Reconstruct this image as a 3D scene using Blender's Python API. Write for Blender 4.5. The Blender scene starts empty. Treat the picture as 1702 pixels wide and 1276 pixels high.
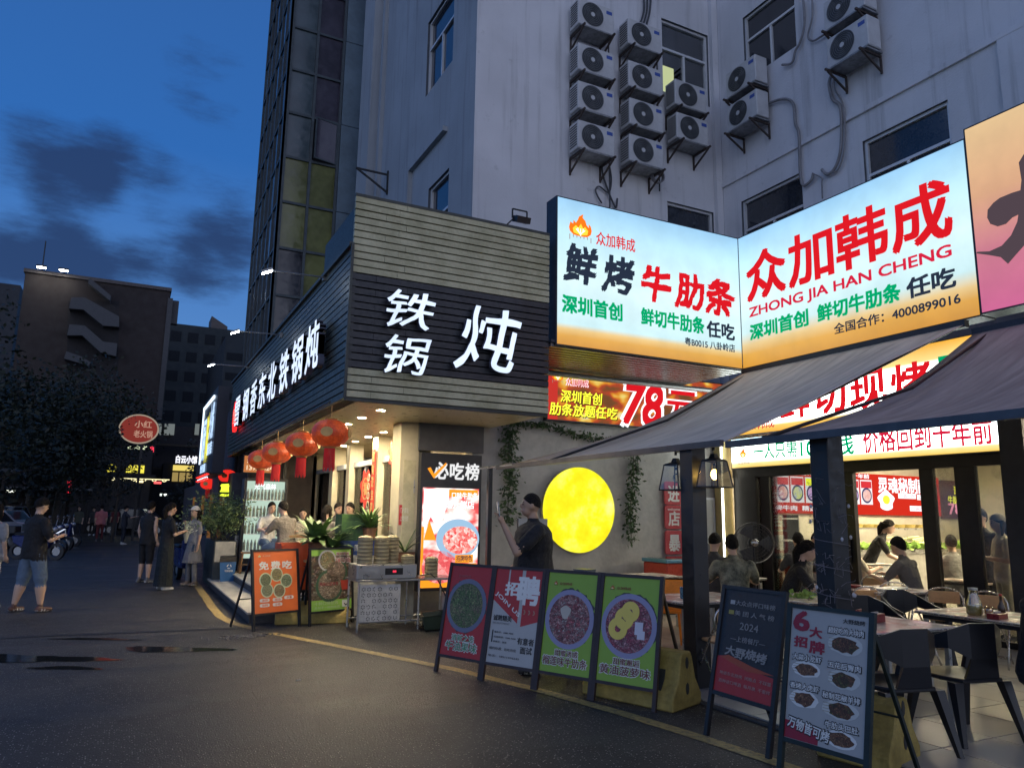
import bpy, bmesh, math, random
import numpy as np
from mathutils import Vector, Matrix, noise as mnoise
from mathutils.kdtree import KDTree
random.seed(7)
R = math.radians
scene = bpy.context.scene
col = scene.collection

# ---------------------------------------------------------------- camera
FPX, PITCH, ROLL, YAW, EYE = 1240.4, R(9.92), R(.888), R(26.94), 1.6
fw = Vector((math.sin(YAW)*math.cos(PITCH), math.cos(YAW)*math.cos(PITCH), math.sin(PITCH)))
rt0 = Vector((math.cos(YAW), -math.sin(YAW), 0)); up0 = rt0.cross(fw)
rt = rt0*math.cos(ROLL) + up0*math.sin(ROLL); up = -rt0*math.sin(ROLL) + up0*math.cos(ROLL)
CP = Vector((0, 0, EYE))
cd = bpy.data.cameras.new('camera'); cam = bpy.data.objects.new('camera', cd); col.objects.link(cam)
cd.sensor_width = 36; cd.lens = FPX/1702*36; cd.clip_end = 2000; cd.clip_start = .05
cam.matrix_world = Matrix(((rt.x, up.x, -fw.x, 0), (rt.y, up.y, -fw.y, 0), (rt.z, up.z, -fw.z, EYE), (0, 0, 0, 1)))
scene.camera = cam
def at(px, py, ax, v):
    """the point of the plane x|y|z = v seen at a pixel of the 1702 wide photograph"""
    d = rt*((px-851)/FPX) - up*((py-638)/FPX) + fw
    i = 'xyz'.index(ax); t = (v-CP[i])/d[i]
    return CP + d*t

# ---------------------------------------------------------------- view, world, sun
vs = scene.view_settings
vs.view_transform = 'Standard'; vs.look = 'None'; vs.gamma = 1; vs.exposure = .32; vs.use_curve_mapping = False
scene.render.engine = 'CYCLES'
cy = scene.cycles
cy.use_denoising = True; cy.max_bounces = 6; cy.diffuse_bounces = 3; cy.glossy_bounces = 3
cy.transmission_bounces = 4; cy.transparent_max_bounces = 10; cy.sample_clamp_indirect = 4; cy.caustics_reflective = False; cy.caustics_refractive = False
W = bpy.data.worlds.new('World'); scene.world = W; W.use_nodes = True
nt = W.node_tree; nt.nodes.clear()
class NB:
    """tiny node-building helper"""
    def __init__(s, nt): s.nt = nt
    def n(s, typ, ins=None, **kw):
        nd = s.nt.nodes.new(typ)
        for k, v in kw.items(): setattr(nd, k, v)
        for k, v in (ins or {}).items():
            if hasattr(v, 'is_output'): s.nt.links.new(v, nd.inputs[k])
            else: nd.inputs[k].default_value = v
        return nd
    def math(s, op, a, b=0., clamp=False):
        nd = s.n('ShaderNodeMath', {0: a, 1: b}, operation=op, use_clamp=clamp); return nd.outputs[0]
    def vm(s, op, a, b=(0, 0, 0), out=0):
        nd = s.n('ShaderNodeVectorMath', {0: a, 1: b}, operation=op); return nd.outputs[out]
    def sc(s, v, k): return s.n('ShaderNodeVectorMath', {0: v, 'Scale': k}, operation='SCALE').outputs[0]
    def mr(s, v, a, b, c=0., d=1.): return s.n('ShaderNodeMapRange', {0: v, 1: a, 2: b, 3: c, 4: d}, interpolation_type='SMOOTHSTEP').outputs[0]
    def mix(s, f, a, b, mode='MIX'):
        nd = s.n('ShaderNodeMix', data_type='RGBA', blend_type=mode)
        for i, v in ((0, f), (6, a), (7, b)):
            if hasattr(v, 'is_output'): s.nt.links.new(v, nd.inputs[i])
            else: nd.inputs[i].default_value = v if i == 0 else (*v[:3], 1)
        return nd.outputs[2]
    def noise(s, vec, scale, detail=4., rough=.55, out=0):
        return s.n('ShaderNodeTexNoise', {'Vector': vec, 'Scale': scale, 'Detail': detail, 'Roughness': rough}).outputs[out]
    def ramp(s, f, stops, interp='LINEAR'):
        nd = s.n('ShaderNodeValToRGB', {0: f}); cr = nd.color_ramp; cr.interpolation = interp
        while len(cr.elements) < len(stops): cr.elements.new(.5)
        for e, (p, c) in zip(cr.elements, stops): e.position = p; e.color = (*c[:3], 1)
        return nd.outputs[0]
nb = NB(nt)
SUN_EL, SUN_ROT = R(-2.0), R(250)      # the sun is just down: blue hour
tc = nb.n('ShaderNodeTexCoord').outputs['Generated']
sky = nb.n('ShaderNodeTexSky', sky_type='NISHITA', sun_disc=False, sun_elevation=SUN_EL, sun_rotation=SUN_ROT, air_density=1.4, dust_density=.6, ozone_density=4.).outputs[0]
sep = nb.n('ShaderNodeSeparateXYZ', {0: tc}); zz = sep.outputs[2]
grad = nb.ramp(nb.math('MAXIMUM', zz, 0.), [(0, (.105, .26, .54)), (.16, (.095, .245, .56)), (.42, (.028, .135, .43)), (.75, (.03, .10, .31)), (1, (.04, .09, .26))])
base = nb.mix(.85, nb.sc(sky, .12), grad)
stretch = nb.vm('MULTIPLY', tc, (1, 1, 3.4))
nz = nb.noise(stretch, 3.0, 8., .62); nz2 = nb.noise(stretch, 8., 8., .66)
dens = nb.math('MULTIPLY', nb.math('SUBTRACT', nz, .50), 3.4)
def dirpx(x, y): return (rt*((x-851)/FPX) - up*((y-638)/FPX) + fw).normalized()
acc = dens
for (x, y, r, k) in ((110, 250, 5.0, .66), (30, 235, 4, .5), (210, 280, 4.2, .74), (125, 325, 3.6, .66), (60, 440, 5, .7), (160, 450, 4.5, .55), (330, 400, 5.5, .6), (390, 440, 5, .6), (260, 460, 4.5, .5), (340, 140, 4, .5)):
    dt = nb.vm('DOT_PRODUCT', nb.vm('NORMALIZE', tc), tuple(dirpx(x, y)), 'Value')
    acc = nb.math('ADD', acc, nb.mr(dt, math.cos(R(r*.95)), 1., 0., k*1.0))
acc = nb.math('ADD', acc, nb.math('MULTIPLY', nb.math('SUBTRACT', nz2, .5), 1.5))
cl = nb.mr(acc, .10, 1.15)
skyc = nb.mix(nb.math('MULTIPLY', cl, .9), base, (.016, .035, .10))
# afterglow of the set sun low in the west, behind the photographer
wd = nb.vm('DOT_PRODUCT', nb.vm('NORMALIZE', tc), Vector((-math.sin(YAW+R(-20)), -math.cos(YAW+R(-20)), .12)).normalized(), 'Value')
glow = nb.math('MULTIPLY', nb.mr(wd, -.1, 1.), nb.mr(zz, .95, .05))
skyc = nb.mix(glow, skyc, (.66, .60, .56), 'ADD')
bg = nb.n('ShaderNodeBackground', {0: skyc, 1: 1.0})
nt.links.new(bg.outputs[0], nb.n('ShaderNodeOutputWorld').inputs[0])
sd = bpy.data.lights.new('sun', 'SUN'); sd.energy = .03; sd.angle = R(20); sd.color = (.75, .82, 1)
so = bpy.data.objects.new('sun', sd); col.objects.link(so); so.rotation_euler = (R(62), 0, R(-110))

# ---------------------------------------------------------------- material helpers
MC = {}
def newmat(name):
    m = bpy.data.materials.new(name); m.use_nodes = True; m.node_tree.nodes.clear(); return m, NB(m.node_tree)
def finish(m, b, sh):
    o = b.n('ShaderNodeOutputMaterial'); m.node_tree.links.new(sh, o.inputs[0]); return m
def pm(name, c, rough=.6, metal=0., var=.18, scale=6., bump=.0, bscale=40., spec=.5, c2=None, emit=0., rj=.12):
    """procedural principled material: base colour varied by two noises, roughness wear, fine bump"""
    key = name
    if key in MC: return MC[key]
    m, b = newmat(name)
    co = b.n('ShaderNodeTexCoord').outputs['Object']
    n1 = b.noise(co, scale, 5.); n2 = b.noise(co, scale*7, 3.)
    f = b.math('ADD', b.math('MULTIPLY', n1, .7), b.math('MULTIPLY', n2, .3))
    f = b.mr(f, .3, .7)
    ca = tuple(max(0, x*(1-var)) for x in c); cb = c2 or tuple(min(1, x*(1+var)) for x in c)
    colr = b.mix(f, ca, cb)
    ins = {'Base Color': colr, 'Roughness': b.mr(n2, .2, .8, max(0, rough-rj), min(1, rough+rj)), 'Metallic': metal, 'Specular IOR Level': spec}
    if bump:
        ins['Normal'] = b.n('ShaderNodeBump', {'Height': b.noise(co, bscale, 4.), 'Strength': min(1., bump), 'Distance': .02 if bscale > 10 else .05}).outputs[0]
    if emit: ins['Emission Color'] = colr; ins['Emission Strength'] = emit
    p = b.n('ShaderNodeBsdfPrincipled', ins)
    MC[key] = finish(m, b, p.outputs[0]); return MC[key]
def em(name, c, s, nee=True, var=0., scale=3.):
    """something that gives off light: tube, lit letter, lit film"""
    if name in MC: return MC[name]
    m, b = newmat(name)
    cc = (*c, 1)
    if var:
        co = b.n('ShaderNodeTexCoord').outputs['Object']
        cc = b.mix(b.mr(b.noise(co, scale, 4.), .3, .7), tuple(x*(1-var) for x in c), c)
    e = b.n('ShaderNodeEmission', {0: cc, 1: s})
    MC[name] = finish(m, b, e.outputs[0])
    if not nee: m.cycles.emission_sampling = 'NONE'
    return m
def film(name, stops, axis, lo, hi, strength, var=.06, scale=2.):
    """translucent printed film of a light box: printed colour bands and painted-in uneven box glow along one axis"""
    m, b = newmat(name)
    co = b.n('ShaderNodeTexCoord').outputs['Object']; s = b.n('ShaderNodeSeparateXYZ', {0: co}).outputs[axis]
    t = b.n('ShaderNodeMapRange', {0: s, 1: lo, 2: hi}).outputs[0]
    c = b.ramp(t, stops)
    n = b.mr(b.noise(co, scale, 3.), .3, .7, 1-var, 1+var)
    e = b.n('ShaderNodeEmission', {0: c, 1: b.math('MULTIPLY', n, strength)})
    p = b.n('ShaderNodeBsdfPrincipled', {'Base Color': (.12, .12, .12, 1), 'Roughness': .25})
    ad = b.n('ShaderNodeAddShader', {0: e.outputs[0], 1: p.outputs[0]})
    return finish(m, b, ad.outputs[0])
def glass(name, tint=(.9, .95, .95), refl=.08, rough=.02, dirt=.06):
    if name in MC: return MC[name]
    m, b = newmat(name)
    t = b.n('ShaderNodeBsdfTransparent', {0: (*tint, 1)}); g = b.n('ShaderNodeBsdfGlossy', {0: (1, 1, 1, 1), 'Roughness': rough})
    d = b.n('ShaderNodeBsdfDiffuse', {0: (.5, .5, .5, 1)})
    fr = b.n('ShaderNodeFresnel', {'IOR': 1.45}).outputs[0]
    co = b.n('ShaderNodeTexCoord').outputs['Object']
    a = b.n('ShaderNodeMixShader', {0: b.math('MULTIPLY', b.mr(b.noise(co, 2., 5.), .45, .8), dirt), 1: t.outputs[0], 2: d.outputs[0]})
    x = b.n('ShaderNodeMixShader', {0: b.math('ADD', fr, refl, True), 1: a.outputs[0], 2: g.outputs[0]})
    MC[name] = finish(m, b, x.outputs[0]); return m
def food(name, cols, scale=14., emit=0.):
    """printed picture of chopped food: voronoi scraps in several colours"""
    if name in MC: return MC[name]
    m, b = newmat(name)
    co = b.n('ShaderNodeTexCoord').outputs['Object']
    wv = b.vm('ADD', co, b.sc(b.noise(co, scale*.8, 3., out=1), .16))
    v = b.n('ShaderNodeTexVoronoi', {'Vector': b.vm('MULTIPLY', wv, (1, 1, 2.2)), 'Scale': scale*1.6})
    f = b.n('ShaderNodeSeparateColor', {0: v.outputs['Color']}).outputs[0]
    n = len(cols); c = b.ramp(f, [(i/(n-1), q) for i, q in enumerate(cols)])
    sh = b.mr(v.outputs['Distance'], 0., .55, 1.15, .35)
    n2 = b.mr(b.noise(co, scale*5, 3.), .3, .7, .55, 1.25)
    c = b.mix(1., c, b.n('ShaderNodeCombineColor', {0: b.math('MULTIPLY', sh, n2), 1: b.math('MULTIPLY', sh, n2), 2: b.math('MULTIPLY', sh, n2)}).outputs[0], 'MULTIPLY')
    ins = {'Base Color': c, 'Roughness': .45}
    if emit: ins['Emission Color'] = c; ins['Emission Strength'] = emit; m.cycles.emission_sampling = 'NONE'
    MC[name] = finish(m, b, b.n('ShaderNodeBsdfPrincipled', ins).outputs[0]); return m

# ---------------------------------------------------------------- mesh helpers
def frame(o, x, y, z):
    return Matrix(((x[0], y[0], z[0], o[0]), (x[1], y[1], z[1], o[1]), (x[2], y[2], z[2], o[2]), (0, 0, 0, 1)))
FB = frame((0, 0, 0), (1, 0, 0), (0, 0, 1), (0, -1, 0))    # a face that looks at -y: u = x, v = z
FA = frame((0, 0, 0), (0, -1, 0), (0, 0, 1), (-1, 0, 0))   # a face that looks at -x: u = -y, v = z
def T(x, y, z): return Matrix.Translation((x, y, z))
def RZ(a): return Matrix.Rotation(a, 4, 'Z')
def RX(a): return Matrix.Rotation(a, 4, 'X')
def RY(a): return Matrix.Rotation(a, 4, 'Y')
class MB:
    def __init__(s, M=None): s.v = []; s.f = []; s.mi = []; s.m = 0; s.M = M or Matrix()
    def add(s, vs, fs):
        n = len(s.v); s.v += [s.M @ Vector(p) for p in vs]; s.f += [[i+n for i in f] for f in fs]; s.mi += [s.m]*len(fs); return s
    def box(s, x0, x1, y0, y1, z0, z1, L=None):
        vs = [Vector(p) for p in ((x0, y0, z0), (x1, y0, z0), (x1, y1, z0), (x0, y1, z0), (x0, y0, z1), (x1, y0, z1), (x1, y1, z1), (x0, y1, z1))]
        if L: vs = [L @ p for p in vs]
        return s.add(vs, [(0, 3, 2, 1), (4, 5, 6, 7), (0, 1, 5, 4), (1, 2, 6, 5), (2, 3, 7, 6), (3, 0, 4, 7)])
    def tube(s, p0, p1, r0, r1=None, n=8, cap=True):
        p0 = Vector(p0); p1 = Vector(p1); r1 = r0 if r1 is None else r1; d = (p1-p0)
        if d.length < 1e-6: return s
        d.normalize(); a = d.orthogonal().normalized(); b = d.cross(a)
        vs = [p + (a*math.cos(2*math.pi*i/n) + b*math.sin(2*math.pi*i/n))*r for p, r in ((p0, r0), (p1, r1)) for i in range(n)]
        fs = [(i, (i+1) % n, n+(i+1) % n, n+i) for i in range(n)]
        if cap: fs += [tuple(range(n))[::-1], tuple(range(n, 2*n))]
        return s.add(vs, fs)
    def path(s, pts, r, n=6):
        pts = [Vector(p) for p in pts]; N = len(pts); vs = []; a = None
        for i, p in enumerate(pts):
            d = (pts[min(i+1, N-1)] - pts[max(i-1, 0)]).normalized()
            a = d.orthogonal().normalized() if a is None else (a - d*a.dot(d)).normalized()
            b = d.cross(a); rr = r[i] if hasattr(r, '__len__') else r
            vs += [p + (a*math.cos(2*math.pi*k/n) + b*math.sin(2*math.pi*k/n))*rr for k in range(n)]
        fs = [(i*n+k, i*n+(k+1) % n, (i+1)*n+(k+1) % n, (i+1)*n+k) for i in range(N-1) for k in range(n)]
        fs += [tuple(range(n))[::-1], tuple(range((N-1)*n, N*n))]
        return s.add(vs, fs)
    def bar(s, p0, p1, w, h=None):
        """square bar between two points"""
        p0 = Vector(p0); p1 = Vector(p1); h = h or w; d = (p1-p0).normalized()
        a = d.cross(Vector((0, 0, 1))); a = Vector((1, 0, 0)) if a.length < 1e-3 else a.normalized(); b = a.cross(d)
        vs = [p + a*x*w/2 + b*y*h/2 for p in (p0, p1) for x, y in ((-1, -1), (1, -1), (1, 1), (-1, 1))]
        return s.add(vs, [(3, 2, 1, 0), (4, 5, 6, 7), (0, 1, 5, 4), (1, 2, 6, 5), (2, 3, 7, 6), (3, 0, 4, 7)])
    def lathe(s, prof, n=16, L=None, sx=1., sy=1.):
        vs = []; L = L or Matrix()
        for r, z in prof: vs += [L @ Vector((r*sx*math.cos(2*math.pi*i/n), r*sy*math.sin(2*math.pi*i/n), z)) for i in range(n)]
        fs = [(j*n+i, j*n+(i+1) % n, (j+1)*n+(i+1) % n, (j+1)*n+i) for j in range(len(prof)-1) for i in range(n)]
        fs += [tuple(range(n))[::-1], tuple(range((len(prof)-1)*n, len(prof)*n))]
        return s.add(vs, fs)
    def poly(s, pts, z0, z1):
        """closed prism of a 2d outline (local xy) between two heights"""
        n = len(pts); vs = [(x, y, z0) for x, y in pts] + [(x, y, z1) for x, y in pts]
        return s.add(vs, [tuple(range(n))[::-1], tuple(range(n, 2*n))] + [(i, (i+1) % n, n+(i+1) % n, n+i) for i in range(n)])
    def disc(s, x, y, z, r, n=24, ry=None, t=.003):
        ry = ry or r; return s.poly([(x+r*math.cos(2*math.pi*i/n), y+ry*math.sin(2*math.pi*i/n)) for i in range(n)], z, z+t)
    def ring(s, x, y, z, r0, r1, n=24, t=.003, a0=0., a1=2*math.pi, ry=1.):
        m_ = n if a1-a0 > 6.28 else n+1
        A = [a0+(a1-a0)*i/n for i in range(m_)]
        vs = [(x+r*math.cos(a), y+ry*r*math.sin(a), zz) for r, zz in ((r0, z), (r1, z), (r1, z+t), (r0, z+t)) for a in A]
        fs = []
        for q in range(4):
            q2 = (q+1) % 4
            for i in range(n): j = (i+1) % m_; fs.append((q*m_+i, q*m_+j, q2*m_+j, q2*m_+i))
        return s.add(vs, fs)
    def ell(s, c, rx, ry, rz, n=14, k=8, L=None):
        L = L or Matrix(); vs = [L @ (Vector(c)+Vector((0, 0, -rz)))]
        for j in range(1, k):
            t = math.pi*j/k - math.pi/2
            vs += [L @ (Vector(c)+Vector((rx*math.cos(t)*math.cos(2*math.pi*i/n), ry*math.cos(t)*math.sin(2*math.pi*i/n), rz*math.sin(t)))) for i in range(n)]
        vs.append(L @ (Vector(c)+Vector((0, 0, rz)))); e = len(vs)-1
        fs = [(0, 1+(i+1) % n, 1+i) for i in range(n)] + [(1+j*n+i, 1+j*n+(i+1) % n, 1+(j+1)*n+(i+1) % n, 1+(j+1)*n+i) for j in range(k-2) for i in range(n)]
        fs += [(e, 1+(k-2)*n+i, 1+(k-2)*n+(i+1) % n) for i in range(n)]
        return s.add(vs, fs)
    def mesh(s, name, mats):
        me = bpy.data.meshes.new(name); me.from_pydata([tuple(p) for p in s.v], [], s.f)
        for m in (mats if isinstance(mats, (list, tuple)) else [mats]): me.materials.append(m)
        if any(s.mi): me.polygons.foreach_set('material_index', s.mi)
        return me
    def build(s, name, mats, parent=None, smooth=False, label=None, bev=0.):
        me = s.mesh(name, mats)
        if smooth: me.polygons.foreach_set('use_smooth', [True]*len(me.polygons))
        me.update()
        if bev:
            bm = bmesh.new(); bm.from_mesh(me)
            bmesh.ops.bevel(bm, geom=[e for e in bm.edges if e.calc_face_angle(0) > .6], offset=bev, segments=1, affect='EDGES')
            bm.to_mesh(me); bm.free()
        return link(name, me, parent, label)
def link(name, me, parent=None, label=None):
    o = bpy.data.objects.new(name, me); col.objects.link(o); o.parent = parent
    if label: o['label'] = label
    return o
def thing(name, label, cat, loc=(0, 0, 0), rz=0., group=None):
    o = bpy.data.objects.new(name, None); col.objects.link(o); o.empty_display_size = .1
    o.location = loc; o.rotation_euler = (0, 0, rz); o['label'] = label; o['category'] = cat
    if group: o['group'] = group
    return o
def tag(o, label, cat, group=None, kind=None):
    if label: o['label'] = label; o['category'] = cat
    if group: o['group'] = group
    if kind: o['kind'] = kind
    return o
def struct(o): o['kind'] = 'structure'; return o
def dup(src, loc, rz=None, label=None, group=None):
    c = src.copy(); col.objects.link(c); c.location = loc
    if rz is not None: c.rotation_euler = (0, 0, rz)
    if label: c['label'] = label
    if group: c['group'] = group
    for ch in list(src.children):
        d = ch.copy(); col.objects.link(d); d.parent = c
        for g in list(ch.children):
            e = g.copy(); col.objects.link(e); e.parent = d
    return c
# ---- lettering: vector outlines turned into thin real letters
def text(s, mat, parent, M, rect, name='lettering', bold=0., ext=.002, shear=0., fit=True, res=3, z=0.003, outline=None, brush=0.):
    """rect = (u0, v0, u1, v1) in the frame M; the string is scaled to fill it"""
    cu = bpy.data.curves.new(name, 'FONT'); cu.body = s; cu.size = 1; cu.extrude = .5; cu.resolution_u = res; cu.shear = shear
    o = bpy.data.objects.new(name, cu); col.objects.link(o)
    bpy.context.view_layer.update()
    me = bpy.data.meshes.new_from_object(o.evaluated_get(bpy.context.evaluated_depsgraph_get()))
    bpy.data.objects.remove(o); bpy.data.curves.remove(cu)
    if brush:   # ragged brush edges: cut the outline finely, then let it waver
        bm = bmesh.new(); bm.from_mesh(me)
        for _ in range(2):
            es = [e for e in bm.edges if e.calc_length() > .07 and abs(e.verts[0].co.z-e.verts[1].co.z) < .01]
            if es: bmesh.ops.subdivide_edges(bm, edges=es, cuts=2)
        for v in bm.verts:
            p = v.co; a_ = mnoise.noise(Vector((p.x*5, p.y*5, 3.3))); b_ = mnoise.noise(Vector((p.x*5, p.y*5, 9.1))); c_ = mnoise.noise(Vector((p.x*22, p.y*22, 1.7))); d_ = mnoise.noise(Vector((p.x*22, p.y*22, 5.2)))
            w1 = mnoise.noise(Vector((p.x*2, p.y*2, 20.))); q_ = .45 if brush > .04 else .08
            if brush < .04: a_ = mnoise.noise(Vector((p.x*2.6, p.y*2.6, 3.3)))*1.4; b_ = mnoise.noise(Vector((p.x*2.6, p.y*2.6, 9.1)))*1.4
            v.co.x += brush*(a_*1.1+c_*q_+w1); v.co.y += brush*(b_*1.1+d_*q_+w1*.8)
        bm.to_mesh(me); bm.free()
    n = len(me.vertices)
    if not n: return None
    a = np.empty(n*3, dtype=np.float32); me.vertices.foreach_get('co', a); a = a.reshape(-1, 3)
    mn = a.min(0); mx = a.max(0); u0, v0, u1, v1 = rect
    sx = (u1-u0)/(mx[0]-mn[0]); sy = (v1-v0)/(mx[1]-mn[1])
    a[:, 0] = u0+(a[:, 0]-mn[0])*sx; a[:, 1] = v0+(a[:, 1]-mn[1])*sy; a[:, 2] = z+(a[:, 2]-mn[2])/max(1e-6, mx[2]-mn[2])*ext
    Mn = np.array(M)
    if bold:
        bold *= .5   # heavier strokes: the outline is repeated a hair's breadth to each side
        bx = bold*sx; by = bold*sy; sh = [(-bx, -by), (bx, by), (-bx, by), (bx, -by)]
        nf = [tuple(p.vertices) for p in me.polygons]; A_ = [a]; F_ = list(nf)
        for k, (dx, dy) in enumerate(sh): A_.append(a+np.array((dx, dy, -.00025*(k+1)), dtype=np.float32)); F_ += [tuple(i+n*(k+1) for i in f) for f in nf]
        a = np.concatenate(A_); old = me; me = bpy.data.meshes.new(name); me.from_pydata(a.tolist(), [], F_); bpy.data.meshes.remove(old)
    a = a @ Mn[:3, :3].T + Mn[:3, 3]
    me.vertices.foreach_set('co', a.astype(np.float32).ravel()); me.materials.clear(); me.materials.append(mat); me.update(); me.name = name
    return link(name, me, parent)
def flame(parent, M, x, y, w, h, mats, z=.003, name='flame_logo'):
    """the shop's flame emblem: red-orange flame over a tree of white twigs, small bars under it"""
    def P(pts): return [(x+px*w, y+py*h) for px, py in pts]
    b = MB(M)
    b.poly(P([(-.5, .32), (-.46, .16), (-.3, .03), (0, 0), (.3, .03), (.46, .16), (.5, .34), (.46, .52), (.36, .62), (.38, .44), (.27, .55), (.22, .72), (.1, .84), (.12, 1.0), (-.06, .86), (-.12, .7), (-.2, .56), (-.3, .66), (-.32, .5), (-.44, .56)]), z, z+.002)
    o = b.build(name, mats[0], parent)
    b = MB(M)
    b.poly(P([(-.34, .3), (-.3, .12), (0, .05), (.3, .12), (.34, .3), (.2, .46), (.12, .36), (.02, .56), (-.1, .36), (-.2, .46)]), z+.002, z+.004)
    b.build('inner_flame', mats[1], o)
    b = MB(M)
    for (x0, y0, x1, y1) in ((0, .02, 0, .34), (0, .1, -.2, .3), (0, .1, .2, .3), (-.1, .2, -.12, .36), (.1, .2, .12, .36)):
        d = Vector((x1-x0, y1-y0)).normalized()*.022; b.poly(P([(x0-d.y, y0+d.x), (x1-d.y, y1+d.x), (x1+d.y, y1-d.x), (x0+d.y, y0-d.x)]), z+.004, z+.006)
    b.build('twigs', mats[2], o)
    b = MB(M)
    for i in range(7): b.poly(P([(-.48+i*.155, -.2 if i in (0, 6) else -.08), (-.45+i*.155, -.2 if i in (0, 6) else -.08), (-.45+i*.155, .03), (-.48+i*.155, .03)]), z, z+.002)
    b.build('base_bars', mats[3], o)
    return o
# ---- a wall with real openings
def wall(name, M, u0, u1, v0, v1, holes, mat, parent=None, depth=.22, rev=None):
    us = sorted({u0, u1, *[h[i] for h in holes for i in (0, 2)]}); vs_ = sorted({v0, v1, *[h[i] for h in holes for i in (1, 3)]})
    us = [u for u in us if u0 <= u <= u1]; vs_ = [v for v in vs_ if v0 <= v <= v1]
    b = MB(M)
    for i in range(len(us)-1):
        for j in range(len(vs_)-1):
            cu, cv = (us[i]+us[i+1])/2, (vs_[j]+vs_[j+1])/2
            if any(h[0] < cu < h[2] and h[1] < cv < h[3] for h in holes): continue
            b.add([(us[i], vs_[j], 0), (us[i+1], vs_[j], 0), (us[i+1], vs_[j+1], 0), (us[i], vs_[j+1], 0)], [(0, 1, 2, 3)])
    b.m = 1 if rev else 0
    for a0, c0, a1, c1 in holes:
        for (p, q) in (((a0, c0), (a1, c0)), ((a1, c0), (a1, c1)), ((a1, c1), (a0, c1)), ((a0, c1), (a0, c0))):
            b.add([(p[0], p[1], 0), (q[0], q[1], 0), (q[0], q[1], -depth), (p[0], p[1], -depth)], [(0, 3, 2, 1)])
    return b.build(name, [mat, rev] if rev else mat, parent)
def window(parent, M, u0, v0, u1, v1, mats, depth=.18, split=.62, cols=2, lit=None, name='window'):
    """frame with a transom light above and sliding leaves below, panes as children"""
    fr, gl = mats; t = .05
    b = MB(M)
    for a in (u0, u1-t): b.box(a, a+t, v0, v1, -depth, -depth+.07)
    vm_ = v0+(v1-v0)*split
    for c in (v0, vm_-t/2, v1-t): b.box(u0+t, u1-t, c, c+t, -depth, -depth+.066)
    for k in range(1, cols): a = u0+(u1-u0)*k/cols; b.box(a-t/2, a+t/2, v0+t, vm_-t/2, -depth, -depth+.06)
    w = b.build(name, fr, parent)
    for k in range(cols):
        a = u0+(u1-u0)*k/cols; MB(M).box(a+.03, a+(u1-u0)/cols-.03, v0+t, vm_-t/2, -depth+.015, -depth+.022).build('pane', gl, w)
    MB(M).box(u0+t, u1-t, vm_+t/2, v1-t, -depth+.012, -depth+.02).build('pane', gl, w)
    bb = MB(M); bb.add([(u0, v0, -depth-.35), (u1, v0, -depth-.35), (u1, v1, -depth-.35), (u0, v1, -depth-.35)], [(0, 1, 2, 3)])
    bb.build('room_backing', lit or pm('dark_room', (.012, .013, .018), .9), w)  # flat backing sheet; the darkness of the room is put into its colour
    return w
def leaves(b, pts, size, rnd, droop=.0, asp=.45):
    """leaf shaped quads at points"""
    for p in pts:
        d = Vector((rnd.gauss(0, 1), rnd.gauss(0, 1), rnd.gauss(0, .7)-droop)).normalized(); s_ = size*rnd.uniform(.6, 1.3)
        w = d.orthogonal().normalized(); w = (Matrix.Rotation(rnd.uniform(0, 6.28), 3, d) @ w)*s_*asp*.5; p = Vector(p)
        b.add([p, p+d*s_*.5+w, p+d*s_, p+d*s_*.5-w], [(0, 1, 2, 3)])
# ================================================================ SETTING
def asphalt():
    m, b = newmat('asphalt')
    co = b.n('ShaderNodeTexCoord').outputs['Object']
    big = b.noise(co, .35, 5.); mid = b.noise(co, 4., 5.); fine = b.noise(co, 60., 3., .7)
    vor = b.n('ShaderNodeTexVoronoi', {'Vector': co, 'Scale': 62.})
    spk = b.n('ShaderNodeSeparateColor', {0: vor.outputs['Color']}).outputs[0]
    stone = b.math('MULTIPLY', b.mr(vor.outputs['Distance'], .40, .14), b.mr(spk, .66, .9))  # pale aggregate, brightened so that its colour also imitates glints
    c = b.mix(b.mr(mid, .3, .7), (.015, .015, .016), (.030, .0295, .0295))
    c = b.mix(b.mr(fine, .35, .7), c, (.060, .058, .054))
    c = b.mix(b.math('MULTIPLY', stone, .85), c, (.75, .70, .64))
    wet = b.mr(b.noise(b.vm('MULTIPLY', co, (.5, 1.6, 1)), .55, 5.), .5, .66)
    c = b.mix(b.math('MULTIPLY', wet, .35), c, (.014, .014, .016))
    ck = b.n('ShaderNodeTexVoronoi', {'Vector': b.vm('ADD', co, b.sc(b.noise(co, 2.5, 5., out=1), .5)), 'Scale': .42}, feature='DISTANCE_TO_EDGE').outputs[0]
    crack = b.math('MULTIPLY', b.mr(ck, .008, .002), b.mr(big, .46, .60))
    c = b.mix(b.math('MULTIPLY', crack, .8), c, (.010, .010, .011))
    patch = b.mr(b.noise(co, .9, 3., .4), .52, .56); c = b.mix(b.math('MULTIPLY', patch, .28), c, (.075, .072, .068))
    oil = b.mr(b.noise(b.vm('ADD', co, (7, 3, 0)), 1.7, 4.), .62, .72); c = b.mix(b.math('MULTIPLY', oil, .55), c, (.016, .016, .017))
    rough = b.math('SUBTRACT', b.mr(fine, .2, .8, .36, .62), b.math('MULTIPLY', wet, .14))
    bp = b.n('ShaderNodeBump', {'Height': b.math('ADD', b.math('MULTIPLY', fine, .6), b.math('MULTIPLY', stone, .5)), 'Strength': 1., 'Distance': .016}).outputs[0]
    p = b.n('ShaderNodeBsdfPrincipled', {'Base Color': c, 'Roughness': rough, 'Normal': bp, 'Specular IOR Level': .26})
    return finish(m, b, p.outputs[0])
g = MB(); N = 24
g.add([(-150, -60, 0), (200, -60, 0), (200, 400, 0), (-150, 400, 0)], [(0, 1, 2, 3)])
ground = struct(g.build('asphalt_ground', asphalt()))
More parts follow.
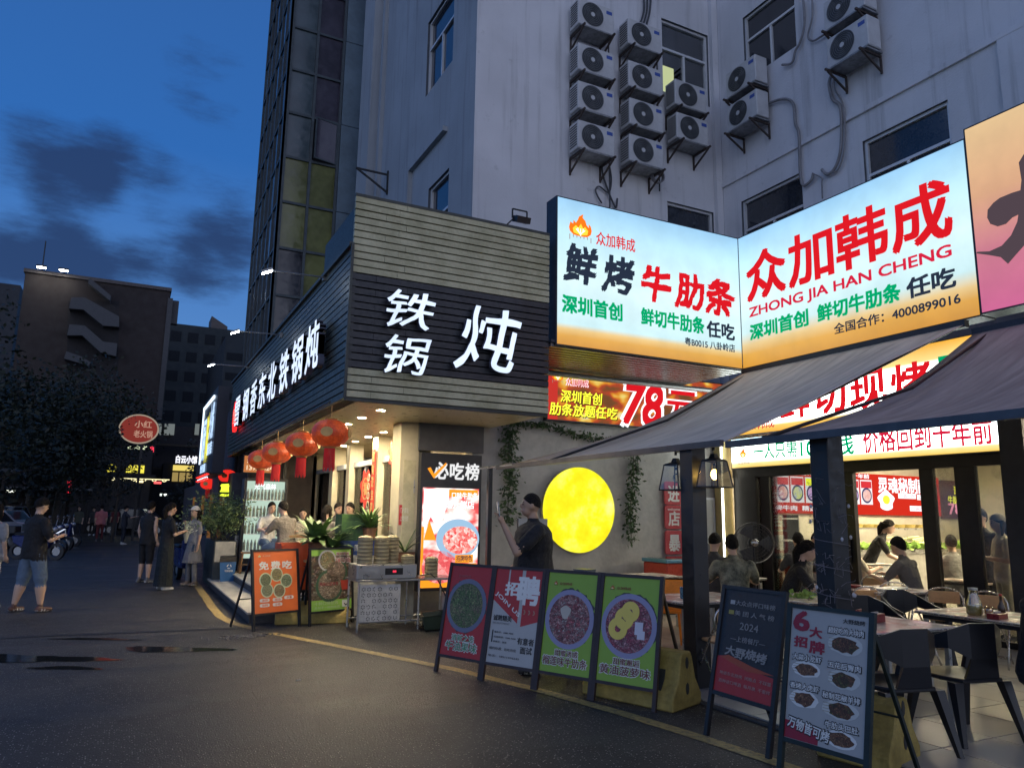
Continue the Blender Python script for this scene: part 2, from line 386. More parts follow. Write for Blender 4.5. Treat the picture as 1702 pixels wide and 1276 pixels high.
# yellow kerb line, worn paint, follows the restaurant steps and then the row of boards
def paint(name, c):
    m, b = newmat(name); co = b.n('ShaderNodeTexCoord').outputs['Object']
    w = b.mr(b.noise(co, 22., 6., .7), .44, .62); w2 = b.mr(b.noise(co, 3., 4.), .35, .7)
    cc = b.mix(b.math('MULTIPLY', w, .75), c, (.07, .066, .055)); cc = b.mix(b.math('MULTIPLY', w2, .5), cc, tuple(x*.5 for x in c))
    bp = b.n('ShaderNodeBump', {'Height': b.noise(co, 90., 3.), 'Strength': .5, 'Distance': .005}).outputs[0]
    return finish(m, b, b.n('ShaderNodeBsdfPrincipled', {'Base Color': cc, 'Roughness': .6, 'Normal': bp}).outputs[0])
YL = paint('yellow_road_paint', (.42, .30, .10))
def strip(name, pts, w, mat, z=.004):
    b = MB(); pts = [Vector((p[0], p[1], 0)) for p in pts]; vs = []
    for i, p in enumerate(pts):
        d = (pts[min(i+1, len(pts)-1)]-pts[max(i-1, 0)]).normalized(); s_ = Vector((-d.y, d.x, 0))*w/2
        vs += [p+s_+Vector((0, 0, z)), p-s_+Vector((0, 0, z))]
    b.add(vs, [(2*i, 2*i+1, 2*i+3, 2*i+2) for i in range(len(pts)-1)])
    return struct(b.build(name, mat))
P = lambda x, y: at(x, y, 'z', 0)
pl_ = [P(*q) for q in ((300, 942), (322, 965), (340, 990), (352, 1008), (366, 1024), (384, 1034), (404, 1040), (425, 1045))]
strip('kerb_line', pl_, .14, YL)
strip('bay_line', [P(452, 1052), P(600, 1081), P(760, 1113), P(900, 1148), P(1030, 1184), P(1150, 1221), P(1275, 1262), P(1400, 1305)], .13, YL)
DK = pm('road_joint_filler', (.012, .012, .013), .35, var=.4, scale=9, bump=.4)
strip('road_joint', [P(-200, 1062), P(0, 1061), P(90, 1056), P(200, 1052), P(320, 1047), P(410, 1043), P(455, 1046)], .075, DK, .005)
# puddles: thin sheets of still water with uneven outlines
WT = pm('puddle_water', (.012, .013, .016), .04, var=.1, scale=3, spec=.8)
def puddle(cx, cy_, pts, name='puddle'):
    b = MB(); n = 28; rr = random.Random(int(cx*7)); c = P(cx, cy_); q = []
    for i in range(n):
        a = 2*math.pi*i/n; k = 1+.22*math.sin(3*a+cx)+rr.uniform(-.12, .12)
        q.append((c.x+pts[0]*k*math.cos(a)*math.cos(.46)-pts[1]*k*math.sin(a)*math.sin(.46)*-1, c.y-pts[0]*k*math.cos(a)*math.sin(.46)+pts[1]*k*math.sin(a)))
    b.add([(x, y, .005) for x, y in q], [tuple(range(n))]); return struct(b.build(name, WT))
puddle(290, 1079, (.62, .15)); puddle(20, 1094, (.95, .20)); puddle(395, 1058, (.2, .06)); puddle(160, 1062, (.5, .06)); puddle(110, 1110, (.35, .07))
# tiled dining floor: every tile a piece
TL = [pm('floor_tile_%s' % n_, c, .34, var=.10, scale=1.3, rj=.03) for n_, c in (('grey', (.33, .32, .30)), ('warm', (.36, .335, .305)), ('dark', (.30, .292, .282)))]
b = MB(); b.box(4.62, 10.2, 1.0, 10.98, .002, .022)
fl = struct(b.build('dining_floor', pm('tile_grout', (.07, .068, .065), .85)))
tm = [MB().box(.005, .595, .005, .595, 0, .012).mesh('floor_tile', m_) for m_ in TL]
for i in range(9):
    for j in range(16):
        x, y = 4.66+i*.6, 1.2+j*.6
        if x+.6 > 10.2: continue
        o = link('floor_tile', tm[(i*7+j*3+(i*j) % 5) % 3], fl); o.location = (x, y, .0225+random.uniform(0, .0012))
# terrace and its steps in front of the stew restaurant
ST = pm('step_granite', (.42, .41, .37), .5, var=.2, scale=5, bump=.15, bscale=90)
SD = pm('step_riser', (.045, .045, .05), .7, var=.3, bump=.3)
b = MB(); b.box(2.55, 6.4, 11.68, 19.5, 0, .44)
ter = struct(b.build('terrace', pm('terrace_tile', (.3, .28, .25), .4, var=.15, scale=3)))
b = MB(); b.box(1.74, 2.57, 11.65, 17.6, 0, .13); b.box(2.14, 2.57, 11.7, 17.6, .13, .28)
stp = struct(b.build('entrance_steps', SD))
for k in range(5):
    y0 = 11.62+k*1.2
    MB().box(1.70, 2.17, y0, y0+1.19, .131, .158).build('step_slab', ST, stp); MB().box(2.11, 2.56, y0+.05, y0+1.24, .281, .306).build('step_slab', ST, stp)

# ================================================================ CORNER BUILDING
def render_wall(name, c, dirt, k):
    m, b = newmat(name); co = b.n('ShaderNodeTexCoord').outputs['Object']
    n = b.noise(co, .7, 5.); cc = b.mix(b.mr(n, .3, .7), tuple(x*.92 for x in c), tuple(min(1, x*1.08) for x in c))
    st = b.mr(b.noise(b.vm('MULTIPLY', co, (3.2, 3.2, .16)), 1.6, 6., .62), .50, .78); cc = b.mix(b.math('MULTIPLY', st, k), cc, dirt)
    sp = b.mr(b.noise(co, 3.3, 7., .7), .60, .74); cc = b.mix(b.math('MULTIPLY', sp, .45*k+.1), cc, dirt)
    big = b.mr(b.noise(co, .25, 3.), .45, .65); cc = b.mix(b.math('MULTIPLY', big, .3), cc, tuple(x*.8 for x in c))
    bp = b.n('ShaderNodeBump', {'Height': b.noise(co, 30., 5.), 'Strength': .3, 'Distance': .02}).outputs[0]
    return finish(m, b, b.n('ShaderNodeBsdfPrincipled', {'Base Color': cc, 'Roughness': .85, 'Normal': bp}).outputs[0])
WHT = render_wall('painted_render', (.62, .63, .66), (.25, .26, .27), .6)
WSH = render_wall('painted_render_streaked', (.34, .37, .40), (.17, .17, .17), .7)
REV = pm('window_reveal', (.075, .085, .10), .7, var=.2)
FRM = pm('white_aluminium', (.66, .68, .70), .4, .2, var=.06)
GLD = pm('dark_window_glass', (.02, .025, .035), .06, var=.2, spec=.8)
YF, YU, XL, XU = 11.0, 11.3, 4.91, 10.62
bld = thing('corner_building', 'tall white rendered building with air conditioners and recessed windows over the restaurants', 'building', (7.5, 14, 0))
def bpart(o): o.location = -Vector((7.5, 14, 0)); return o
def W_(fn, *pp):
    """hole rectangle from pixel corners on a plane"""
    return fn(*pp)
hB = [(9.15, 10.3, 10.42, 12.0), (9.2, 6.4, 10.42, 7.9)]
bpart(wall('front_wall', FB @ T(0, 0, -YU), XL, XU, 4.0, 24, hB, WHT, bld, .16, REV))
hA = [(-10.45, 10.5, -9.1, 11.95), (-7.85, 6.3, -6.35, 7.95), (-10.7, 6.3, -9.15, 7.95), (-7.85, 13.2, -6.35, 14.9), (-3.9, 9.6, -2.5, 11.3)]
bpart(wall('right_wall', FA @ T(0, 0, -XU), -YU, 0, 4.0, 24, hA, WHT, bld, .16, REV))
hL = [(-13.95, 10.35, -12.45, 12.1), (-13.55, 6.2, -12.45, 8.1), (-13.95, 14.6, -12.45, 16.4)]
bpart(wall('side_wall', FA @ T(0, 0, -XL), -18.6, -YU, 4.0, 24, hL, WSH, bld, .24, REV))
for M, hs in ((FB @ T(0, 0, -YU), hB), (FA @ T(0, 0, -XU), hA), (FA @ T(0, 0, -XL), hL)):
    for i, h in enumerate(hs):
        lit = None
        if M[1][3] == FB[1][3] or (hs is hB and i == 0): lit = pm('dim_room', (.10, .115, .10), .8, emit=.25) if hs is hB and i == 0 else None
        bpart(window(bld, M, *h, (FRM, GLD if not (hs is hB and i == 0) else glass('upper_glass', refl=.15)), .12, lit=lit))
# lit jacket of light seen through the back window, shelf clutter
b = MB(); b.box(9.2, 9.5, 11.36, 11.38, 10.35, 10.95); bpart(b.build('lit_panel', em('stair_light', (.75, .85, .45), .55, False), bld))
b = MB(FA @ T(0, 0, -XU)); b.box(-YU, 0, 8.44, 8.53, -.01, .05); bpart(b.build('string_course', WHT, bld))
b = MB(FA @ T(0, 0, -XU)); b.box(-5.55, -.5, 4.2, 8.44, 0, .045); bpart(b.build('lower_panel', WHT, bld))
b = MB(); b.box(10.45, 10.61, 11.2, 11.295, 4.2, 24); bpart(b.build('corner_strip', WHT, bld))
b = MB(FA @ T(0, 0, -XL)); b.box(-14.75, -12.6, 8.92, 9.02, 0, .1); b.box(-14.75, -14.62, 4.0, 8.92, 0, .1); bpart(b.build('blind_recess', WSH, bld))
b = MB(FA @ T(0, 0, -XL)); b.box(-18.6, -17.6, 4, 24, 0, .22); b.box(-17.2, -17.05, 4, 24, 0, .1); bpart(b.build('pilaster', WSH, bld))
# ground floor walls
CON = pm('bare_concrete', (.42, .41, .385), .8, var=.22, scale=1.3, bump=.35, bscale=14)
b = MB(); b.box(4.9, 10.2, YF, 11.28, 0, 4.02); bpart(b.build('concrete_wall', CON, bld))
CRM = pm('cream_plaster', (.55, .50, .36), .7, var=.14, scale=2.2, bump=.2)
b = MB(); b.box(10.2, 18.5, 11.4, 11.6, 0, 4.0); b.box(18.5, 18.7, .5, 11.6, 0, 4.0); bpart(b.build('restaurant_wall', pm('grey_plaster', (.44, .41, .34), .75, var=.1), bld))
b = MB(); b.box(10.12, 18.6, .5, 11.4, 3.25, 3.35); b.box(10.3, 10.6, .5, 11.3, 3.35, 4.0); bpart(b.build('restaurant_ceiling', pm('ceiling_paint', (.6, .58, .5), .8), bld))
b = MB(); b.box(10.25, 18.5, .5, 11.4, .01, .03); bpart(b.build('restaurant_floor', pm('indoor_tile', (.25, .24, .22), .3, var=.1, scale=3), bld))
b = MB(); b.box(XL+.02, 18, 11.6, 18.5, 3.9, 4.0); b.box(5.9, 6.1, 11.6, 18.5, 0, 4.0); b.box(4.9, 9.1, 19.4, 19.6, 0, 4.0); b.box(4.3, 9.0, 11.3, 19.4, 3.02, 3.1)
bpart(b.build('stew_shop_walls', pm('tan_wall', (.42, .36, .24), .7, var=.15), bld))
# yellow-lit reveal beside the glass doors, with its white tube
b = MB(); b.box(9.93, 10.19, 10.78, 10.98, .02, 3.1); bpart(b.build('door_jamb', pm('yellow_plaster', (.62, .50, .22), .6, var=.1), bld))

# ================================================================ GLASS TOWER
tow = thing('glass_tower', 'dark glass curtain wall stair tower rising behind the slatted sign', 'building', (4, 22, 0))
TG = [pm('tower_glass_%s' % n_, c, .12, var=.3, scale=.8, spec=.6) for n_, c in (('teal', (.055, .078, .088)), ('wine', (.045, .040, .056)), ('olive', (.13, .135, .045)), ('black', (.026, .028, .036)), ('slate', (.06, .08, .105)))]  # olive panes hold faint interior light in their colour
MUL = pm('tower_mullion', (.055, .07, .078), .5, .3, var=.2)
TY, TX = 20.0, 2.95
zs = [2.0+1.32*i for i in range(19)]
def tpart(o): o.location = -Vector((4, 22, 0)); return o
b = MB(); b.box(TX+.05, 7.6, TY+.12, 24.8, 0, 27); tpart(b.build('core', pm('tower_core', (.02, .022, .026), .8), tow))
b = MB(FB @ T(0, 0, -TY))
xs = [2.95, 3.72, 4.47]
for x in xs: b.box(x-.035, x+.035, 0, 27, -.1, .03)
for z in zs: b.box(2.95, 4.47, z-.035, z+.035, -.1, .02)
b.M = FA @ T(0, 0, -TX)
ysn = [-24.8+.8*i for i in range(7)]
for y in ysn: b.box(y-.03, y+.03, 0, 27, -.1, .03)
for z in zs: b.box(-24.8, -20.0, z-.03, z+.03, -.1, .02)
tpart(b.build('mullions', MUL, tow))
rt_ = random.Random(3)
for k in range(len(zs)-1):
    for i in range(2):
        mt = TG[2] if k in (5, 6) or (k in (3, 4) and i == 1) else (TG[3] if k <= 4 else (TG[0], TG[1])[i])
        if k == 7 and i == 1:   # the pane that stands open
            M = FB @ T(0, 0, -TY) @ T(xs[2]-.04, zs[k]+.04, .02) @ RY(R(14)) @ RX(R(0))
            f = MB(M); w_, h_ = -.68, 1.24
            f.box(w_, 0, 0, .04, 0, .03); f.box(w_, 0, h_-.04, h_, 0, .03); f.box(w_, w_+.04, .04, h_-.04, 0, .03); f.box(-.04, 0, .04, h_-.04, 0, .03)
            o = tpart(f.build('open_sash', MUL, tow)); q = MB(M).box(w_+.04, -.04, .04, h_-.04, .01, .018).build('pane', TG[1], o); continue
        tpart(MB(FB @ T(0, 0, -TY)).box(xs[i]+.036, xs[i+1]-.036, zs[k]+.036, zs[k+1]-.036, -.06, -.03).build('pane', mt, tow))
    for i in range(6):
        tpart(MB(FA @ T(0, 0, -TX)).box(ysn[i]+.031, ysn[i+1]-.031, zs[k]+.031, zs[k+1]-.031, -.06, -.03+rt_.uniform(0, .02)).build('pane', TG[rt_.choice((0, 3, 4))], tow))
SLT = pm('slate_cladding', (.10, .145, .18), .6, var=.25, scale=1.1, bump=.2)
for k in range(9): tpart(MB().box(4.52, 5.5, TY-.03, TY+.1, 2+k*2.64, 2+k*2.64+2.62).build('cladding_panel', SLT, tow))
b = MB(); b.box(5.5, 5.9, 19.2, TY+.1, 0, 27); tpart(b.build('link_pier', WSH, tow))
# bracket irons left on the side wall
st = thing('iron_bracket', 'rusty iron bracket sticking out of the side wall high above the slatted sign', 'bracket', (4.9, 16.4, 9.6))
MB().bar((0, 0, 0), (-.75, .1, .05), .04).bar((-.75, .1, .05), (0, 0, -.45), .04).bar((0, 0, -.5), (0, 0, .1), .05).build('arm', pm('dark_iron', (.03, .032, .035), .6, .5), st)

# ================================================================ SLATTED SIGN BAND (fascia)
SLW = pm('olive_wood_slat', (.44, .42, .24), .5, var=.25, scale=3, bump=.25, bscale=30, c2=(.54, .52, .34))
SLB = pm('charcoal_slat', (.022, .024, .03), .45, var=.3, scale=3)
SLG = pm('green_black_slat', (.05, .058, .05), .42, var=.3, scale=3)
BK = pm('sign_backing', (.015, .016, .018), .8)
fa = thing('slatted_shop_sign', 'corner sign band of horizontal slats with glowing characters for iron pot stew', 'sign', (2.3, 9.08, 3.0))
def fpart(o): o.location = -Vector((2.3, 9.08, 3.0)); return o
b = MB(); b.box(2.36, 5.16, 9.14, 9.3, 3.0, 5.62); b.box(2.36, 2.5, 9.3, 21.3, 3.0, 4.93); fpart(b.build('backing', BK, fa))
pit = 2.66/28
rs = random.Random(5)
for k in range(28):
    z0 = 3.0+k*pit; x1 = 5.2
    mt = SLW if k < 4 or k >= 17 else SLB
    # slats come in two lengths butted at staggered joints
    xj = (2.62, 3.05)[k % 2] if k < 17 else (3.0, 2.72, 2.9)[k % 3]
    for xa, xb in ((2.305, xj), (xj+.004, x1)):
        fpart(MB(FB @ T(0, 0, -9.14)).box(xa, xb, z0+.014, z0+pit-.004, 0, .055+rs.uniform(-.004, .004)).build('slat', mt, fa))
for k in range(21):
    z0 = 2.99+k*.0945; mt = SLG
    for ya, yb in ((9.1, 15.2), (15.204, 21.3)):
        fpart(MB(FA @ T(0, 0, -2.36)).box(-yb, -ya, z0+.014, z0+.0905, 0, .055+rs.uniform(-.004, .004)).build('slat', mt, fa))
b = MB(); b.bar((2.29, 9.07, 2.99), (2.29, 9.07, 5.0), .035).bar((2.28, 9.1, 5.0), (2.28, 21.3, 5.0), .05).bar((2.3, 9.1, 5.67), (5.2, 9.1, 5.67), .04).bar((2.3, 9.12, 2.985), (5.2, 9.12, 2.985), .04)
b.box(2.36, 2.6, 9.2, 11, 4.95, 5.6); fpart(b.build('trim', pm('dark_trim', (.05, .055, .05), .5, .4), fa))
LET = em('letter_light', (.66, .78, 1.0), 1.15, False, .18, 1.5); LSD = pm('letter_side', (.10, .11, .16), .5)
def channel(s, M, rect, parent, n='letter', bold=.015, mat=None, d=.07, sh=0., brush=0.):
    o = text(s, LSD, parent, M, rect, n, bold, d, sh, z=.06, brush=brush)
    q = text(s, mat or LET, o, M, rect, 'lit_face', bold, .003, sh, z=.06+d+.001, brush=brush)
    return o
Mf = FB @ T(0, 0, -9.08)
for s_, rct, bo in (('铁', (2.74, 3.94, 3.40, 4.44), .012), ('锅', (2.74, 3.34, 3.36, 3.84), .012), ('炖', (3.68, 3.50, 4.68, 4.38), .012)):
    o = channel(s_, Mf, rct, fa, 'character', bo, sh=.2, brush=.038); fpart(o)
Ml = FA @ T(0, 0, -2.3)
for s_, yc in zip('雪钢香东北铁锅炖', (18.55, 17.15, 16.0, 14.9, 13.8, 12.65, 11.55, 10.5)):
    fpart(channel(s_, Ml, (-yc-.40, 3.56, -yc+.40, 4.24), fa, 'character', .03, d=.09))
o = MB(Ml).poly([(-19.3+.36*math.cos(a), 3.86+.4*math.sin(a)) for a in [i*math.pi/4+.39 for i in range(8)]], .06, .12).build('round_logo', em('red_letter_light', (1, .03, .03), 1.1, False), fa); fpart(o)
fpart(text('雪', em('pale_red_light', (1, .5, .45), .8, False), fa, Ml, (-19.5, 3.68, -19.08, 4.05), 'logo_character', .0, z=.122))
# soffit with recessed downlights
SOF = pm('cream_soffit', (.62, .52, .32), .35, var=.12, scale=1.2)
sf = thing('soffit', 'cream entrance ceiling with round recessed lights under the slatted sign', 'ceiling', (3.6, 13, 2.95))
o = MB().box(2.5, 5.2, 9.3, 11.0, 2.985, 3.02).box(2.5, 4.3, 11.0, 19.3, 2.985, 3.02).build('panel', SOF, sf); o.location = -Vector((3.6, 13, 2.95))
dl = MB().lathe([(.056, 0), (.056, .003)], 16); dlm = dl.mesh('lamp_disc', em('downlight', (1, .82, .54), 800))
dr = MB().ring(0, 0, -.002, .056, .078, 16, .008).mesh('downlight_ring', pm('white_metal', (.7, .7, .68), .4))
for x, y in ((3.0, 9.87), (3.0, 10.8), (3.05, 11.75), (3.05, 12.9), (3.05, 14.2), (3.9, 11.66), (3.9, 12.6), (3.9, 13.53), (3.95, 14.6), (4.0, 15.7)):
    r_ = link('downlight', dr, sf); r_.location = Vector((x, y, 2.98))-Vector((3.6, 13, 2.95)); q = link('lamp_disc', dlm, r_)
# gooseneck lamps on the long face
GN = pm('grey_lamp_metal', (.25, .26, .27), .4, .6)
for i, (y, z, lab) in enumerate(((10.6, 4.95, 'nearest slim arm lamp leaning out over the slatted sign beside the tower'), (14.0, 4.8, 'middle arm lamp over the long slatted sign, left of the tower foot'), (18.4, 4.95, 'farthest and lowest arm lamp above the long slatted sign'))):
    t = thing('arm_lamp', lab, 'lamp', (2.28, y, z), 0, 'arm lamps on the sign band')
    MB().tube((0, 0, .02), (-.72, 0, 0), .012).box(-.02, .03, -.03, .03, -.03, .06).build('arm', GN, t)
    MB().box(-.08, .08, -.05, .05, 0, .035, T(-.8, 0, -.03) @ RY(R(-25))).build('lamp_head', GN, t)
    MB().box(-.07, .07, -.045, .045, -.008, -.002, T(-.8, 0, -.03) @ RY(R(-25))).build('lamp_glass', em('arm_lamp_light', (.85, .95, 1), 60), t)
# floodlight on the sign's top edge
t = thing('floodlight', 'black square floodlight standing on the top edge of the slatted sign', 'floodlight', (4.62, 9.2, 5.7))
MB().bar((-.12, 0, -.02), (.08, -.02, .2), .02).bar((.02, 0, .3), (.26, 0, .3), .018).bar((.02, 0, .3), (.02, 0, .16), .018).bar((.26, 0, .3), (.26, 0, .16), .018).build('bracket', pm('black_metal', (.02, .02, .022), .45, .4), t)
MB().box(.03, .25, -.1, .06, .08, .17, T(0, 0, .02) @ RX(R(20))).build('lamp_body', MC['black_metal'], t)

# ================================================================ LIT SIGN BOXES
WC = (.80, .97, 1.0)
GOLD = [(0, (.62, .27, .015)), (.07, (.72, .36, .035)), (.115, (.80, .55, .20)), (.15, (.58, .84, .88)), (.45, (.70, .92, .95)), (.8, (.50, .80, .93)), (1, (.30, .58, .85))]  # gold foot is print; the bluer top imitates uneven box light
RED = em('red_film', (.70, .010, .018), .9, False, .06); REDD = em('crimson_film', (.62, .015, .05), .95, False, .05)
INK = em('ink_film', (.02, .03, .055), .9, False); GRN = em('green_film', (.0, .33, .13), 1., False)
YEL = em('yellow_film', (.95, .95, .05), 1.15, False); WHF = em('white_film', (.95, .97, 1), 1.1, False)
FLM = (em('flame_orange', (.85, .16, .01), 1.1, False), em('flame_gold', (.95, .60, .05), 1.1, False), em('flame_white', (1, .97, .85), 1.15, False), em('flame_bar', (.35, .25, .2), .9, False))
BOXM = pm('sign_box_metal', (.03, .035, .05), .5, .3)
YS, XS = 9.0, 8.82
# left box, looks towards the road (-y)
s1 = thing('lit_sign_box', 'glowing white sign box with black and red brush characters, left of the fold', 'sign', (5.27, YS, 4.0))
def rel(o, t):
    if o is not None: o.location = -t.location
    return o
M1 = FB @ T(0, 0, -YS)
rel(MB(M1).box(5.27, XS, 4.0, 6.27, -.30, -.005).build('box', BOXM, s1), s1)
rel(MB(M1).box(5.29, XS-.01, 4.02, 6.25, -.004, .0).build('lit_face', film('sign_film_left', GOLD, 2, 4.0-4.0, 2.27, .84), s1), s1)
MC['x'] = None
fc = s1.children[-1]
# the face material reads object coordinates, which here equal world minus the root offset
for q in ():
    pass
rel(flame(s1, M1, 5.68, 5.70, .40, .36, FLM), s1)
def tx(s_, mat, par, M, r_, bold=.02, sh=0., name='lettering', z=.004, brush=0.): return rel(text(s_, mat, par, M, r_, name, bold, .002, sh, z=z, brush=brush), par)
tx('众加韩成', RED, s1, M1, (5.96, 5.63, 6.68, 5.84), .02)
for s_, r_, m_ in (('鲜', (5.40, 4.98, 5.98, 5.56), INK), ('烤', (6.06, 4.93, 6.66, 5.50), INK), ('牛', (6.80, 4.90, 7.36, 5.46), RED), ('肋', (7.44, 4.88, 8.04, 5.46), RED), ('条', (8.08, 4.86, 8.70, 5.46), RED)):
    tx(s_, m_, s1, M1, r_, .06, .16, 'brush_character', brush=.048)
tx('深圳首创', GRN, s1, M1, (5.37, 4.50, 6.42, 4.76), .07); tx('鲜切牛肋条', GRN, s1, M1, (6.78, 4.50, 8.02, 4.76), .07)
tx('任吃', INK, s1, M1, (8.08, 4.47, 8.66, 4.73), .06); tx('粤B0015 八卦岭店', INK, s1, M1, (7.62, 4.27, 8.66, 4.40), .03)
# right box, looks towards the street (-x)
s2 = thing('lit_sign_box', 'glowing white sign box with big red characters over spaced latin capitals, right of the fold', 'sign', (XS, YS, 4.0))
M2 = FA @ T(0, 0, -XS)
rel(MB(M2).box(-YS, -5.12, 4.0, 6.27, -.3, -.005).build('box', BOXM, s2), s2)
rel(MB(M2).box(-YS+.01, -5.13, 4.02, 6.25, -.004, 0).build('lit_face', film('sign_film_right', [(0, (.62, .27, .015)), (.10, (.72, .36, .035)), (.17, (.78, .55, .22)), (.26, (.60, .84, .86)), (.5, (.70, .92, .95)), (.8, (.50, .80, .93)), (1, (.30, .58, .85))], 2, 0, 2.27, .84), s2), s2)  # gold foot printed, dimmer blue top painted as uneven box glow
for i, c in enumerate('众加韩成'):
    u = -8.82+i*.885; tx(c, RED, s2, M2, (u, 5.10, u+.80, 5.88), .045, 0, 'big_character')
tx('ZHONG JIA HAN CHENG', REDD, s2, M2, (-8.80, 4.79, -5.40, 4.99), .04)
tx('深圳首创', GRN, s2, M2, (-8.80, 4.45, -7.63, 4.70), .07); tx('鲜切牛肋条', GRN, s2, M2, (-7.45, 4.45, -6.12, 4.70), .07)
tx('任吃', INK, s2, M2, (-6.02, 4.44, -5.38, 4.70), .06); tx('全国合作：4000899016', INK, s2, M2, (-7.18, 4.21, -5.34, 4.36), .035)
# third board: sunset coloured, next shop
s3 = thing('lit_sign_box', 'orange to pink sign board with a huge dark brush character, at the right edge', 'sign', (8.75, 5.08, 4.0))
M3 = FA @ T(0, 0, -8.75)
rel(MB(M3).box(-5.08, 1.2, 4.0, 6.35, -.3, -.005).build('box', BOXM, s3), s3)
rel(MB(M3).box(-5.06, 1.2, 4.02, 6.33, -.004, 0).build('lit_face', film('sunset_film', [(0, (.72, .13, .30)), (.32, (.75, .22, .28)), (.62, (.85, .45, .22)), (1, (.92, .62, .28))], 2, 0, 2.33, .66), s3), s3)
UMB = em('umber_film', (.085, .06, .075), .8, False)
BR_ = [(1280, 470), (1282, 432), (1310, 398), (1340, 375), (1400, 350), (1440, 338), (1445, 290), (1432, 205), (1456, 165), (1500, 140), (1525, 200), (1505, 300), (1560, 300), (1640, 290), (1650, 340), (1560, 380), (1500, 430), (1495, 520), (1470, 590), (1425, 640), (1380, 692), (1345, 660), (1290, 650), (1228, 642), (1232, 634), (1290, 632), (1350, 605), (1395, 555), (1425, 490), (1430, 455), (1400, 470), (1370, 500), (1330, 512), (1295, 500)]
BQ = [at(1200+X/2.9, 200+Y/2.9, 'x', 8.75) for X, Y in BR_]
rel(MB(M3).poly([(-p.y, p.z) for p in BQ][::-1], .004, .007).build('brush_character', UMB, s3), s3); tx('野烧烤', UMB, s3, M3, (-2.4, 4.4, 1.0, 5.9), .05, .1, 'brush_character')
# corrugated soffit between the boxes and the lower banner: every slat a piece
cs = thing('sign_soffit', 'dark slatted underside between the big sign box and the seventy-eight banner', 'soffit', (6, 9.9, 4.0))
rel(MB().box(5.2, XS+.3, 9.02, 10.98, 4.04, 4.08).build('panel', BOXM, cs), cs)
for k in range(12):
    y0 = 9.06+k*.145; rel(MB().box(5.22, XS+.1-(0 if k > 2 else 0), y0, y0+.1, 3.985, 4.035).build('slat', pm('grey_metal_slat', (.16, .165, .17), .35, .5, var=.25), cs), cs)
rel(MB().path([(5.4, 10.6, 3.93), (7.2, 10.62, 3.93), (9.6, 10.62, 3.95)], .045, 8).build('lamp_tube', GN, cs), cs)
# banner with the price
bn = thing('price_banner', 'glowing food banner with yellow writing and big red 78 yuan, above the concrete wall', 'banner', (6.2, 10.8, 3.2))
M4 = FB @ T(0, 0, -10.8)
rel(MB(M4).box(6.15, 10.3, 3.17, 4.15, -.12, -.004).build('frame', BOXM, bn), bn)
def photofilm(name, cols, sc, st):
    m, b = newmat(name); co = b.n('ShaderNodeTexCoord').outputs['Object']
    n1 = b.noise(b.vm('MULTIPLY', co, (1, 1, 1.6)), sc, 2., .45)
    return finish(m, b, b.n('ShaderNodeEmission', {0: b.ramp(n1, cols), 1: st}).outputs[0])
rel(MB(M4).box(6.17, 10.28, 3.19, 4.13, -.003, 0).build('lit_face', photofilm('food_film', [(0, (.10, .03, .02)), (.40, (.20, .08, .03)), (.5, (.50, .07, .03)), (.58, (.80, .30, .03)), (.66, (.95, .68, .15)), (.8, (.9, .85, .6))], 2.2, .75), bn), bn)
rel(MB(M4).box(6.17, 6.36, 3.19, 4.13, .0004, .002).build('red_edge', em('banner_red', (.6, .04, .03), .8, False), bn), bn)
rel(flame(bn, M4, 6.36, 3.86, .22, .24, FLM), bn)
tx('众加韩成', em('pink_outline_film', (1, .75, .78), 1.05, False), bn, M4, (6.52, 3.79, 6.98, 3.93), .05); tx('众加韩成', REDD, bn, M4, (6.535, 3.80, 6.965, 3.92), .0, z=.007)
for s_, r_ in (('深圳首创', (6.42, 3.50, 7.26, 3.71)), ('肋条放题任吃', (6.2, 3.27, 7.58, 3.48))): tx(s_, em('brown_shadow_film', (.10, .05, .01), .8, False), bn, M4, (r_[0]+.015, r_[1]-.015, r_[2]+.015, r_[3]-.015), .06, .1, z=.003); tx(s_, YEL, bn, M4, r_, .03, .1, z=.006)
tx('78', WHF, bn, M4, (7.68, 3.20, 8.62, 3.97), .1, .22, z=.003); tx('78', RED, bn, M4, (7.72, 3.23, 8.58, 3.94), .045, .22, z=.007)
tx('元', WHF, bn, M4, (8.62, 3.28, 9.42, 3.93), .08, .1, z=.003); tx('元', RED, bn, M4, (8.66, 3.31, 9.38, 3.90), .035, .1, z=.007)
# long box above the doors (mostly behind the awnings) and the lower strip sign
s5 = thing('door_sign_box', 'glowing red and green lettered box seen between the two awnings above the glass doors', 'sign', (10.0, 10.85, 3.1))
M5 = FA @ T(0, 0, -10.0)
rel(MB(M5).box(-10.85, -4.2, 3.1, 4.1, -.18, -.005).build('box', BOXM, s5), s5)
rel(MB(M5).box(-10.84, -4.21, 3.11, 4.09, -.004, 0).build('lit_face', film('door_film', [(0, (.17, .08, .006)), (.12, (.19, .12, .028)), (.22, (.85, .95, .9)), (.62, (.86, .97, .95)), (.76, (.2, .15, .055)), (1, (.17, .08, .006))], 2, 0, 1., 4.6), s5), s5)
tx('众加韩成', REDD, s5, M5, (-10.35, 3.18, -9.5, 3.36), .01)
for i, (c, m_) in enumerate((('鲜', RED), ('切', RED), ('现', RED), ('烤', RED), ('五', GRN), ('花', GRN), ('肉', GRN))): tx(c, m_, s5, M5, (-9.35+i*.72, 3.30, -8.73+i*.72, 3.86), .05, 0, 'big_character')
s6 = thing('door_sign_strip', 'lower glowing strip sign over the glass doors promising prices of ten years ago', 'sign', (10.08, 10.7, 2.52))
M6 = FA @ T(0, 0, -10.08)
rel(MB(M6).box(-10.68, -5.74, 2.50, 3.07, -.1, -.005).build('box', BOXM, s6), s6)
